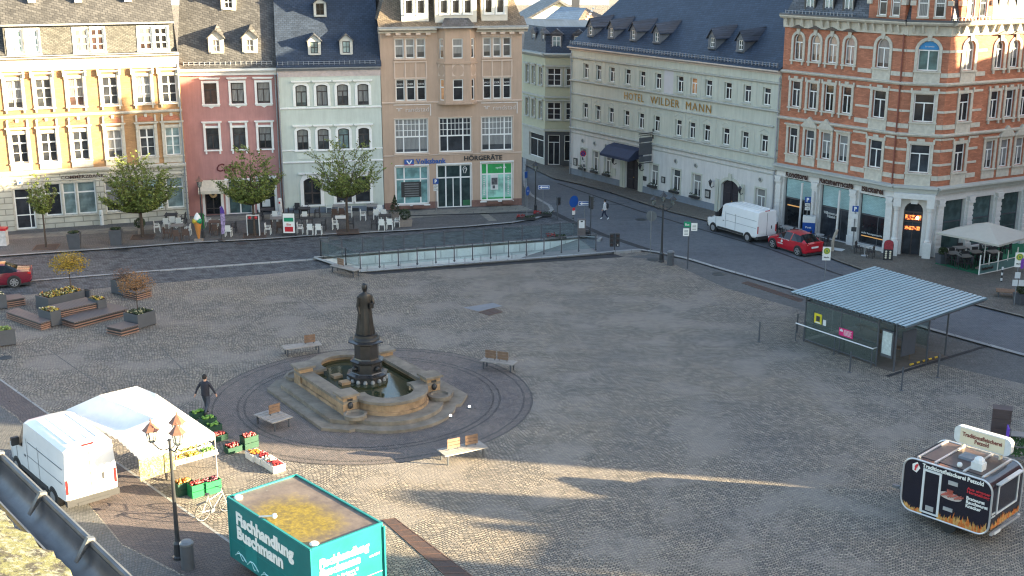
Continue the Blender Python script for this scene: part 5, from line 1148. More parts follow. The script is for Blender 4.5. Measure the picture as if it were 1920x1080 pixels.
# ================================================================ vehicles
WHP = M('white_car_paint', (.75, .75, .74), .25, .04, 1.5, coat=.4); REDP_ = M('red_car_paint', (.42, .008, .02), .3, .08, 1, coat=.6); DRED = M('dark_red_paint', (.16, .015, .03), .25, .15, 1, coat=.6)
CARG = glassy('car_glass', (.01, .012, .015), .06, spec=.4); TYRE = M('tyre', (.02, .02, .02), .85, .2); RIM = M('alloy', (.45, .45, .46), .3, .1, metal=.6); PLAS = M('black_plastic', (.03, .03, .032), .55, .1)
LRED = M('red_lamp', (.45, .02, .02), .2, .2, 8); LWH = M('lamp_lens', (.6, .6, .6), .15, .1); PLATE = M('plate', (.7, .7, .66), .4, .05)
def vehicle(name, label, cat, f, r, secs, wins, paint, wb, tr, wr, sc_=None, spokes=5, rimc=None, steel=False):
    'f, r: ground points of the near side (left) wheels; secs: (x, [(y, z) sill to roof centre]) from tail to nose'
    d = f-r; k = sc_ or d.length/wb; a = atan2(d.y, d.x); n = Vector((-sin(a), cos(a), 0))
    t = thing(name, label, cat, (f+r)/2-n*tr/2*k, a); t.scale = (k, k, k)
    loops = []
    for x, hp in secs: loops.append([(x+(o[2] if len(o) > 2 else 0), o[0], o[1]) for o in hp]+[(x+(o[2] if len(o) > 2 else 0), -o[0], o[1]) for o in hp[::-1] if o[0] > 0])
    n_ = len(loops[0]); vs = [p for l in loops for p in l]; body, glass = MB(), MB(); fb, fg = [], []
    for j in range(len(loops)-1):
        for i in range(n_):
            i2 = (i+1) % n_; row = min(i, n_-2-i) if i < n_-1 else -1
            F_ = (j*n_+i, j*n_+i2, (j+1)*n_+i2, (j+1)*n_+i); (fg if (j, row) in wins else fb).append(F_)
    fb += [list(range(n_-1, -1, -1)), [(len(loops)-1)*n_+i for i in range(n_)]]
    body.add(vs, fb); body.build('body', paint, t, smooth=True)
    if fg: glass.add(vs, fg); glass.build('windows', CARG, t)
    for sx_ in (wb/2, -wb/2):
        for sy_ in (1, -1):
            y = sy_*(tr/2); mb = MB(); mb.cyl((0, -.1*1, 0), (0, .1, 0), wr, n=20); m2 = MB(); yy = .105*sy_
            o = MB(); o.cyl((0, -.11, 0), (0, .11, 0), wr+.06, n=20); link('wheel_arch', o.mesh('wheel_arch', PLAS), t, TR((sx_, sy_*(tr/2-.03), wr+.02)))
            w_ = link('wheel', mb.mesh('wheel', TYRE), t, TR((sx_, y, wr)))
            m2.cyl((0, yy, 0), (0, yy*1.06, 0), wr*.66, n=18) if steel or sy_ < 0 else None
            if not steel:
                m2.cyl((0, yy, 0), (0, yy*1.1, 0), wr*.2, n=8)
                for q in range(spokes):
                    b = 2*pi*q/spokes; m2.T = Matrix.Rotation(b, 4, 'Y'); m2.box(-.035, .035, yy, yy*1.1, 0, wr*.68); m2.T = None
                for q in range(18):
                    b, c = 2*pi*q/18, 2*pi*(q+1)/18; m2.add([(wr*.72*cos(b), yy*1.05, wr*.72*sin(b)), (wr*.72*cos(c), yy*1.05, wr*.72*sin(c)), (wr*.62*cos(c), yy*1.05, wr*.62*sin(c)), (wr*.62*cos(b), yy*1.05, wr*.62*sin(b))], [(0, 1, 2, 3)])
            m2.build('rim', rimc or RIM, w_)
    return t
def vsec(w, zb, belt, roof, wr_, mid=.5): return [(0, zb), (w*.88, zb), (w*.98, zb+.12), (w, zb+mid), (w*.985, belt), (wr_, roof-.1), (wr_*.8, roof), (0, roof+.03)]
def van(lab, f, r, L_, wb, Hh, steel, sc_=None):
    r0 = -wb/2-(L_-wb)*.52; x1 = r0+L_
    S = [(r0, vsec(.97, .55, 1.45, Hh-.08, .88)), (r0+.06, vsec(1.0, .42, 1.45, Hh-.02, .91)), (r0+1.2, vsec(1.02, .35, 1.45, Hh, .92)), (x1-2.35, vsec(1.02, .35, 1.45, Hh, .92)), (x1-2.0, vsec(1.02, .35, 1.42, Hh-.06, .9)), (x1-1.85, vsec(1.02, .35, 1.4, Hh-.12, .88)), (x1-1.15, vsec(1.01, .35, 1.3, 1.72, .82)), (x1-.72, vsec(.99, .33, 1.12, 1.3, .78)), (x1-.2, vsec(.93, .3, .95, 1.05, .7)), (x1, vsec(.84, .34, .75, .82, .6))]
    t = vehicle('delivery_van', lab, 'van', f, r, S, {(5, 4), (5, 5), (5, 6), (6, 5), (6, 6)}, WHP, wb, 1.9, .34, sc_, 5, None, steel)
    if True:
        mb = MB(); mb.box(-wb/2+.5, wb/2-.5, 1.01, 1.035, .42, .58); mb.box(-wb/2+.5, wb/2-.5, -1.035, -1.01, .42, .58); mb.build('side_strip', PLAS, t)
        mb = MB(); mb.box(r0-.1, r0+.12, -.98, .98, .33, .56); mb.box(r0-.12, r0-.02, -.6, .6, .3, .42); mb.build('rear_bumper', PLAS if steel else GREYM, t)
        for y in (-.93, .93):
            mb = MB(); mb.box(r0-.02, r0+.1, y-.07 if y > 0 else y-.02, y+.02 if y > 0 else y+.07, .8, 1.35); mb.build('tail_light', LRED, t)
        mb = MB(); mb.box(r0-.012, r0+.01, -.012, .012, .6, Hh-.2); mb.box(r0-.02, r0, -.5, -.42, 1.05, 1.3); mb.build('rear_door_gap', PLAS, t)
        mb = MB(); mb.box(r0-.012, r0+.01, .15, .75, .72, .86); mb.build('number_plate', PLATE, t)
        mb = MB(); mb.box(r0-.0, r0+.09, -.22, .22, Hh-.06, Hh-.0); mb.build('brake_light', LRED, t)
        mb = MB()
        for y in (1, -1):
            for x in (x1-2.35, x1-1.2, x1-3.5): mb.box(x-.01, x+.01, y*1.018, y*1.026, .42, 1.9 if x < x1-1.3 else 1.35)
            mb.box(r0+.1, x1-2.4, y*1.018, y*1.024, 1.2, 1.22); mb.box(r0+.1, x1-2.4, y*.985, y*1.002, 1.75, 1.77)
            mb.box(x1-2.2, x1-2.05, y*1.02, y*1.05, 1.12, 1.18)
        mb.build('door_seams', GREYM, t)
        for y in (-1, 1):
            mb = MB(); mb.box(x1-1.55, x1-1.4, y*1.0, y*1.28, 1.4, 1.72); mb.build('wing_mirror', PLAS, t)
        mb = MB()
        for y in (-.55, -.2, .2, .55): mb.box(r0+.4, x1-2.5, y-.04, y+.04, Hh-.005, Hh+.035)
        mb.build('roof_ribs', WHP, t)
        mb = MB(); mb.box(x1-.12, x1+.03, -.85, .85, .3, .6); mb.build('front_bumper', PLAS, t)
        for y in (-.75, .75): mb = MB(); mb.box(x1-.35, x1-.06, y-.14, y+.14, .78, 1.02); mb.build('headlight', LWH, t)
    return t
tv = van('large white delivery van parked beside the white market stall at the lower left', g(38, 888), g(106, 947), 5.9, 3.7, 2.55, True, 1.0)
van('white delivery van parked in front of the hotel, left of the red car', g(1338, 434), g(1402, 453), 5.95, 4.03, 2.5, True)
def csec(w, zb, belt, roof, wr_, b2=0): return [(0, zb), (w*.9, zb), (w*.99, zb+.15), (w, zb+.4), (w*.96, belt), (wr_, roof-.05), (wr_*.75, roof), (0, roof+.02)]
def hatch():
    S = [(-2.0, csec(.72, .35, .85, .9, .6)), (-1.92, csec(.83, .25, .95, 1.0, .66)), (-1.55, csec(.88, .2, .97, 1.2, .62)), (-1.15, csec(.89, .18, .96, 1.4, .58)), (-.5, csec(.89, .18, .93, 1.45, .6)), (-.42, csec(.89, .18, .93, 1.455, .6)), (.25, csec(.89, .18, .92, 1.44, .6)), (.75, csec(.89, .18, .92, 1.2, .64)), (1.15, csec(.88, .18, .92, .98, .7)), (1.7, csec(.84, .2, .78, .86, .62)), (2.02, csec(.7, .25, .62, .68, .5))]
    return S
rc = vehicle('parked_car', 'bright red hatchback with white door lettering parked right of the white van', 'car', g(1449.5, 465), g(1496, 479.5), hatch(), {(1, 5), (2, 5), (2, 6), (1, 6), (2, 4), (3, 4), (5, 4), (6, 4), (7, 5), (7, 6), (7, 4)}, REDP_, 2.56, 1.66, .33)
mb = MB(); mb.box(-2.03, -1.98, -.3, .3, .58, .7); mb.build('number_plate', PLATE, rc)
for y in (-.62, .62): mb = MB(); mb.box(-1.98, -1.84, y-.16, y+.16, .82, .95); mb.build('tail_light', LRED, rc); mb = MB(); mb.box(1.75, 1.95, y-.14, y+.14, .62, .74); mb.build('headlight', LWH, rc)
for y in (-.95, .95): mb = MB(); mb.box(.72, .86, y-.09, y+.09, .92, 1.04); mb.build('wing_mirror', REDP_, rc)
mb = MB(); mb.cyl((.35, .9, .72), (.35, .91, .72), .1, n=12); mb.build('door_emblem', WD, rc)
o = text('cambio', WD, .55, .12, -.25, .5, rc, TR((.5, .9, 0)) @ RZ(pi), y=-.012); text('carsharing', WD, 1.2, .09, -.2, .86, rc, TR((.6, .88, 0)) @ RZ(pi), y=-.012)
mb = MB(); mb.box(-1.95, 1.8, -.8, .8, .12, .25); mb.build('underside', PLAS, rc)
S = [(-2.3, csec(.7, .38, .8, .86, .6)), (-2.2, csec(.84, .28, .93, .98, .7)), (-1.75, csec(.87, .2, .95, 1.02, .7)), (-1.5, csec(.87, .18, .94, 1.06, .66)), (-.85, csec(.88, .18, .92, 1.38, .58)), (-.3, csec(.88, .18, .91, 1.42, .58)), (-.22, csec(.88, .18, .91, 1.42, .58)), (.4, csec(.88, .18, .9, 1.38, .58)), (1.05, csec(.87, .18, .9, 1.0, .68)), (1.7, csec(.84, .2, .8, .86, .6)), (2.25, csec(.7, .25, .62, .68, .5))]
sd_ = g(28, 539); sf_ = sd_+(g(-200, 556)-sd_).normalized()*2.62
dc = vehicle('parked_car', 'dark red saloon car cut off by the left edge of the photo', 'car', sf_, sd_, S, {(3, 5), (3, 6), (3, 4), (4, 4), (6, 4), (7, 5), (7, 6), (7, 4)}, DRED, 2.62, 1.64, .34, 1.0, 7, RIM)
for y in (-.66, .66): mb = MB(); mb.box(-2.27, -2.1, y-.17, y+.17, .76, .9); mb.build('tail_light', LRED, dc)
mb = MB(); mb.box(-2.2, 2, -.8, .8, .12, .25); mb.build('underside', PLAS, dc)
# ---------------------------------------------------------------- teal fish trailer
Fp = Vector((-6.04, 33.48, 0)); aF = atan2(3.67, -3.3); Lt, Wt, Ht = 4.94, 2.66, 2.5
# local frame: x along the long face from its far left end to the near corner, y inward
Lp = Vector((-9.34, 37.15, 0)); TEAL = M('teal_panel', (.012, .155, .148), .32, .12, 1.2, coat=.3); TEALT = M('teal_trim', (.015, .19, .18), .3, .1)
ft = thing('sales_trailer', 'teal fish sales trailer with a rusty mossy roof in the foreground', 'trailer', Lp, atan2(Fp.y-Lp.y, Fp.x-Lp.x))
mb = MB(); mb.box(0, Lt, 0, Wt, .35, Ht-.03); mb.build('body', TEAL, ft)
m, nt, b, co = base('rusty_mossy_roof')
sx = nd(nt, 'ShaderNodeSeparateXYZ'); nt.links.new(co, sx.inputs[0])
n1 = noise(nt, co, 1.4, 6, .7); n2 = noise(nt, co, 7, 8, .75)
dx_ = ma(nt, 'SUBTRACT', sx.outputs[0], 2.9); dy_ = ma(nt, 'SUBTRACT', sx.outputs[1], .75)
dd = ma(nt, 'SQRT', ma(nt, 'ADD', ma(nt, 'MULTIPLY', ma(nt, 'MULTIPLY', dx_, dx_), .5), ma(nt, 'MULTIPLY', dy_, dy_)))
f = ramp(nt, ma(nt, 'MULTIPLY_ADD', n1, -1.6, dd), [(.0, (1, 1, 1)), (.75, (0, 0, 0))])
grey = mix(nt, ramp(nt, n1, [(.35, (0, 0, 0)), (.65, (1, 1, 1))]), (.095, .07, .055), (.2, .155, .12))
c_ = mix(nt, f, grey, mix(nt, ramp(nt, n2, [(.4, (0, 0, 0)), (.6, (1, 1, 1))]), (.12, .085, .015), (.27, .19, .01)))
c_ = mix(nt, ramp(nt, n2, [(.62, (0, 0, 0)), (.72, (1, 1, 1))]), c_, (.3, .28, .25)); setp(nt, b, Base_Color=c_, Roughness=.45); bump(nt, b, n2, .15, .01)
MB().add([(.06, .06, Ht-.02), (Lt-.06, .06, Ht-.02), (Lt-.06, Wt-.06, Ht-.02), (.06, Wt-.06, Ht-.02)], [(0, 1, 2, 3)]).build('roof', m, ft)
mb = MB(); e = .06
mb.box(0, Lt, -.012, e, Ht-.028, Ht+.03); mb.box(0, Lt, Wt-e, Wt+.012, Ht-.028, Ht+.03); mb.box(-.012, e, e+.001, Wt-e-.001, Ht-.028, Ht+.03); mb.box(Lt-e, Lt+.012, e+.001, Wt-e-.001, Ht-.028, Ht+.03); mb.build('roof_edge', TEALT, ft)
mb = MB()
for x, y in ((-.012, -.012), (Lt-.04, -.012), (-.012, Wt-.04), (Lt-.04, Wt-.04)): mb.box(x, x+.055, y, y+.055, .35, Ht-.03)
mb.build('corner_posts', TEALT, ft)
for x, y in ((.3, .25), (4.7, .3)): mb = MB(); mb.lathe([(.14, 0), (.15, .05), (.1, .09), (.001, .1)], 14, (x, y, Ht-.02)); mb.build('roof_vent', WD, ft)
mb = MB(); mb.cyl((2.05, -.02, Ht+.05), (2.4, .25, Ht+.12), .03, n=8); mb.ball((2.45, .3, Ht+.12), .09, 8); mb.build('roof_lamp', WD, ft)
mb = MB(); mb.box(.05, Lt-.05, -.006, 0, 1.05, 1.065); mb.box(1.02, 1.75, -.008, 0, .4, 1.25); mb.cyl((1.38, -.012, 1.08), (1.38, 0, 1.08), .04, n=8); mb.build('hatch_line', TEALT, ft)
WLT = M('white_letters', (.8, .78, .72), .45, .03)
text('Fischhandlung\nBuschmann', WLT, 3.45, .98, .55, 1.22, ft, bold=.045, y=-.004, align='l'); text('seit 1898', WLT, .62, .12, 4.02, 1.0, ft, y=-.004)
mb = MB()
for k, (x, z) in enumerate(((.35, .55), (1.1, .5), (1.95, .45))):
    pts = [(x+.7*i/12+.0, -.012, z+.2*sin(pi*i/12)*(1 if k % 2 else .8)) for i in range(13)]; mb.tube(pts, .02, 4); pts = [(x+.1+.5*i/10, -.012, z+.08+.12*sin(2*pi*i/10)) for i in range(11)]; mb.tube(pts, .014, 4)
mb.build('wave_drawing', M('wave_print', (.35, .6, .6), .4), ft)
FE = Matrix.Translation((Lt, 0, 0)) @ RZ(pi/2)
text('Fischhandlung\nBuschmann', WLT, 1.85, .62, .28, 1.45, ft, FE, bold=.045, y=-.004, align='l', shear=.1); text('seit 1898', WLT, .4, .08, 2.12, 1.5, ft, FE, y=-.004)
text('Große Kirchgasse 23\n09456 Annaberg-B.\nTel. 03733/22602', WLT, 1.0, .34, .7, 1.0, ft, FE, y=-.004, bold=0, align='l'); MB().box(Lt, Lt+.006, .05, Wt-.05, .88, .895).build('side_line', WLT, ft)
mb = MB(); mb.box(Lt+.0, Lt+.07, Wt+.0, Wt+.06, .5, Ht-.1); mb.build('awning_arm', TEALT, ft)
for x in (1.7, 2.6):
    for y in (.05, Wt-.2): mb = MB(); mb.cyl((x, y, .33), (x, y+.15, .33), .33, n=18); mb.build('wheel', TYRE, ft)
# ---------------------------------------------------------------- black caravan
cl_, cr_ = g(1688, 950, .4), g(1852, 1007, .4); cl_.z = cr_.z = 0
CAR = M('black_panel', (.012, .011, .02), .22, .2, 1, coat=.4); SIL = M('silver_trim', (.55, .54, .53), .3, .05, metal=.5)
Lc = (cr_-cl_).length; Wc, Hc = 2.35, 2.4
cv = thing('sales_caravan', 'black rounded butcher sales caravan with flames and a sign on its roof', 'trailer', cl_, az(cl_, cr_))
def rrect(L_, z0, z1, r, n=6, r2=None):
    r2 = r2 or r; pts = []
    for cx, cz, a0_, q in ((L_-r, z0+r, -90, r), (L_-r2, z1-r2, 0, r2), (r2, z1-r2, 90, r2), (r, z0+r, 180, r)): pts += [(cx+q*cos(R(a0_+90*i/n)), cz+q*sin(R(a0_+90*i/n))) for i in range(n+1)]
    return pts
mb = MB(); mb.prism(rrect(Lc, .4, Hc, .42), 0, Wc, 'y'); mb.build('body', CAR, cv, smooth=True)
for y in (-.01, Wc+.01):
    mb = MB(); pts = [(x, y, z) for x, z in rrect(Lc, .4, Hc, .42)]; mb.tube(pts+[pts[0]], .035, 6); mb.build('edge_trim', SIL, cv)
mb = MB(); mb.box(.75, .83, -.03, 0, .5, 2.15); mb.box(1.37, 1.45, -.03, 0, .5, 2.15); mb.box(.831, 1.369, -.03, 0, 2.07, 2.15); mb.box(.831, 1.369, -.03, 0, .5, .56); dr_ = mb.build('door_frame', WD, cv); MB().box(.95, 1.25, -.02, 0, .62, .8).build('kick_plate', SIL, dr_)
mb = MB(); mb.box(1.7, 2.05, -.02, 0, 1.85, 2.0); mb.box(1.6, 1.95, -.02, 0, .85, .98); mb.build('vent_grille', SIL, cv)
text('Traditionsfleischerei Petzold', WLT, 2.25, .16, .7, 2.17, cv, y=-.004, bold=.03)
text('Aus eigener\nHerstellung', M('red_letters', (.5, .02, .03)), .85, .26, 2.38, 1.72, cv, y=-.004, align='l', bold=.03); text('Bratwurst\nRauchwurst\nKnacker', WLT, .78, .42, 2.4, 1.22, cv, y=-.004, align='l', bold=.03)
mb = MB(); mb.prism([(.32, 2.18), (.5, 2.3), (.62, 2.1), (.5, 1.9), (.34, 1.96)], -.012, 0, 'y'); o = mb.build('logo_plate', WLT, cv); text('f', M('logo_red', (.6, .03, .04)), .14, .26, .41, 1.97, o, y=-.014, bold=.06, shear=.2)
mb = MB(); mb.prism([(1.72+.42*cos(t_)+.1, 1.42+.14*sin(t_)) for t_ in [2*pi*i/18 for i in range(18)]], -.01, 0, 'y'); o = mb.build('sausage_plate', M('plate_white', (.5, .42, .38)), cv)
mb = MB()
for i in range(9): x = 1.5+.08*i; mb.cyl((x, -.02, 1.38+.03*(i % 3)), (x+.16, -.02, 1.52+.03*(i % 2)), .035, .03, 6)
mb.cyl((1.8, -.02, 1.56), (1.8, -.02, 1.66), .1, .12, 8); mb.build('sausages', M('sausage', (.42, .1, .07), .5, .3, 9), o)
def flames(u0, u1, seed, M_=None, base_=lambda u: .42, amp=1.0):
    r_ = random.Random(seed); a, b = MB(), MB(); u = u0
    while u < u1:
        w_ = r_.uniform(.03, .075); hgt = (r_.uniform(.08, .26)+.18*max(0, sin((u-u0)*2.6-.6))*r_.random())*amp; z = base_(u); q = a if r_.random() < .55 else b; yy = -.006-r_.random()*.004
        q.add([(u-w_, yy, z), (u+w_, yy, z), (u+w_*.5+r_.uniform(-.02, .03), yy, z+hgt*.55), (u+r_.uniform(-.05, .05), yy, z+hgt), (u-w_*.7, yy, z+hgt*.5)], [(0, 1, 2, 3, 4)]); u += w_*.42
    a.build('flames', M('flame_orange', (.5, .13, .02), .5, .5, 12), cv, M_); b.build('flames', M('flame_yellow', (.5, .27, .08), .5, .4, 12), cv, M_)
cb_ = lambda u: .42+max(0, .3-u)*1.1+max(0, u-(Lc-.3))*1.1
flames(.15, .8, 3, None, cb_, .8); flames(1.45, Lc-.12, 5, None, cb_, 1.25)
CE = TR((Lc, 0, 0)) @ RZ(pi/2)
mb = MB(); mb.box(.42, 2.0, -.03, 0, 1.1, 1.16); mb.box(.42, .48, -.03, 0, 1.161, 2.15); mb.box(1.94, 2.0, -.03, 0, 1.161, 2.15); mb.box(.42, 2.0, -.03, 0, 2.151, 2.2); mb.build('hatch_frame', WD, cv, CE)
flames(.15, 2.25, 8, CE, lambda u: .62, 1.0); text('Frische Fleisch-\nund Wurstwaren', WLT, .3, .2, .08, 1.05, cv, CE, y=-.004, bold=0)
mb = MB(); mb.box(.1, 2.3, -.08, 0, .42, .52); mb.build('rear_bar', SIL, cv, CE); mb = MB(); mb.box(.3, .75, -.1, -.08, .4, .5); mb.build('number_plate', PLATE, cv, CE)
mb = MB(); mb.box(.3, 2.1, -.12, .05, 2.22, 2.26); mb.build('hatch_rail', SIL, cv, CE)
RM = M('brown_roof_sheet', (.09, .06, .055), .35, .2, 2)
mb = MB(); mb.box(.5, Lc-.5, .3, Wc-.2, Hc+.0, Hc+.02); mb.build('roof_sheet', RM, cv)
mb = MB()
for x in (.45, 1.1, 2.15, Lc-.45): mb.box(x-.04, x+.04, .12, Wc-.1, Hc+.0, Hc+.06)
mb.build('roof_rails', SIL, cv)
mb = MB(); mb.box(1.45, 1.95, 1.1, 1.6, Hc+.02, Hc+.12); mb.build('roof_hatch', M('smoky_hatch', (.2, .22, .26), .2), cv)
mb = MB(); mb.box(2.2, 2.6, .5, .85, Hc+.03, Hc+.3); mb.ball((2.4, .7, Hc+.3), .2, 10); mb.build('cooling_unit', WD, cv); mb = MB(); mb.ball((1.85, .4, Hc+.1), .1, 8); mb.build('roof_vent', WD, cv)
mb = MB(); pts = rrect(2.1, Hc+.22, Hc+.86, .2); mb.T = TR((.8, Wc*.84, 0)); mb.prism(pts, 0, .24, 'y'); sg = mb.build('roof_sign', WD, cv)
mb = MB(); mb.box(1.03, 2.67, Wc*.84-.012, Wc*.84-.001, Hc+.26, Hc+.82); mb.box(1.1, 1.16, Wc*.84+.02, Wc*.84+.2, Hc, Hc+.25); mb.box(2.5, 2.56, Wc*.84+.02, Wc*.84+.2, Hc, Hc+.25); mb.build('sign_face', M('cream_sign_face', (.7, .6, .42), .5, .04), sg); text('Traditionsfleischerei\nPetzold', M('dark_red_letters', (.2, .04, .03)), 1.46, .34, 1.12, Hc+.35, sg, y=Wc*.84-.014, bold=.02)
mb = MB(); mb.tube([(0, 1.2, .45), (-.9, 1.45, .4)], .04, 6); mb.tube([(0, 1.7, .45), (-.9, 1.45, .4)], .04, 6); mb.box(-1.1, -.85, 1.38, 1.52, .36, .46); mb.cyl((-.75, 1.45, 0), (-.75, 1.45, .5), .03, n=6); mb.build('drawbar', GREYM, cv)
for y in (.05, Wc-.2): mb = MB(); mb.cyl((Lc*.55, y, .3), (Lc*.55, y+.16, .3), .3, n=18); mb.build('wheel', TYRE, cv)
# stack behind the caravan
t = thing('crate_stack', 'stack of dark plastic crates standing behind the black caravan', 'crates', g(1872, 835), R(-20)); bx0 = t
for k in range(4):
    mb = MB(); z = k*.42; mb.box(-.36, .36, -.26, .26, z, z+.37); mb.box(-.38, .38, -.28, .28, z+.36, z+.41); mb.box(-.28, .28, -.285, -.26, z+.1, z+.24); mb.build('crate', M('brown_crate', (.07, .05, .05), .6) if k == 0 else bpy.data.materials['brown_crate'], t)
t = thing('plant_rack', 'dark metal rack with green plants at the right edge behind the caravan', 'plant rack', g(1912, 868), R(-15)); RK = t
mb = MB()
for x in (-.5, .5):
    for y in (-.25, .25): mb.cyl((x, y, 0), (x, y, 1.5), .02, n=5)
for z in (.3, .75, 1.2): mb.box(-.52, .52, -.27, .27, z, z+.03)
mb.build('frame', GREYM, t); lf = MB()
for i in range(260): x, y, z = rnd.uniform(-.5, .5), rnd.uniform(-.27, .27), rnd.choice((.33, .78))+rnd.random()*.3; lf.add([(x-.05, y, z), (x+.05, y-.03, z+.02), (x, y+.02, z+.1)], [(0, 1, 2)])
lf.build('plants', M('rack_leaves', (.03, .08, .02), .8, .4, 8), t); MB().box(-.6, -.55, -.3, .2, .6, 1.5).build('purple_panel', M('violet_sign', (.12, .04, .4)), t)
# ================================================================ market stall
CANV = M('white_canvas', (.78, .76, .73), .8, .05, 2.5, bmp=.1, bscale=5)
st = thing('market_stall', 'white canvas market stall canopy joined to the white van', 'market stall', (0, 0, 0))
def q(x, y, z): v = g(x, y, z); return (v.x, v.y, v.z)
A1 = q(125, 768, 2.35); A2 = q(186, 741, 2.95); A3 = q(256, 724, 2.75); A4 = q(292, 738, 2.9); A5 = q(402, 812, 2.3); A6 = q(262, 850, 2.25); A7 = q(220, 812, 2.45); A8 = q(290, 785, 2.85); st.location = (0, 0, 0)
mb = MB()
def patchq(a, b, c, d, sag=.12, n=8):
    a, b, c, d = map(Vector, (a, b, c, d)); vs = []
    for i in range(n+1):
        for j in range(n+1):
            u, v = i/n, j/n; p = a.lerp(b, u).lerp(d.lerp(c, u), v); w_ = 16*u*(1-u)*v*(1-v); vs.append((p.x, p.y, p.z-sag*w_+.02*sin(u*17+v*5)*w_))
    mb.add(vs, [(i*(n+1)+j, i*(n+1)+j+1, (i+1)*(n+1)+j+1, (i+1)*(n+1)+j) for i in range(n) for j in range(n)])
patchq(A1, A2, A8, A7, .3); patchq(A2, A3, A4, A8, .05); patchq(A8, A4, A5, A6, .12); mb.add([A7, A8, A6], [(0, 1, 2)])
mb.build('canopy', CANV, st, smooth=True)
mb = MB()
def valance(a, b, h_=.3, n=14):
    a, b = Vector(a), Vector(b)
    for i in range(n):
        p, r_ = a.lerp(b, i/n), a.lerp(b, (i+1)/n); m_ = (p+r_)/2
        mb.add([p, r_, r_-Vector((0, 0, h_*.75)), m_-Vector((0, 0, h_)), p-Vector((0, 0, h_*.75))], [(0, 1, 2, 3, 4)])
valance(A1, A7, .3, 9); valance(A7, A6, .32, 6); valance(A6, A5, .3, 12); valance(A5, A4, .2, 8); mb.build('valance', CANV, st)
m, nt, b, co = base('printed_fruit_cloth'); n_ = noise(nt, co, 3.5, 4, .6)
setp(nt, b, Base_Color=ramp(nt, n_, [(.4, (.24, .24, .18)), (.46, (.26, .2, .01)), (.52, (.25, .24, .18)), (.57, (.1, .15, .01)), (.62, (.24, .22, .17)), (.68, (.22, .06, .01))]), Roughness=.8)
B6, B5 = Vector(A6), Vector(A5); c0, c1 = g(262, 905, .0), g(330, 868, 0); 
mb = MB(); p_, r_ = g(264, 903, .5), g(330, 880, .5); mb.add([(p_.x, p_.y, .5), (r_.x, r_.y, .5), (r_.x, r_.y-.05, 2.1), (p_.x, p_.y-.05, 2.0)], [(0, 1, 2, 3)]); mb.build('side_cloth', m, st)
mb = MB()
for a in (A1, A5, A4): mb.cyl((a[0], a[1], 0), (a[0], a[1], a[2]-.02), .025, n=6)
for a, c_ in ((A1, A7), (A7, A6), (A6, A5), (A5, A4), (A4, A3), (A2, A8)): mb.cyl((a[0], a[1], a[2]-.03), (c_[0], c_[1], c_[2]-.03), .02, n=5)
mb.build('frame', SIL, st)
# crates
CG = M('green_crate', (.01, .19, .06), .45, .15); CDG = M('dark_green_crate', (.015, .06, .035), .5, .15); CW = M('white_crate', (.72, .7, .66), .6, .05)
FR = {n: M('fruit_'+n, c, .45, .35, 14) for n, c in dict(red=(.3, .02, .02), orange=(.48, .17, .015), yellow=(.48, .36, .03), green=(.12, .28, .03), pale=(.5, .5, .25), dark=(.12, .01, .03), cream=(.6, .55, .42)).items()}
def crate(lab, p, rz, mat, fruit, z=0.0, size=(.6, .4, .24), grp='produce crates at the market stall', cnt=34):
    a, b, c = size; t = thing('produce_crate', lab, 'crate', (p.x, p.y, z), rz, grp); mb = MB(); w_ = .02
    mb.box(-a/2, a/2, -b/2, b/2, 0, .02)
    for s in (-1, 1): mb.box(-a/2, a/2, s*b/2-w_/2, s*b/2+w_/2, .02, c); mb.box(s*a/2-w_/2, s*a/2+w_/2, -b/2+w_, b/2-w_, .02, c)
    for s in (-1, 1): mb.box(-a/2-.01, a/2+.01, s*(b/2+.012)-.008, s*(b/2+.012)+.008, c-.04, c); mb.box(-a/2+.05, a/2-.05, s*(b/2+.012)-.006, s*(b/2+.012)+.006, c*.35, c*.5)
    mb.build('box', mat, t); m2 = MB()
    for i in range(cnt): m2.ball((rnd.uniform(-a/2+.06, a/2-.06), rnd.uniform(-b/2+.06, b/2-.06), c-.01+rnd.random()*.05), rnd.uniform(.04, .055), 6, 1, 4)
    m2.build('fruit', FR[fruit], t); return t
pos = lambda x, y: g(x, y)
RA = R(40)
for i, (x, y, z, mat, fr_, lab) in enumerate([
    (345, 925, 0, CDG, 'dark', 'dark green crate at the left end of the front row, on the ground'), (345, 925, .26, CDG, 'orange', 'crate with orange fruit stacked at the left end of the front row'),
    (371, 928, 0, CG, 'green', 'bright green crate low in the middle of the front row'), (371, 928, .26, CG, 'red', 'green crate with red fruit on top in the middle of the front row'),
    (397, 922, 0, CG, 'dark', 'bright green lower crate at the right end of the front row'), (397, 922, .26, CG, 'dark', 'green crate of dark red cherries on top at the right end of the front row')]):
    crate(lab, pos(x, y), RA, mat, fr_, z, (.62, .42, .25))
tb = thing('display_table', 'slanted fruit display table under the front edge of the stall canopy', 'table', pos(352, 880), RA); mb = MB(); mb.box(-1.0, 1.0, -.75, .75, .62, .68)
for x in (-.9, .9):
    for y in (-.65, .65): mb.cyl((x, y, 0), (x, y, .62), .025, n=5)
mb.build('table_frame', SIL, tb)
k = 0
for r_ in range(3):
    for c_ in range(3):
        v = tb.location+Vector((cos(RA)*(-.66+c_*.66)-sin(RA)*(-.5+r_*.48), sin(RA)*(-.66+c_*.66)+cos(RA)*(-.5+r_*.48), 0)); fr_ = ['orange', 'yellow', 'green', 'cream', 'yellow', 'pale', 'red', 'orange', 'yellow'][k]
        crate(f"{['pale','yellow','pale','white','white','yellow','white','pale','yellow'][k]} tray of {fr_} produce on the display table, "+['front','middle','back'][r_]+' row '+['left','centre','right'][c_], v, RA, [CW, FR['pale'], CW][c_], fr_, .685+.08*r_, (.6, .42, .14)); k += 1
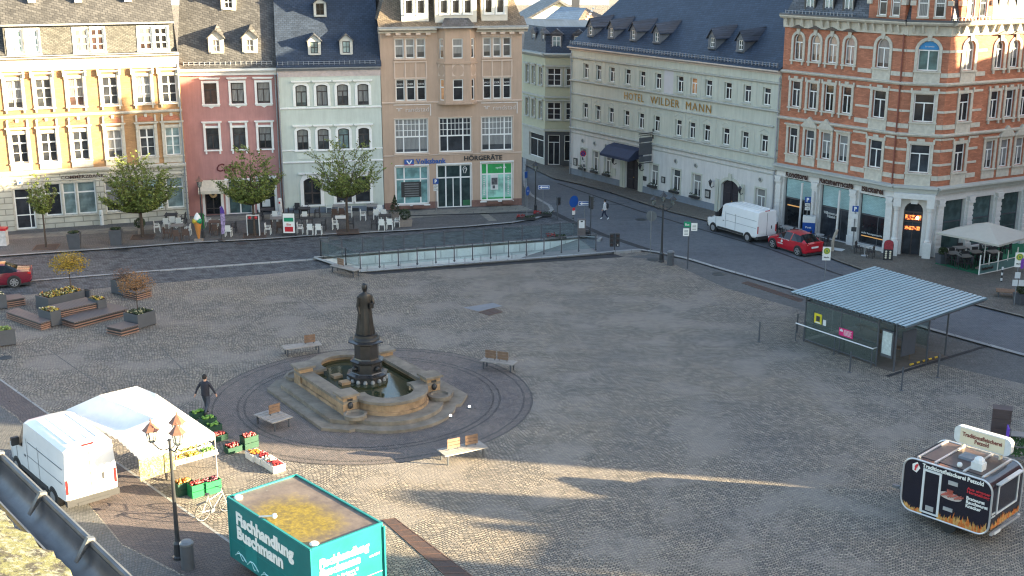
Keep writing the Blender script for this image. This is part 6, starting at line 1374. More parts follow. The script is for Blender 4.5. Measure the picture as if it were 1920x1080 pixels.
for (x, y, z, mat, fr_, lab) in ((437, 846, 0, CDG, 'red', 'dark crate of tomatoes standing left of the white fruit crates'), (468, 838, 0, CDG, 'dark', 'dark green lower crate beside the tomato crate'), (468, 838, .27, CDG, 'red', 'dark green crate of peppers stacked beside the tomato crate'),
    (478, 860, 0, CW, 'orange', 'white crate of apples, first of the row behind the peppers'), (492, 866, .0, CW, 'red', 'white crate of apples, second of the row behind the peppers'), (505, 873, .0, CW, 'cream', 'white crate of pale fruit, third of the row behind the peppers'), (517, 881, 0, CW, 'red', 'white crate at the near end of the row in the sunlight'),
    (411, 824, 0, CDG, 'red', 'crate of red produce below the right corner of the canopy'), (400, 806, 0, CDG, 'green', 'crate of green vegetables behind the right canopy corner'), (390, 793, 0, CDG, 'green', 'crate of leafy greens farther along behind the canopy'), (372, 782, 0, CDG, 'green', 'crate of leafy greens nearest the walking man')):
    crate(lab, pos(x, y), RA-R(90) if mat is CW else RA, mat, fr_, z, (.62, .42, .26) if mat is not CW else (.62, .5, .3), 'produce crates beside the stall')
# ================================================================ bus shelter
rp = [g(1482, 548, 2.5), g(1640, 500, 2.75), g(1853, 560, 2.75), g(1700, 614, 2.5)]
sb = [g(1505, 640), g(1640, 686), g(1770, 664)]
sh = thing('bus_shelter', 'glass bus shelter with a pale blue corrugated metal roof', 'bus shelter', (0, 0, 0))
mb = MB(); a, b_, c, d = rp; n = 40
def RP(u, v, dz=0): p = a.lerp(d, u).lerp(b_.lerp(c, u), v); return (p.x, p.y, p.z+dz)
vs = []
for i in range(n*2+1):
    dz = .05 if i % 2 else -.05
    for v in (0, 1): vs.append(RP(i/(2*n), v, dz))
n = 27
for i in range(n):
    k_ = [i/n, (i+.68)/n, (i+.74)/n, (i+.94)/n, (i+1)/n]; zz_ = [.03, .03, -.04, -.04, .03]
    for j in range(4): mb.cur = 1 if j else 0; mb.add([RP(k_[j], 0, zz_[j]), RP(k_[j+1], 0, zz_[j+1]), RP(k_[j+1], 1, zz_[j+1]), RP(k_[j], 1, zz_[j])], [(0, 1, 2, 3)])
mb.build('roof', [M('blue_grey_metal', (.33, .44, .48), .45, .1, .8, metal=.2), M('grimy_rib_flank', (.12, .17, .19), .6, .2, 1.5)], sh)  # shade between the ribs is put into the darker groove colour
mb = MB()
for v in (.04, .35, .65, .96): mb.cyl(RP(0.01, v, -.12), RP(.99, v, -.12), .05, n=6)
for u in (.01, .99): mb.cyl(RP(u, 0.01, -.09), RP(u, .99, -.09), .035, n=6)
mb.build('roof_beams', ANTH, sh)
c0 = g(1507, 640); c1 = g(1642, 687); dx = (c1-c0).normalized(); nrm = Vector((-dx.y, dx.x, 0))
if nrm.y < 0: nrm = -nrm
Ls = (c1-c0).length; c1b = g(1678, 697)
FS = TR(c0) @ RZ(atan2(dx.y, dx.x))
D_ = 4.2
posts = [(0, 0), (Ls, 0), (Ls+1.0, .1), (0, D_), (Ls+.8, D_), (Ls*.5, D_), (Ls+1.15, 2.3), (Ls*.5, 0.02)]
for x, y in posts: mb = MB(); mb.cyl((x, y, 0), (x, y, 2.42), .045, n=8); mb.build('post', ANTH, sh, FS)
SG = sheet_glass('shelter_glass', (.85, .92, .9), .03, .04)
for (x0, y0, x1, y1) in ((.05, 0, Ls/2-.03, 0), (Ls/2+.03, 0, Ls-.03, 0), (0, .1, 0, D_*.48), (0, D_*.5, 0, D_-.1), (.1, D_, Ls*.5-.05, D_), (Ls*.5+.05, D_, Ls*.95, D_)):
    mb = MB(); mb.box(x0-.006, x1+.006, y0-.006, y1+.006, .18, 2.15); mb.build('glass_pane', SG, sh, FS)
mb = MB(); mb.box(-.02, Ls, -.03, .03, 2.16, 2.22); mb.box(0, Ls, -.02, .02, .1, .15); mb.box(-.03, .03, .04, D_, 2.16, 2.22); mb.box(.04, Ls, D_-.03, D_+.03, 2.16, 2.22); mb.build('glass_frame', ANTH, sh, FS)
mb = MB(); mb.cyl((-.3, -.35, .98), (Ls+.05, -.35, .98), .035, n=8); mb.cyl((Ls, -.35, .98), (Ls, 0, .98), .03, n=6)
mb.build('guard_rail', SIL, sh, FS); mb = MB()
for x in (-.25, Ls*.5, Ls): mb.cyl((x, -.35, 0), (x, -.35, .95), .03, n=6)
mb.build('rail_posts', ANTH, sh, FS)
mb = MB()
for y0 in (D_-.9,):
    for i in range(4): mb.box(.5, 2.6, y0+i*.11, y0+.08+i*.11, .45, .49)
for x in (.7, 2.4): mb.cyl((x, y0+.2, 0), (x, y0+.2, .45), .03, n=6)
for i in range(4): mb.box(Ls*.5+.4, Ls+.5, 1.9+i*.11, 1.98+i*.11, .45, .49)
mb.cyl((Ls*.5+.6, 2.1, 0), (Ls*.5+.6, 2.1, .45), .03, n=6); mb.cyl((Ls+.3, 2.1, 0), (Ls+.3, 2.1, .45), .03, n=6)
mb.build('bench', M('shelter_wood', (.12, .07, .045), .6, .2, 5), sh, FS)
mb = MB(); mb.box(Ls+.15, Ls+.85, .08, .2, .6, 1.95); mb.box(Ls+1.0, Ls+1.06, .5, 1.5, .7, 1.95); o = mb.build('timetable_case', ANTH, sh, FS)
mb = MB(); mb.box(Ls+.22, Ls+.78, .05, .075, .75, 1.88); mb.build('timetable', M('timetable_paper', (.45, .5, .48), .5, .2, 9), sh, FS)
mb = MB(); mb.box(.62, 1.12, -.02, -.008, 1.2, 1.72); o = mb.build('yellow_poster', M('yellow_print', (.6, .5, .02)), sh, FS); MB().box(.76, 1.0, -.03, -.021, 1.32, 1.6).build('poster_picture', PLAS, o); MB().box(.7, 1.04, -.03, -.021, 1.22, 1.28).build('poster_text', WD, o)
MB().box(1.22, 1.42, -.02, -.008, 1.2, 1.5).build('notice', WD, sh, FS)
mb = MB(); mb.box(2.3, 3.2, -.02, -.008, .98, 1.38); o = mb.build('pink_notice', M('magenta_print', (.6, .01, .14)), sh, FS)
mb = MB()
for i in range(5): mb.box(2.62, 3.12-.06*(i % 2), -.026, -.021, 1.05+i*.06, 1.075+i*.06)
mb.prism([(2.36, 1.2), (2.56, 1.2), (2.56, 1.28), (2.46, 1.34), (2.36, 1.28)], -.026, -.021, 'y'); mb.build('notice_print', WD, o)
mb = MB(); k = 10; p_, r_ = g(1706, 688), g(1762, 672)
for i in range(k): mb.cur = i % 2; A_, B_ = p_.lerp(r_, i/k), p_.lerp(r_, (i+1)/k); mb.cyl((A_.x, A_.y, .12), (B_.x, B_.y, .12), .05, n=8)
mb.build('striped_bar', [M('stripe_yellow', (.6, .38, .03)), PLAS], sh)
strip('slot_drain', [(1663, 706), (1850, 649)], .22, .02, DKST)
MB().box(0, Ls+1, 0, D_, .002, .012).build('shelter_floor', M('shelter_floor_slab', (.12, .1, .085), .8, .2, 3), sh, FS)
# ================================================================ trees and plants
BARK = M('bark', (.07, .05, .038), .9, .3, 6, bmp=.4)
def leafmat(n, a, b_):
    m, nt, b, co = base(n); f = ramp(nt, noise(nt, co, 2.5, 5, .75), [(.35, (0, 0, 0)), (.65, (1, 1, 1))]); setp(nt, b, Base_Color=mix(nt, f, a, b_), Roughness=.6); return m
LG = leafmat('street_tree_leaves', (.085, .12, .018), (.19, .23, .045)); LY = leafmat('yellow_leaves', (.28, .17, .01), (.4, .28, .03)); LB = leafmat('rusty_leaves', (.2, .09, .03), (.32, .17, .06)); LD = leafmat('dark_leaves', (.015, .03, .01), (.04, .06, .02))
def leaf(mb, p, s, r_):
    a = Vector((r_.uniform(-1, 1), r_.uniform(-1, 1), r_.uniform(-.6, .6))).normalized()*s; b = a.cross(Vector((r_.uniform(-1, 1), r_.uniform(-1, 1), r_.uniform(-1, 1)))).normalized()*s*.6
    mb.add([p-a, p-b, p+a, p+b], [(0, 1, 2, 3)])
def street_tree(lab, base_px, h0, H_, R_, seed, limbs=15, dens=1.0, tr=.11):
    r_ = random.Random(seed); p = g(*base_px); t = thing('street_tree', lab, 'tree', (p.x, p.y, .09), r_.random()*6, 'street trees along the left pavement')
    tk = MB(); tk.cyl((0, 0, 0), (.03, .02, h0), tr, tr*.75, 10); br, lv = MB(), MB()
    for i in range(limbs):
        a = 2*pi*i/limbs*2.4+r_.uniform(-.3, .3); e = (i+.5)/limbs; out = R_*(1-.75*e**1.6)*r_.uniform(.85, 1.05); top = h0+.35+(H_-h0)*(.12+.88*e)*r_.uniform(.88, 1.03)
        st_ = Vector((.03, .02, h0-.15+.5*e*r_.random())); P0 = st_; pts = [P0]
        for k in range(1, 7):
            u = k/6; pts.append(Vector((cos(a+.1*sin(k))*out*u**.8, sin(a+.1*sin(k))*out*u**.8, st_.z+(top-st_.z)*(.35*u+.65*u*u)))+Vector((r_.uniform(-.06, .06),)*3)*u)
        for k in range(6): br.cyl(pts[k], pts[k+1], max(.008, tr*.45*(1-k/6.2)), max(.006, tr*.45*(1-(k+1)/6.2)), 5, False)
        for k in range(1, 7):
            for j in range(int(7*dens)):
                b0 = pts[k-1].lerp(pts[k], r_.random()); aa = a+r_.uniform(-1.5, 1.5); l = R_*.36*r_.uniform(.5, 1.2)*(1.1-.3*k/6)
                b1 = b0+Vector((cos(aa)*l, sin(aa)*l, l*r_.uniform(.15, .9))); br.cyl(b0, b1, .009, .004, 3, False)
                for q_ in range(int(11*dens)):
                    u = r_.uniform(.15, 1.03); leaf(lv, b0.lerp(b1, u)+Vector((r_.uniform(-.06, .06), r_.uniform(-.06, .06), r_.uniform(-.03, .09))), r_.uniform(.05, .095), r_)
    tk.build('trunk', BARK, t); br.build('branches', BARK, t); lv.build('crown', LG, t)
    gt = thing('tree_grate', 'dark square tree grate under the '+lab[:1].lower()+lab[1:], 'tree grate', (p.x, p.y, .096), R(10)); mb = MB(); mb.box(-.75, .75, -.75, .75, 0, .012); mb.build('soil', M('tree_pit', (.07, .05, .04), .9, .3, 8) if 'tree_pit' not in bpy.data.materials else bpy.data.materials['tree_pit'], gt)
    mb = MB(); 
    for k in range(4): mb.T = RZ(k*pi/2); mb.box(-.78, .78, .74, .8, .002, .02)
    mb.T = None; mb.build('frame', RUST, gt)
street_tree('Slender young street tree nearest the left edge', (87, 466), 2.4, 4.9, 1.15, 3, 11, .75, .07)
street_tree('Full green street tree in front of the ochre bank', (268, 447), 1.9, 5.9, 2.5, 5, 25, 1.15, .13)
street_tree('Green street tree in front of the pink house', (478, 444), 2.3, 6.0, 2.3, 8, 22, 1.05, .11)
street_tree('Loose spreading street tree in front of the green house', (652, 437), 2.6, 6.7, 2.7, 13, 20, .9, .11)
def ball_tree(lab, bp, z0, hc, rx, rz_, mat, seed, n=1500, dens=1.0):
    r_ = random.Random(seed); t = thing('ball_tree', lab, 'tree', (bp.x, bp.y, z0)); mb = MB(); mb.cyl((0, 0, 0), (0, 0, hc-rz_*.4), .03, .022, 6)
    tw = MB(); lv = MB()
    for i in range(70):
        a, e = r_.uniform(0, 2*pi), r_.uniform(-.5, 1.2); d = Vector((cos(a)*cos(e)*rx, sin(a)*cos(e)*rx, sin(e)*rz_)); tw.cyl((0, 0, hc-rz_*.5), Vector((0, 0, hc))+d*r_.uniform(.8, 1.05), .008, .003, 3, False)
    for i in range(n):
        a, e = r_.uniform(0, 2*pi), math.asin(r_.uniform(-.75, 1)); k = r_.random()**.45; lump = 1+.12*sin(a*5+e*4)+.08*sin(a*9)
        leaf(lv, Vector((cos(a)*cos(e)*rx*k*lump, sin(a)*cos(e)*rx*k*lump, hc+sin(e)*rz_*k*lump)), r_.uniform(.03, .06), r_)
    mb.build('trunk', BARK, t); tw.build('twigs', BARK, t); lv.build('crown', mat, t)
PLM = M('planter_metal', (.075, .08, .09), .5, .12, 1.5); DECK = tiles('deck_boards', (.13, .085, .075), 2.0, .12, .2, .2, zf=1); 
m, nt, b, co = base('deck_wood'); w_ = nd(nt, 'ShaderNodeTexWave', bands_direction='Y'); w_.inputs['Scale'].default_value = 2.2; w_.inputs['Distortion'].default_value = .3; nt.links.new(co, w_.inputs['Vector'])
setp(nt, b, Base_Color=mix(nt, noise(nt, co, 3, 5), mix(nt, ramp(nt, w_.outputs['Fac'], [(.08, (1, 1, 1)), (.2, (0, 0, 0))]), (.16, .115, .1), (.04, .03, .028)), (.11, .1, .1)), Roughness=.6); DECK = m
DEDGE = M('deck_edge', (.3, .17, .12), .7, .2, 5)
def rimbox(name, lab, cat, rim, z, deck=False, flowers=None, grp=None, z0=0.0):
    p = [g(x/6, 500+y/6, z) for x, y in rim]; o = sum(p, Vector())/4; o.z = 0
    a = az(p[0], p[1]); t = thing(name, lab, cat, o, a, grp); ci, si = cos(-a), sin(-a)
    L = [((v.x-o.x)*ci-(v.y-o.y)*si, (v.x-o.x)*si+(v.y-o.y)*ci) for v in p]
    if sum(A_[0]*B_[1]-B_[0]*A_[1] for A_, B_ in zip(L, L[1:]+L[:1])) < 0: L = L[::-1]
    ins = lambda k: [(x*k, y*k) for x, y in L]
    if deck:
        MB().prism(ins(1), z-.06, z).build('deck_top', DECK, t); k = max(2, int((z-z0-.08)/.11)); mb = MB()
        for i in range(k): zz = z-.09-(i+1)*(z-z0-.09)/k*.98+.02; mb.prism(ins(.995), zz, zz+.045)
        mb.build('side_slats', DEDGE, t); MB().prism(ins(.9), z0, z-.062).build('core', PLAS, t)
    else:
        mb = MB(); ring(L, ins(.93), z0+.05, z, mb); mb.prism(ins(.94), z0+.05, z-.07); mb.build('box', PLM, t); mb = MB()
        for x, y in ins(.88): mb.box(x-.06, x+.06, y-.06, y+.06, z0, z0+.05)
        mb.build('feet', PLAS, t); MB().prism(ins(.92), z-.068, z-.05).build('soil', M('soil', (.04, .028, .02), .95) if 'soil' not in bpy.data.materials else bpy.data.materials['soil'], t)
        if flowers:
            for nm, c_, k in flowers:
                mb = MB()
                for i in range(k):
                    u, v = rnd.random(), rnd.random(); x = (L[0][0]*(1-u)+L[1][0]*u)*(1-v)+(L[3][0]*(1-u)+L[2][0]*u)*v; y = (L[0][1]*(1-u)+L[1][1]*u)*(1-v)+(L[3][1]*(1-u)+L[2][1]*u)*v
                    leaf(mb, Vector((x*.86, y*.86, z+rnd.uniform(-.04, .1))), rnd.uniform(.04, .09), rnd)
                mb.build('flowers' if nm != 'leaves' else 'leaves', c_, t)
    return t
FY = M('yellow_blooms', (.55, .42, .08), .6, .3, 9); FW = M('cream_blooms', (.6, .55, .35), .6, .2, 9); FO = M('orange_blooms', (.4, .15, .04), .6, .3, 9)
bl = [('flowers', FY, 120), ('flowers', FW, 60), ('leaves', LD, 160), ('flowers', FO, 60)]
rimbox('planter_box', 'long dark planter with orange and yellow flowers, carrying the yellow ball tree', 'planter', [(395, 320), (540, 360), (950, 262), (820, 216)], .85, flowers=[(a_, b_, c_*3) for a_, b_, c_ in bl])
rimbox('planter_box', 'small square planter between the two lower decks on the left', 'planter', [(425, 477), (565, 512), (682, 487), (560, 455)], .85, flowers=bl)
rimbox('planter_box', 'square planter with white flowers carrying the rust coloured ball tree', 'planter', [(1385, 515), (1545, 550), (1745, 490), (1590, 462)], .8, flowers=[('flowers', FW, 60), ('leaves', LD, 260)])
rimbox('planter_box', 'small planter at the right end of the upper deck', 'planter', [(985, 348), (1095, 382), (1195, 362), (1090, 335)], .85, flowers=bl)
p5b = rimbox('planter_box', 'dark planter with a bare shrub farthest back toward the street', 'planter', [(1240, 142), (1385, 182), (1500, 150), (1355, 112)], .85)
rimbox('planter_box', 'planter cut off by the left edge beside a short deck', 'planter', [(-120, 330), (68, 312), (10, 282), (-150, 295)], .85, flowers=[('flowers', FW, 40), ('leaves', LD, 80)])
rimbox('planter_box', 'planter with pale grass at the lower left edge of the plaza', 'planter', [(-140, 745), (165, 702), (95, 672), (-180, 712)], .85, flowers=[('leaves', M('pale_grass', (.2, .26, .08), .8, .3, 9), 420)])
rimbox('planter_box', 'small dark box behind the right end of the long planter', 'planter', [(925, 262), (1000, 275), (1020, 262), (950, 248)], .8)
rimbox('seating_deck', 'wooden deck with slatted edge left of the small planter', 'deck', [(60, 502), (460, 637), (567, 602), (200, 457)], .42, True)
rimbox('seating_deck', 'raised grey wooden deck in front of the long planter', 'deck', [(545, 440), (672, 492), (1097, 402), (965, 342)], .72, True, z0=.3)
rimbox('seating_deck', 'long low wooden deck running right from the small planter', 'deck', [(690, 582), (835, 627), (1450, 467), (1210, 402)], .38, True)
rimbox('seating_deck', 'short wooden deck in front of the planter with white flowers', 'deck', [(1185, 670), (1360, 707), (1560, 652), (1400, 612)], .4, True)
rimbox('seating_deck', 'slatted deck half hidden behind the rust coloured ball tree', 'deck', [(1375, 262), (1535, 300), (1710, 252), (1560, 215)], .45, True)
rimbox('seating_deck', 'short deck beside the planter at the left edge', 'deck', [(40, 385), (285, 347), (215, 302), (20, 322)], .45, True)
ball_tree('ball shaped tree with bright yellow leaves over the long planter', g(133, 542, .8), .8, 1.5, 1.05, .66, LY, 4, 2300)
ball_tree('ball shaped tree with rust coloured leaves over the square planter', g(258, 583, .75), .75, 1.5, .98, .66, LB, 6, 1500)
ball_tree('small bare brown shrub in the planter farthest back', g(233, 528, .8), .8, .45, .7, .5, M('bare_twigs', (.16, .1, .08), .8, .2, 6), 7, 300)
def pot(lab, p, s, mat, plant, z=.09, cone=None, rz=.2, cat='potted plant'):
    t = thing('potted_plant', lab, cat, (p.x, p.y, z), rz); a, b_, h_ = s; mb = MB(); mb.prism([(-a*.42, -b_*.42), (a*.42, -b_*.42), (a*.42, b_*.42), (-a*.42, b_*.42)], 0, h_, top=[(-a/2, -b_/2), (a/2, -b_/2), (a/2, b_/2), (-a/2, b_/2)]); mb.build('pot', mat, t)
    if plant:
        lv = MB(); r_ = random.Random(int(p.x*9)); H_, R_ = plant
        for i in range(500):
            k = r_.random(); a_ = r_.uniform(0, 2*pi); q_ = R_*(1-k if cone else sqrt(max(0, 1-(2*k-1)**2)))*r_.uniform(.6, 1.05); leaf(lv, Vector((cos(a_)*q_, sin(a_)*q_, h_+k*H_)), r_.uniform(.04, .08), r_)
        lv.build('foliage', LD, t)
    return t
CONC = M('concrete_pot', (.24, .2, .17), .85, .15, 6)
pot('cone shaped conifer in a pot against the beige wall', g(741, 410), (.5, .5, .35), CONC, (1.35, .5), cone=1); pot('round shrub in a concrete trough beside the white chairs', g(760, 426), (1.0, .7, .5), CONC, (.75, .42))
pot('small leafy plant in a pale pot behind the full street tree', g(264, 441), (.4, .4, .45), CONC, (.7, .4))
pot('dark plant in a dark cube planter right of the cafe entrance', g(1766, 496), (.7, .7, .6), ANTH, (.45, .3))
pot('dark planter at the right edge beside the timetable post', g(1916, 572), (.8, .8, .6), ANTH, (.5, .4))
for i, (x, y) in enumerate(((141, 467), (219, 460))):
    pot(['tapered dark grey planter left of the other one near the ochre bank', 'tapered dark grey planter right of the other one near the ochre bank'][i], g(x, y), (.85, .85, 1.05), ANTH, (.1, .35), cat='planter')
# red flower boxes on the kerb
for x, y, l in ((986, 414, 'red flower box on the pavement tip below the edge-on blue sign'), (1017, 407, 'red flower box on the pavement corner right of the other'), (1043, 450, 'red flower box beside the back railing of the ramp')):
    t = thing('flower_box', l, 'flower box', g(x, y), R(5)); t.location.z = .09; MB().box(-.7, .7, -.2, .2, 0, .18).build('box', PLAS, t); mb = MB(); lf = MB()
    for i in range(60): leaf(mb, Vector((rnd.uniform(-.7, -.1), rnd.uniform(-.2, .2), .2+rnd.random()*.2)), .07, rnd); leaf(lf, Vector((rnd.uniform(-.1, .7), rnd.uniform(-.2, .2), .18+rnd.random()*.12)), .07, rnd)
    mb.build('red_flowers', FR['red'], t); lf.build('leaves', LD, t)
# ================================================================ benches
BW = M('weathered_bench_wood', (.3, .27, .24), .7, .2, 6); BWD = M('brown_backrest_wood', (.2, .12, .075), .6, .2, 6)
def bench(lab, pa, pb, backs, wd=.75, wm=BW, z=.45, back_y=.0):
    p, q_ = g(*pa, z), g(*pb, z); p.z = q_.z = 0; d = (q_-p); L_ = d.length; t = thing('bench', lab, 'bench', p, atan2(d.y, d.x), 'wooden benches on the plaza'); mb = MB(); n = 6
    for i in range(n): mb.box(0, L_, i*wd/n, (i+.8)*wd/n, z-.05, z)
    mb.build('seat', wm, t)
    for x in (.12, L_-.2):
        for y in (.05, wd-.12): MB().box(x, x+.06, y, y+.06, 0, z-.05).build('leg', ANTH, t)
    mb = MB()
    for x in (.12, L_-.2): mb.box(x, x+.06, .1, wd-.1, z-.1, z-.051)
    mb.build('frame', ANTH, t)
    for u in backs:
        mb = MB(); x = u*L_
        for i in range(3): mb.box(x-.28, x+.28, wd*.5+back_y, wd*.5+.04+back_y, z+.08+i*.14, z+.2+i*.14)
        bk = mb.build('backrest', BWD, t); mb = MB()
        for k in (-.2, .2): mb.box(x+k-.02, x+k+.02, wd*.5+.04+back_y, wd*.5+.07+back_y, z, z+.5)
        mb.build('bracket', ANTH, bk)
    return t
bench('bench with one backrest behind the fountain on its left', (534, 655), (604, 646), [.72], .7)
bench('dark bench with two backrests right of the fountain', (900, 676), (962, 684), [.25, .62], .6)
bench('bench with a single centre backrest left of the fountain by the steps', (511, 793), (549, 781), [.6], 1.45)
bench('bench with two backrests right of the fountain nearest the camera', (835, 855), (915, 838), [.3, .72], .8)
bench('bench at the left end of the car park ramp', (618, 497), (664, 508), [.3], .6); bench('dark bench at the right edge of the photo beside the timetable post', (1868, 546), (1916, 550), [], .8, BWD)
# ================================================================ lamps
LGL = sheet_glass('lantern_glass', (.92, .92, .9), .05, .3); COPP = M('copper_brown_roof', (.2, .09, .06), .5, .25, 4, metal=.2)
def lantern(par, x, y, z, s, roofm, name='lantern'):
    mb = MB(); T0 = TR((x, y, z)) @ Matrix.Scale(s, 4); mb.T = T0
    mb.lathe([(.05, 0), (.1, .02), (.1, .04)], 6)
    for i in range(6): a = 2*pi*i/6; mb.cyl((.1*cos(a), .1*sin(a), .03), (.17*cos(a), .17*sin(a), .4), .012, n=4)
    o = mb.build(name, BLK, par); mb = MB(); mb.T = T0; mb.lathe([(.27, .4), (.2, .47), (.12, .56), (.05, .62), (.02, .66)], 6); mb.lathe([(.001, .66), (.035, .69), (.01, .74), (.001, .8)], 6); mb.build('lantern_roof', roofm, o)
    mb = MB(); mb.T = T0
    for i in range(6):
        a, c_ = 2*pi*i/6, 2*pi*(i+1)/6; mb.add([(.1*cos(a), .1*sin(a), .04), (.1*cos(c_), .1*sin(c_), .04), (.165*cos(c_), .165*sin(c_), .4), (.165*cos(a), .165*sin(a), .4)], [(0, 1, 2, 3)])
    mb.build('lantern_glass', LGL, o)
def candelabra(lab, p, Hc_, s, rz, roofm, arms=3, rad=.55):
    t = thing('street_lamp', lab, 'street lamp', p, rz); mb = MB(); mb.lathe([(.2, 0), (.2, .08), (.15, .12), (.14, .5), (.16, .55), (.1, .65), (.08, .75), (.06, Hc_*.6), (.045, Hc_), (.09, Hc_+.03), (.03, Hc_+.08)], 12); mb.build('pole', BLK, t)
    for i in range(arms):
        a = 2*pi*i/arms; pts = []
        for k in range(9): u = k/8; pts.append((cos(a)*rad*u, sin(a)*rad*u, Hc_-.25-.2*sin(pi*u)*.8+.25*u))
        mb = MB(); mb.tube(pts, .026, 5); mb.tube([(cos(a)*rad*.3, sin(a)*rad*.3, Hc_-.12), (cos(a)*rad*.55+.05, sin(a)*rad*.55, Hc_-.2), (cos(a)*rad*.8, sin(a)*rad*.8, Hc_-.08)], .012, 4); mb.build('arm', BLK, t); lantern(t, cos(a)*rad, sin(a)*rad, Hc_, s, roofm)
    return t
candelabra('black street lamp with three copper roofed lanterns in the lower left', Vector((-11.24, 37.7, 0)), 4.25, 1.1, R(-45), COPP)
lp = candelabra('black candelabra street lamp with three lanterns beside the grey bin at the far road', g(1240, 491), 3.75, .95, R(0), BLK, 2, .62); lantern(lp, 0, 0, 3.95, 1.0, BLK)
for x, y, H_, l in ((1004, 399, 3.15, 'single lantern street lamp at the corner of the beige bank'), (381, 449, 3.6, 'single lantern street lamp behind the giant ice cream cone')):
    t = thing('street_lamp', l, 'street lamp', g(x, y)); t.location.z = .09; MB().lathe([(.12, 0), (.12, .5), (.06, .6), (.04, H_)], 8).build('pole', BLK, t); lantern(t, 0, 0, H_, 1.1, BLK if x > 900 else COPP)
for x, y, l, h_ in ((353, 1065, 'grey round litter bin beside the near street lamp', 1.0), (1257, 497, 'grey round litter bin beside the far candelabra lamp', .95)):
    t = thing('litter_bin', l, 'litter bin', g(x, y)); MB().lathe([(.22, 0), (.22, h_*.88), (.2, h_*.9)], 18).build('body', ANTH, t); MB().lathe([(.23, h_*.87), (.235, h_*.93), (.16, h_), (.001, h_+.01)], 18).build('lid', GREYM, t)
for i, (x, y, h_, l) in enumerate(((1423, 641, 1.1, 'farthest left of the row toward the open plaza'), (1494, 623, 1.05, 'just left of the shelter\'s left glass wall'), (1593, 698, 1.05, 'in front of the middle of the shelter rail'), (1690, 732, 1.15, 'in front of the open side of the shelter'), (1758, 708, 1.2, 'at the right front corner of the shelter by the striped bar'))):
    t = thing('bollard', 'thin dark steel bollard '+l, 'bollard', g(x, y), 0, 'thin bollards round the bus shelter'); MB().lathe([(.1, 0), (.1, .015), (.04, .02), (.04, h_*.97), (.02, h_)], 10).build('post', ANTH, t)
t = thing('bollard', 'black and white striped bollard near the glass windbreak', 'bollard', g(1877, 531)); mb = MB()
for i in range(6): mb.cur = i % 2; mb.cyl((0, 0, i*.17), (0, 0, (i+1)*.17), .06, n=10)
mb.build('post', [BLK, WD], t)
# ================================================================ signs
SB = M('sign_blue_face', (.01, .065, .27), .35, .05); SGN = M('sign_green_face', (.01, .25, .12), .35, .05); SYE = M('sign_yellow_face', (.55, .45, .03), .35, .05); SRD = M('sign_red_face', (.5, .02, .03), .35, .05); SBK = M('sign_back', (.13, .14, .15), .5, .1, metal=.4)
LIT = M('pole_grey', (.22, .23, .24), .45, .1, metal=.4)
def signpost(lab, p, H_, rz=0.0, mat=LIT, r=.03, name='traffic_sign', cat='traffic sign', z=0.0):
    t = thing(name, lab, cat, (p.x, p.y, z), rz); MB().cyl((0, 0, 0), (0, 0, H_), r, n=8).build('pole', mat, t); return t
def panel(t, x, z, w_, h_, mat, y=-.05, name='sign_panel', r=.0):
    mb = MB(); mb.prism([(x-w_/2, z-h_/2), (x+w_/2, z-h_/2), (x+w_/2, z+h_/2), (x-w_/2, z+h_/2)] if not r else [(x+r*cos(2*pi*i/20), z+r*sin(2*pi*i/20)) for i in range(20)], y-.015, y+.0, 'y'); return mb.build(name, mat, t)
def oneway(t, x, z, w_=.9, h_=.34):
    o = panel(t, x, z, w_, h_, SB); panel(t, x, z, w_-.05, h_-.05, WLT, -.066, 'border'); panel(t, x, z, w_-.1, h_-.1, SB, -.07, 'field')
    mb = MB(); mb.prism([(x-w_*.4, z), (x-w_*.18, z+h_*.32), (x-w_*.18, z+h_*.14), (x+w_*.38, z+h_*.14), (x+w_*.38, z-h_*.14), (x-w_*.18, z-h_*.14), (x-w_*.18, z-h_*.32)], -.09, -.086, 'y'); mb.build('arrow', WLT, o)
def psign(t, z, sz=.5, extra=1, x=0):
    o = panel(t, x, z, sz, sz, SB); text('P', WLT, sz*.42, sz*.68, x-sz*.2, z-sz*.34, o, y=-.07, bold=.04)
    for k in range(extra): panel(t, x, z-sz*.5-.16-k*.27, sz*.85, .22, WD, name='plate'); text(['mit Parkschein', '2 Std.'][k % 2], BLK, sz*.6, .09, x-sz*.3, z-sz*.5-.2-k*.27, o, y=-.07, bold=0)
t = signpost('blue parking sign with two white plates in front of the beige bank', g(818, 401), 2.6, R(5), z=.09); psign(t, 2.45, .42, 2)
t = signpost('blue parking sign with plates in front of the hotel window', g(1227, 352), 2.6, R(-15), z=.09); psign(t, 2.45, .42, 1); t = signpost('second lower parking sign beside it at the hotel window', g(1235, 357), 2.35, R(-15), z=.09); psign(t, 2.2, .42, 1)
t = signpost('blue parking sign on a pole at the left cafe window', g(1510, 449), 2.9, R(-15), z=.09); psign(t, 2.75, .4, 2); t = signpost('blue parking sign in front of the middle cafe pilaster', g(1598, 470), 2.95, R(-15), z=.09); psign(t, 2.8, .4, 0)
panel(t, 0, 2.3, .34, .34, WD, name='plate'); panel(t, 0, 1.4, .34, .3, BLK, name='box')
t = signpost('one way arrow sign on a pole at the pavement corner', g(1018, 400), 2.0, R(5), z=.09); oneway(t, .05, 1.95)
t = signpost('one way arrow sign on a thin pole above the ticket machine', g(1095, 441), 2.4, R(0)); oneway(t, 0, 2.3)
t = signpost('blue round sign seen edge on at the beige bank corner', g(988, 412), 2.45, R(65), z=.09); panel(t, 0, 2.1, 0, 0, SB, r=.34); panel(t, 0, 2.1, 0, 0, WLT, -.068, 'arrow', r=.05)
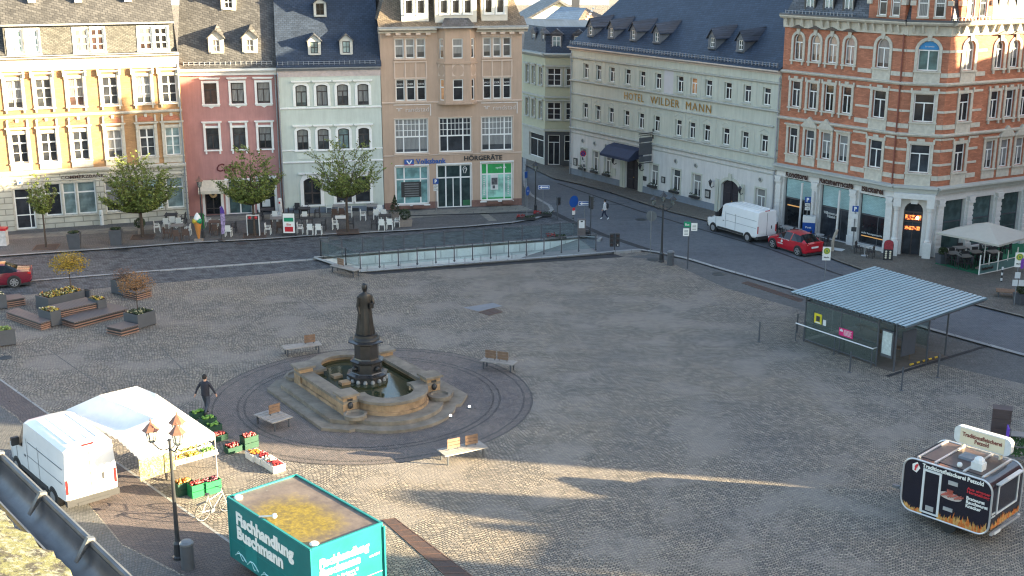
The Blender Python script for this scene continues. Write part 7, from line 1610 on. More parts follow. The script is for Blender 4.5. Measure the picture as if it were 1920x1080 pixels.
t = signpost('tall signpost with small panel behind the beige bank corner', g(985, 386), 3.2, R(65), z=.09); MB().box(-.6, 0, -.02, .02, 2.75, 2.8).build('arm', LIT, t); panel(t, 0, 2.4, .5, .5, SB)
t = signpost('blue round sign with a red sign and stickers on a pole by the ramp', g(1074, 444), 2.9, R(40)); panel(t, 0, 2.55, 0, 0, SB, r=.42); panel(t, 0, 1.98, 0, 0, SRD, r=.13); panel(t, 0, 1.75, .28, .3, WD)
mb = MB()
for i in range(4): mb.cyl((0, 0, .9+i*.2), (0, 0, 1.0+i*.2), .045, n=8)
mb.build('pole_stickers', BLK, t)
t = signpost('round sign seen from behind on a tall pole left of the candelabra lamp', g(1219, 477), 2.9, R(160)); panel(t, 0, 2.6, 0, 0, SBK, r=.36)
t = signpost('bus stop timetable pole with green and white boards right of the far bin', g(1289, 504), 3.1, R(-5), ANTH, .05, 'timetable_pole', 'bus stop sign')
o = panel(t, -.12, 2.9, .42, .36, SGN, -.06); text('Bus', WLT, .25, .14, -.25, 2.83, o, y=-.08); panel(t, -.18, 2.4, .38, .5, WLT, -.06); panel(t, .32, 2.75, .38, .5, WLT, -.06); mb = MB()
for i in range(4): mb.box(-.3, -.06, -.08, -.076, 2.24+i*.09, 2.27+i*.09); mb.box(.2, .44, -.08, -.076, 2.58+i*.09, 2.61+i*.09)
mb.build('timetable_print', GREYM, t)
t = signpost('no stopping sign with a white plate against the hotel left windows', g(1093, 340), 2.55, R(-25), z=.09); o = panel(t, 0, 2.35, 0, 0, SRD, r=.27); panel(t, 0, 2.35, 0, 0, SB, -.068, r=.2)
for a in (1, -1): MB().prism([(-.16*a-.02, 2.2), (-.16*a+.03, 2.2), (.16*a+.02, 2.5), (.16*a-.03, 2.5)], -.1, -.086, 'y').build('cross', SRD, o)
panel(t, 0, 1.9, .34, .4, WD, name='plate'); text('R', BLK, .18, .26, -.09, 1.77, t, y=-.07, bold=.05); panel(t, 0, 1.55, .36, .2, WD, name='plate')
def hsign(lab, p, H_, rz, z=0): 
    t = signpost(lab, p, H_, rz, name='bus_stop_sign', cat='bus stop sign', z=z); o = panel(t, 0, H_-.35, .5, .85, WLT); panel(t, 0, H_-.18, 0, 0, SYE, -.068, 'ring', r=.2); panel(t, 0, H_-.18, 0, 0, SGN, -.071, 'ring_edge', r=.165); panel(t, 0, H_-.18, 0, 0, SYE, -.074, 'ring_field', r=.13)
    text('H', SGN, .12, .16, -.06, H_-.26, t, y=-.09, bold=.05); text('Markt', BLK, .3, .09, -.15, H_-.62, t, y=-.07); return t
hsign('bus stop sign with a yellow green H left of the shelter roof', g(1546, 527), 2.1, R(-5)); t = hsign('bus stop sign with a coloured panel at the right edge of the photo', g(1901, 574), 3.0, R(-5), .09)
panel(t, .17, 2.45, .16, .6, M('violet_print', (.2, .05, .35)), -.07); 
for z_ in (1.75, 1.3): panel(t, -.1 if z_ < 1.5 else 0, z_, .3, .36, WD, name='timetable'); 
panel(t, .25, 1.3, .3, .36, WD, name='timetable')
def tlight(lab, p, H_, rz, cells=3, two=False):
    t = signpost(lab, p, H_, rz, ANTH, .05, 'traffic_light', 'traffic light')
    for sx_ in ((-.2, .2) if two else (.16,)):
        mb = MB(); mb.box(sx_-.13, sx_+.13, -.1, .1, H_-.3*cells, H_); o = mb.build('signal_head', BLK, t); mb = MB()
        for k in range(cells): mb.lathe([(.1, 0), (.11, .12)], 10, (sx_, 0, 0)) if False else mb.box(sx_-.1, sx_+.1, -.2, -.1, H_-.3*k-.08, H_-.3*k-.05)
        mb.build('visors', BLK, o)
        mb = MB()
        for k in range(cells): mb.cyl((sx_, -.1, H_-.3*k-.17), (sx_, -.115, H_-.3*k-.17), .08, n=12)
        mb.build('lenses', M('signal_lens', (.05, .03, .03), .3) if 'signal_lens' not in bpy.data.materials else bpy.data.materials['signal_lens'], o)
    return t
tlight('traffic light with two dark heads beside the crossing pedestrian', g(1107, 444), 2.95, R(100), 3, True); tlight('small pedestrian signal at the pavement tip', g(1045, 412), 1.7, R(60), 2); t = tlight('pair of dark signal boards at the right end of the ramp', g(1152, 470), 1.2, R(0), 3, True)
panel(t, .2, .42, .08, .08, WLT, -.12)
t = thing('ticket_machine', 'dark ticket machine with a white panel at the end of the back railing', 'ticket machine', g(1090, 446), R(0)); MB().box(-.28, .28, -.2, .2, .09, 1.35).build('housing', M('brown_grey_metal', (.12, .1, .095), .5), t); MB().box(-.2, .2, -.215, -.2, .75, 1.3).build('panel', WD, t); MB().box(-.08, .08, -.225, -.216, 1.18, 1.27).build('display', BLK, t)
t = thing('litter_bin', 'low dark bin right of the ticket machine', 'litter bin', g(1100, 444)); MB().lathe([(.2, .0), (.24, .4), (.22, .45)], 10).build('body', BLK, t); MB().ball((0, 0, .45), .2, 10, .5).build('lid', BLK, t)
# ================================================================ cafe furniture
WPL = M('white_plastic', (.72, .71, .66), .45, .05); DPL = M('dark_wicker', (.035, .032, .035), .6, .2, 20); BPL = M('brown_wicker', (.1, .06, .045), .6, .2, 20)
def make_chair(mat):
    t = thing('cafe_chair', 'x', 'chair', (0, 0, 0)); mb = MB(); mb.box(-.23, .23, -.23, .22, .41, .45); mb.build('seat', mat, t)
    mb = MB(); mb.prism([(-.2, .46), (-.235, .88), (-.2, .9), (-.165, .46)], -.21, .21, 'x'); mb.build('backrest', mat, t)   # sits at the -y side
    for sx_ in (-1, 1):
        for sy_ in (-1, 1): mb = MB(); mb.prism([(sx_*.22-.022, sy_*.21-.022), (sx_*.22+.022, sy_*.21-.022), (sx_*.22+.022, sy_*.21+.022), (sx_*.22-.022, sy_*.21+.022)], 0, .41); mb.build('leg', mat, t)
        mb = MB(); mb.box(sx_*.24-.025, sx_*.24+.025, -.2, .2, .63, .66); mb.box(sx_*.24-.02, sx_*.24+.02, .14, .18, .45, .63); mb.build('armrest', mat, t)
    return t
proto = {}
def chair(kind, x, y, rz, lab, z=.09, s=.92):
    p = g(x, y, z)
    if kind not in proto: t = proto[kind] = make_chair({'w': WPL, 'd': DPL, 'b': BPL}[kind]); t.location = (p.x, p.y, z); t.rotation_euler = (0, 0, rz); t.scale = (s,)*3
    else: t = dup(proto[kind], (p.x, p.y, z), rz, scale=s)
    t['label'] = {'w': 'white plastic', 'd': 'dark', 'b': 'brown wicker'}[kind]+' armchair '+lab; t['group'] = {'w': 'white cafe chairs', 'd': 'dark cafe chairs', 'b': 'brown cafe chairs'}[kind]; t['category'] = 'chair'
def table(x, y, lab, mat, s=(.9, .9), z=.09, round_=False, topm=None):
    p = g(x, y, z); t = thing('cafe_table', lab, 'table', (p.x, p.y, z), R(8)); mb = MB()
    if round_: mb.lathe([(.001, .7), (s[0]/2, .7), (s[0]/2, .73), (.001, .73)], 16)
    else: mb.box(-s[0]/2, s[0]/2, -s[1]/2, s[1]/2, .7, .74)
    mb.build('table_top', topm or mat, t)
    if round_: MB().lathe([(.25, 0), (.22, .03), (.03, .05), (.03, .7)], 8).build('pedestal', mat, t)
    else:
        for sx_ in (-1, 1):
            for sy_ in (-1, 1): MB().box(sx_*(s[0]/2-.08)-.03, sx_*(s[0]/2-.08)+.03, sy_*(s[1]/2-.08)-.03, sy_*(s[1]/2-.08)+.03, 0, .7).build('leg', mat, t)
AW, TO, LF, RT = 0.0, pi, pi/2, -pi/2   # faces away, toward the camera, left, right
TT = M('grey_table_top', (.25, .23, .21), .5, .1)
for a in [('dark table by the ochre bank wall behind the white chairs', 322, 420, DPL), ('brown table with grey top left of the ice cream cone', 333, 441, BPL), ('brown table behind the banner flag', 404, 434, BPL), ('dark table at the pink house door steps', 502, 410, DPL), ('grey topped table right of the red stand', 519, 427, BPL),
          ('dark table against the green house plinth', 571, 408, DPL), ('dark table right of the white advertising board', 576, 427, DPL), ('grey topped table by the cellar wall behind the spreading tree', 636, 403, BPL), ('small pale table beside the spreading tree trunk', 641, 425, WPL), ('grey topped table left of the cone conifer', 699, 402, DPL), ('dark table between the rightmost white chairs', 722, 422, DPL)]: table(a[1], a[2], a[0], a[3], topm=TT if 'grey' in a[0] else None)
for c in [('w', 295, 435, RT+.4, 'at the far left of the terrace facing the table'), ('w', 313, 429, AW, 'left one of the three with backs turned at the ochre bank'), ('w', 325, 426, AW, 'middle one of the three with backs turned at the ochre bank'), ('w', 337, 428, AW, 'right one of the three with backs turned at the ochre bank'), ('w', 353, 441, LF, 'directly left of the giant ice cream cone'),
          ('d', 309, 412, TO, 'left one against the ochre bank wall'), ('d', 327, 411, TO, 'right one against the ochre bank wall'), ('d', 344, 419, LF, 'at the right end of the far dark table'), ('b', 313, 447, RT, 'at the left side of the grey topped table'), ('b', 349, 450, AW+.3, 'on the street side of the grey topped table'), ('b', 332, 452, AW, 'nearest the street below the three white backs'),
          ('w', 391, 425, RT, 'behind the single lantern pole'), ('b', 404, 441, AW, 'left of the banner flag on the street side'), ('w', 414, 428, LF, 'right behind the banner flag'), ('w', 429, 443, AW, 'with its back to the street right of the banner flag'), ('d', 438, 436, LF, 'behind the white chair right of the banner flag'),
          ('w', 503, 439, RT, 'left of the table between the red stand and the advertising board'), ('w', 515, 417, TO, 'behind the table between the red stand and the advertising board'), ('w', 525, 414, LF, 'beside the white utility post'), ('b', 525, 436, AW, 'directly left of the advertising board'), ('d', 489, 414, RT, 'at the steps of the pink house'),
          ('d', 557, 401, TO, 'left one against the green house plinth'), ('d', 573, 400, TO, 'right one against the green house plinth'), ('d', 546, 410, RT, 'at the left end of the table at the green house plinth'), ('d', 595, 408, LF, 'at the right end of the table at the green house plinth'), ('w', 563, 438, RT, 'directly right of the advertising board facing right'), ('w', 571, 418, TO, 'behind the dark table right of the advertising board'), ('w', 582, 440, AW, 'left one of the pair with backs to the street'), ('w', 598, 440, AW, 'right one of the pair with backs to the street'), ('d', 606, 432, LF, 'right of the pair of white chairs'),
          ('w', 618, 398, TO, 'left one behind the grey topped table at the cellar wall'), ('w', 640, 397, TO, 'right one behind the grey topped table at the cellar wall'), ('b', 628, 411, AW, 'left one in front of the grey topped table at the cellar wall'), ('b', 641, 410, AW, 'right one in front of the grey topped table at the cellar wall'), ('w', 655, 407, LF, 'just right of the spreading tree trunk'), ('w', 629, 430, RT, 'left of the small pale table'), ('d', 658, 429, LF, 'right of the spreading tree trunk near the kerb'),
          ('d', 690, 394, TO, 'left one against the wall near the downpipe'), ('d', 705, 393, TO, 'right one against the wall near the downpipe'), ('w', 681, 413, RT, 'standing apart left of the rightmost tables'), ('w', 712, 405, TO, 'behind the rightmost table'), ('w', 706, 412, AW, 'left one in front of the table by the conifer'), ('w', 720, 412, AW, 'right one in front of the table by the conifer'), ('w', 716, 431, AW, 'left one of the last pair on the kerb'), ('w', 731, 430, AW, 'right one of the last pair on the kerb'), ('w', 745, 425, LF, 'rightmost, beside the round shrub trough'), ('d', 702, 429, RT, 'left of the last pair on the kerb')]: chair(*c)
for i, (x, y, l) in enumerate(((1469, 442, 'left cafe window'), (1533, 458, 'middle cafe window by the post box'), (1618, 478, 'right cafe window'))):
    table(x+3, y+1, 'small round silver table at the '+l, SIL, (.6, .6), round_=True); chair('d', x-9, y-3, RT-.6, 'left of the round table at the '+l); chair('d', x+14, y+5, LF-.6, 'right of the round table at the '+l)
for i, (x, y) in enumerate(((1785, 494), (1808, 500), (1800, 484), (1828, 492), (1850, 478), (1880, 470), (1862, 492))):
    table(x, y, 'dark table under the cream parasol, '+['front left', 'front middle', 'back left', 'front right by the windbreak', 'back middle', 'back right', 'right of the parasol pole'][i], DPL, (.8, .8), topm=TT)
    for k, (dx_, dy_, rz_) in enumerate(((-8, 3, RT), (8, 5, LF), (0, -5, TO))): chair('d', x+dx_, y+dy_, rz_, ['left', 'right', 'behind'][k]+' of the '+['front left', 'front middle', 'back left', 'front right', 'back middle', 'back right', 'pole side'][i]+' table under the parasol')
tag(flat('green_carpet', [(1752, 497), (1775, 484), (1945, 436), (1960, 478), (1836, 518)], .1, M('green_carpet', (.01, .13, .06), .95, .2, 4)), kind='structure')
pp = g(1843, 507); t = thing('parasol', 'large square cream parasol over the dark cafe terrace', 'parasol', (pp.x, pp.y, .1), R(38)); MB().cyl((0, 0, 0), (0, 0, 3.0), .035, n=8).build('pole', WD, t); MB().box(-.35, .35, -.35, .35, 0, .1).build('base', CONC, t)
mb = MB(); r_ = 2.15; n = 8; rim_ = [(r_*x, r_*y, 2.28) for x, y in ((-1, -1), (0, -1.0), (1, -1), (1, 0), (1, 1), (0, 1), (-1, 1), (-1, 0))]; rim_ = [(x, y, z+(.04 if abs(x) < .1 or abs(y) < .1 else 0)) for x, y, z in rim_]
mb.add(rim_+[(0, 0, 3.02)], [(i, (i+1) % 8, 8) for i in range(8)])
for i in range(8): a, b_ = rim_[i], rim_[(i+1) % 8]; mb.add([a, b_, (b_[0], b_[1], b_[2]-.12), (a[0], a[1], a[2]-.12)], [(0, 1, 2, 3)])
mb.build('canopy', M('cream_parasol', (.42, .39, .33), .8, .05), t); mb = MB()
for a in rim_: mb.cyl((0, 0, 2.9), (a[0]*.98, a[1]*.98, a[2]-.03), .015, n=4)
mb.build('ribs', WD, t)
t = thing('windbreak', 'low glass windbreak with white posts along the cafe terrace', 'windbreak', g(1835, 518)); o = t.location.copy(); W0 = [g(1835, 518), g(1869, 511), g(1905, 502), g(1960, 488)]
for i, p in enumerate(W0):
    q_ = p-o; MB().cyl((q_.x, q_.y, .0), (q_.x, q_.y, 1.35), .045, n=8).build('post', WPL, t)
    if i: r0 = W0[i-1]-o; m_ = (r0+q_)/2; MB().cyl((m_.x, m_.y, .6), (m_.x, m_.y, 1.3), .03, n=6).build('post', WPL, t); mb = MB(); mb.cyl((r0.x, r0.y, .72), (q_.x, q_.y, .72), .03, n=6); mb.cyl((r0.x, r0.y, .12), (q_.x, q_.y, .12), .03, n=6); mb.build('rail', WPL, t); mb = MB(); mb.add([(r0.x, r0.y, .15), (q_.x, q_.y, .15), (q_.x, q_.y, .7), (r0.x, r0.y, .7)], [(0, 1, 2, 3)]); mb.build('panel', M('teal_panel_glass', (.1, .2, .19), .3) if 'teal_panel_glass' not in bpy.data.materials else bpy.data.materials['teal_panel_glass'], t)
q_ = W0[0]-o; e_ = W0[1]-o; text('Ratsherrncafé', DKSIGN, 1.1, .2, .15, .35, t, RZ(atan2(e_.y, e_.x)), y=-.05)
# small street things on the terrace
t = thing('ice_cream_figure', 'giant ice cream cone figure with white, green and yellow scoops', 'ice cream cone figure', g(373, 454), 0); t.location.z = .09
MB().box(-.28, .28, -.2, .2, 0, .16).build('base', CONC, t); MB().lathe([(.05, .16), (.1, .3), (.27, 1.3), (.28, 1.34)], 14).build('cone', M('orange_cone', (.5, .2, .05), .5, .15, 12), t)
for c_, p in ((FR['yellow'], (-.17, -.08, 1.42)), (SGN, (.15, -.08, 1.42)), (WPL, (0, .1, 1.45))): MB().ball(p, .2, 12).build('scoop', c_, t)
MB().lathe([(.24, 1.5), (.26, 1.6), (.17, 1.8), (.05, 1.98), (.001, 2.0)], 12).build('swirl', WPL, t)
t = thing('litter_bin', 'bright green litter bin behind the single lantern pole', 'litter bin', g(378, 430)); t.location.z = .09; MB().lathe([(.2, 0), (.24, .9), (.25, .95)], 12).build('body', M('bin_green', (.02, .22, .05)), t); MB().lathe([(.26, .95), (.2, 1.08), (.001, 1.12)], 12).build('lid', M('bin_green_dark', (.01, .12, .03)), t)
t = signpost('purple feather banner flag on a black base at the cafe terrace', g(416, 453), 2.3, 0, BLK, .02, 'banner_flag', 'banner flag', .09); MB().lathe([(.3, 0), (.28, .05), (.03, .08)], 10).build('base', BLK, t)
mb = MB(); mb.prism([(-.02, .4), (.22, .5), (.34, 1.5), (.3, 2.1), (.16, 2.45), (.0, 2.35)], -.01, .01, 'y'); mb.build('flag', M('purple_floral', (.3, .22, .36), .7, .7, 7), t); MB().prism([(.02, 1.9), (.3, 1.9), (.28, 2.15), (.16, 2.4), (.02, 2.3)], -.02, -.011, 'y').build('flag_top', M('deep_purple', (.08, .03, .25)), t)
t = thing('menu_stand', 'black framed stand with red top in front of the pink house tree', 'menu stand', g(476, 444)); t.location.z = .09; mb = MB(); mb.box(-.45, -.4, -.1, .1, 0, 1.5); mb.box(.4, .45, -.1, .1, 0, 1.5); mb.box(-.399, .399, -.1, .1, 1.44, 1.5); mb.build('frame', WD, t); MB().box(-.39, .39, -.03, .03, .15, 1.15).build('board', BLK, t); mb = MB(); mb.ball((-.22, -.05, 1.3), .11, 10); mb.ball((.22, -.05, 1.3), .11, 10); mb.build('red_discs', SRD, t)
t = thing('advertising_board', 'white A-board with green and red ice cream pictures on the kerb', 'advertising board', g(543, 444)); t.location.z = .09; MB().box(-.5, .5, -.18, .18, 0, .1).build('base', PLAS, t); MB().box(-.46, .46, -.05, .05, .12, 1.65).build('frame', PLAS, t); MB().box(-.41, .41, -.06, -.051, .2, 1.6).build('poster', WLT, t)
mb = MB(); mb.box(-.33, .33, -.07, -.061, 1.02, 1.3); mb.build('green_picture', SGN, t); mb = MB(); mb.box(-.3, .28, -.07, -.061, .3, .65); mb.build('red_picture', SRD, t); text('Eis', SRD, .3, .14, -.15, .75, t, y=-.07)
t = thing('utility_post', 'white utility post at the pink house corner', 'utility post', g(526, 405)); t.location.z = .09; MB().lathe([(.16, 0), (.16, 1.2), (.1, 1.3)], 8).build('post', WD, t); MB().box(-.06, .06, -.17, -.155, .9, 1.05).build('sign', SRD, t)
t = thing('utility_post', 'white utility pipe at the ochre bank pilaster', 'utility post', g(192, 424)); t.location.z = .09; MB().lathe([(.14, 0), (.14, 1.0), (.1, 1.1)], 8).build('post', WD, t); MB().box(-.03, .03, -.15, -.135, .7, .8).build('lock', BLK, t)
t = thing('advertising_box', 'white poster box with a red lid cut off by the left edge', 'advertising box', g(-4, 462), R(5)); t.location.z = .09; MB().box(-1.1, .68, -.3, .3, .0, 1.05).build('poster_box', M('poster_sheet', (.55, .52, .5), .6, .25, 4), t); MB().box(-1.12, .72, -.33, .33, 1.06, 1.22).build('lid', SRD, t)
t = thing('post_box', 'blue and white rounded post box between the cafe windows', 'post box', g(1515, 449), R(-18)); t.location.z = .09; MB().box(-.42, .42, -.2, .2, .0, 1.15).build('blue_body', SB, t); MB().box(-.43, .43, -.21, .21, 1.151, 1.6).build('white_top', WD, t); text('Post', WLT, .4, .14, -.22, .75, t, y=-.2)
t = thing('carved_post', 'pale carved wooden post leaning on the pavement near the bus stop sign', 'sculpture', g(1560, 473)); t.location.z = .09; MB().loft([[(x+r_*cos(a), r_*sin(a)*.8, z) for a in [2*pi*i/10 for i in range(10)]] for z, r_, x in ((0, .13, 0), (.25, .1, .02), (.6, .11, .0), (.95, .09, .06), (1.2, .12, .16), (1.45, .09, .24), (1.5, .02, .25))]).build('post', M('pale_wood', (.35, .3, .24), .8, .2, 7), t, smooth=True)
tag(flat('pale_plate', [(1561, 466), (1585, 470), (1578, 474), (1560, 471)], .1, WD), kind='structure')
t = thing('advertising_board', 'arched dark red A-board with food pictures left of the cafe door', 'advertising board', g(1664, 490), R(-15)); t.location.z = .09
o_ = outline(.62, 1.35, .31)
MB().prism([(x-.31, z) for x, z in o_], -.03, .03, 'y').build('board', BLK, t); mb = MB(); mb.prism([(x*.9-.28, z*.45+.72) for x, z in outline(.62, 1.35, .31)], -.045, -.031, 'y'); mb.build('red_top', M('dark_red_print', (.3, .03, .04), .5, .4, 12), t); mb = MB()
for i in range(4):
    for k in range(2): mb.ball((-.13+k*.26, -.04, .15+i*.14), .07, 8)
mb.build('food_pictures', FR['cream'], t); MB().box(-.28, .28, .2, .24, 0, 1.0).build('rear_leg', BLK, t)
# ---------------------------------------------------------------- bicycle
bp = g(404, 968); bk = thing('bicycle', 'silver bicycle parked left of the teal trailer', 'bicycle', bp, R(50)); 
for x in (-.52, .52):
    mb = MB(); pts = [(x+.34*cos(2*pi*i/20), 0, .35+.34*sin(2*pi*i/20)) for i in range(21)]; mb.tube(pts, .018, 5); w_ = mb.build('wheel', TYRE, bk); mb = MB()
    for i in range(10): a = 2*pi*i/10; mb.cyl((x, 0, .35), (x+.33*cos(a), 0, .35+.33*sin(a)), .004, n=3)
    mb.tube([(x+.32*cos(2*pi*i/20), 0, .35+.32*sin(2*pi*i/20)) for i in range(21)], .01, 4); mb.build('spokes', SIL, w_)
mb = MB(); mb.tube([(-.52, 0, .35), (-.12, 0, .3), (-.25, 0, .85), (-.52, 0, .35)], .016, 6); mb.tube([(-.12, 0, .3), (.38, 0, .78), (.52, 0, .35)], .018, 6); mb.tube([(-.22, 0, .72), (.36, 0, .86), (.38, 0, .78)], .016, 6); mb.tube([(.36, 0, .86), (.33, 0, 1.0)], .014, 6); mb.tube([(-.25, 0, .85), (-.28, 0, .95)], .013, 6); mb.build('frame', SIL, bk)
mb = MB(); mb.tube([(.25, -.28, 1.02), (.33, -.1, 1.0), (.33, .1, 1.0), (.25, .28, 1.02)], .014, 6); mb.build('handlebar', BLK, bk); mb = MB(); mb.ball((-.28, 0, .97), .1, 8, .4); mb.build('saddle', BLK, bk); mb = MB(); mb.box(-.75, -.35, -.07, .07, .7, .715); mb.build('rack', BLK, bk)
mb = MB(); mb.cyl((-.12, -.06, .3), (-.12, .06, .3), .09, n=10); mb.box(-.14, -.1, .06, .14, .14, .18); mb.box(-.14, -.1, -.14, -.06, .42, .46); mb.build('crank', GREYM, bk)
# ================================================================ people
def person(lab, p, rz, J, cloth, skin_c, hair_c, hgt, hair_long=0.0, bag=None, z=0.0):
    'one continuous skinned body; J: joint -> (x, y, z, radius); facing +y'
    names = list(J); me = bpy.data.meshes.new('person'); idx = {n: i for i, n in enumerate(names)}
    E_ = [('pelvis', 'waist'), ('waist', 'chest'), ('chest', 'neck'), ('neck', 'jaw'), ('jaw', 'crown'), ('jaw', 'nose')]
    for s in 'LR': E_ += [('pelvis', 'hip'+s), ('hip'+s, 'knee'+s), ('knee'+s, 'ankle'+s), ('ankle'+s, 'toe'+s), ('chest', 'sho'+s), ('sho'+s, 'elb'+s), ('elb'+s, 'wri'+s), ('wri'+s, 'palm'+s)]+[('palm'+s, f'f{k}{s}') for k in range(4)]+[('wri'+s, 'th'+s)]
    for s in 'LR':
        w_, e_ = Vector(J['wri'+s][:3]), Vector(J['elb'+s][:3]); d = (w_-e_).normalized(); pm = w_+d*.07; sd2 = Vector((0, 1, 0)); J['palm'+s] = (*pm, .03)
        for k in range(4): J[f'f{k}{s}'] = (*(pm+d*(.075-.01*abs(k-1.5))+sd2*(.024*(k-1.5))+Vector((-.01 if s == 'R' else .01, 0, 0))), .009)
        J['th'+s] = (*(w_+d*.07+sd2*.055), .011)
    names = list(J); idx = {n: i for i, n in enumerate(names)}
    me.from_pydata([J[n][:3] for n in names], [(idx[a], idx[b]) for a, b in E_], []); tmp = bpy.data.objects.new('person', me); col.objects.link(tmp); tmp.modifiers.new('skin', 'SKIN')
    for i, n in enumerate(names): v = me.skin_vertices[0].data[i]; r_ = J[n][3]; v.radius = (r_, r_*(.72 if n in ('pelvis', 'waist', 'chest') else 1)); v.use_root = n == 'pelvis'
    sub = tmp.modifiers.new('sub', 'SUBSURF'); sub.levels = sub.render_levels = 1; bpy.context.view_layer.update()
    m2 = bpy.data.meshes.new_from_object(tmp.evaluated_get(bpy.context.evaluated_depsgraph_get())); bpy.data.objects.remove(tmp)
    m2.materials.clear()
    for m_ in cloth+[skin_c]: m2.materials.append(m_)
    hands = [Vector(J['palm'+s][:3]) for s in 'LR']; feet = [Vector(J['toe'+s][:3]) for s in 'LR']+[Vector(J['ankle'+s][:3]) for s in 'LR']; arms = [Vector(J[n+s][:3]) for n in ('elb', 'wri') for s in 'LR']
    for po in m2.polygons:
        c_ = po.center; k = 1
        if c_.z > .97 or min((c_-a).length for a in arms) < .2: k = 0
        if c_.z > J['neck'][2]+.0: k = 3
        if min((c_-h_).length for h_ in hands) < .1: k = 3
        if min((c_-f_).length for f_ in feet) < .1: k = 2
        po.material_index = k
    m2.polygons.foreach_set('use_smooth', [True]*len(m2.polygons)); m2.name = 'person'
    o = link('person', m2); tag(o, lab, 'person'); o.location = (p.x, p.y, z); o.rotation_euler = (0, 0, rz); o.scale = (hgt/1.78,)*3
    cx, cy, cz = J['crown'][:3]; mb = MB(); mb.lathe([(.02, -.12-hair_long), (.1, -.06-hair_long*.5), (.108, .02), (.09, .085), (.04, .12), (.001, .125)], 14, (cx, cy-.022, cz-.02), .88, 1.0); mb.build('hair', hair_c, o, smooth=True)
    mb = MB()
    for s in (-1, 1): mb.ball((cx+s*.035, cy+.088, cz-.04), .011, 6)
    mb.build('eyes', BLK, o); mb = MB()
    for s in (-1, 1): mb.ball((cx+s*.088, cy, cz-.055), .022, 6)
    mb.build('ears', skin_c, o); MB().box(cx-.022, cx+.022, cy+.08, cy+.095, cz-.1, cz-.09).build('mouth', M('lips', (.3, .1, .08)) if 'lips' not in bpy.data.materials else bpy.data.materials['lips'], o)
    mb = MB(); chx = J['chest']; wx = J['pelvis']; secs = []
    for z_, a, b_ in ((.88, .185, .145), (1.0, .18, .14), (1.2, .185, .14), (1.38, .205, .135), (1.46, .17, .11), (1.5, .09, .08)): u = (z_-.9)/.5; secs.append([(a*cos(t_)*(1+.03*sin(t_*6+z_*9)), b_*sin(t_)+chx[1]*u, z_) for t_ in [2*pi*i/18 for i in range(18)]])
    mb.loft(secs); mb.build('jacket', cloth[0], o, smooth=True)
    if bag: mb = MB(); mb.loft([[(a*cos(t_), -.21+b_*sin(t_), z_) for t_ in [2*pi*i/14 for i in range(14)]] for z_, a, b_ in ((1.0, .1, .06), (1.04, .15, .1), (1.25, .16, .11), (1.42, .13, .08), (1.46, .06, .03))]); mb.box(-.14, -.1, -.16, .145, 1.4, 1.44); mb.box(.1, .14, -.16, .145, 1.4, 1.44); mb.build('backpack', bag, o, smooth=True)
    return o
SKN = M('skin', (.45, .27, .2), .55, .05); HB = M('black_hair', (.012, .01, .01), .6); NV = M('navy_jacket', (.015, .017, .03), .7, .2, 9); JE = M('dark_jeans', (.05, .06, .085), .8, .2, 9); DS = M('dark_shoes', (.02, .02, .022), .5); WJ = M('white_jacket', (.6, .6, .6), .7, .1, 5); NT = M('navy_trousers', (.02, .025, .05), .8, .15, 8); WS = M('white_shoes', (.7, .7, .7), .5)
def joints(stL, stR, kL, kR, aL, aR, out=.16):
    return {'pelvis': (0, 0, .97, .15), 'waist': (0, .01, 1.12, .135), 'chest': (0, .02, 1.34, .155), 'neck': (0, .02, 1.5, .055), 'jaw': (0, .03, 1.6, .07), 'crown': (0, .03, 1.7, .088), 'nose': (0, .115, 1.64, .016),
            'hipL': (-.1, 0, .9, .1), 'kneeL': (-.1, kL, .5, .07), 'ankleL': (-.1, stL, .1 if stL > -.2 else .16, .045), 'toeL': (-.11, stL+.15, .045 if stL > -.2 else .06, .04), 'hipR': (.1, 0, .9, .1), 'kneeR': (.1, kR, .5, .07), 'ankleR': (.1, stR, .1 if stR > -.2 else .16, .045), 'toeR': (.11, stR+.15, .045 if stR > -.2 else .06, .04),
            'shoL': (-.19, .02, 1.42, .07), 'elbL': (-.19-out*.7, aL*.4, 1.16, .052), 'wriL': (-.19-out, aL, .93, .034), 'shoR': (.19, .02, 1.42, .07), 'elbR': (.19+out*.7, aR*.4, 1.16, .052), 'wriR': (.19+out, aR, .93, .034)}
person('man in a dark jacket and jeans walking away across the plaza above the stall', g(388, 779), R(-18), joints(.18, -.3, .14, -.02, -.14, .14, .2), [NV, JE, DS], SKN, HB, 1.9)
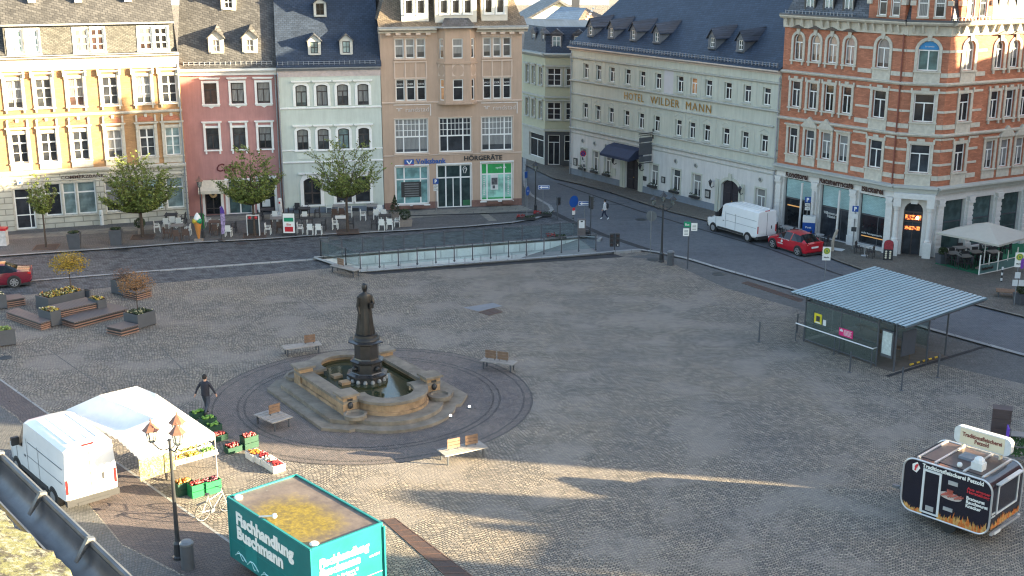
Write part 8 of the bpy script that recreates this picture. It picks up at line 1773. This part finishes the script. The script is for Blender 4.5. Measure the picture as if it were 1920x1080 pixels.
person('person in a white jacket with a dark backpack striding left across the road', g(1134, 412), R(80), joints(-.34, .28, -.04, .2, .18, -.12, .06), [WJ, NT, WS], SKN, HB, 1.56, .04, M('backpack_black', (.02, .02, .025), .7))
sp = g(318, 900)
person('stall seller half hidden behind the hanging fruit cloth', sp, R(-150), joints(.05, -.05, .02, 0, .1, .12, .1), [JE, NV, DS], SKN, HB, 1.75)

# fallen leaves scattered over the street and the square
mb = MB()
for i in range(1400):
    if i % 3: p = g(rnd.uniform(-20, 1000), rnd.uniform(440, 520))
    else: p = g(rnd.uniform(0, 1900), rnd.uniform(560, 1070))
    s_ = rnd.uniform(.025, .055); a = rnd.uniform(0, 6.3); mb.add([(p.x+s_*cos(a+k*pi/2)*(1 if k % 2 else .6), p.y+s_*sin(a+k*pi/2)*(1 if k % 2 else .6), .016+rnd.random()*.02) for k in range(4)], [(0, 1, 2, 3)])
tag(mb.build('fallen_leaves', M('dry_leaves', (.09, .06, .035), .8, .6, 2)), kind='stuff')
# ---------------------------------------------------------------- light
AZS, ELS = R(-10.2), R(12.5)
sd = Vector((cos(AZS)*cos(ELS), sin(AZS)*cos(ELS), sin(ELS)))
sun = bpy.data.objects.new('sun', bpy.data.lights.new('sun', 'SUN')); col.objects.link(sun)
sun.rotation_euler = sd.to_track_quat('Z', 'Y').to_euler(); sun.data.energy = 5.0; sun.data.angle = R(.4); sun.data.color = (1, .83, .54)
w = bpy.data.worlds.new('World'); sc.world = w; w.use_nodes = True; nt = w.node_tree
sk = nt.nodes.new('ShaderNodeTexSky'); sk.sky_type = 'NISHITA'; sk.sun_disc = False; sk.sun_elevation = ELS
sk.dust_density = 1.8; sk.ozone_density = .8; sk.sun_rotation = pi/2-AZS
nt.links.new(sk.outputs[0], nt.nodes['Background'].inputs[0]); nt.nodes['Background'].inputs[1].default_value = .085
sc.view_settings.view_transform = 'Standard'; sc.view_settings.look = 'None'; sc.view_settings.exposure = 2.9; sc.view_settings.gamma = 1
try: sc.cycles.filter_width = 1.2
except Exception: pass
try: sc.cycles.max_bounces = 6; sc.cycles.transparent_max_bounces = 12
except Exception: pass
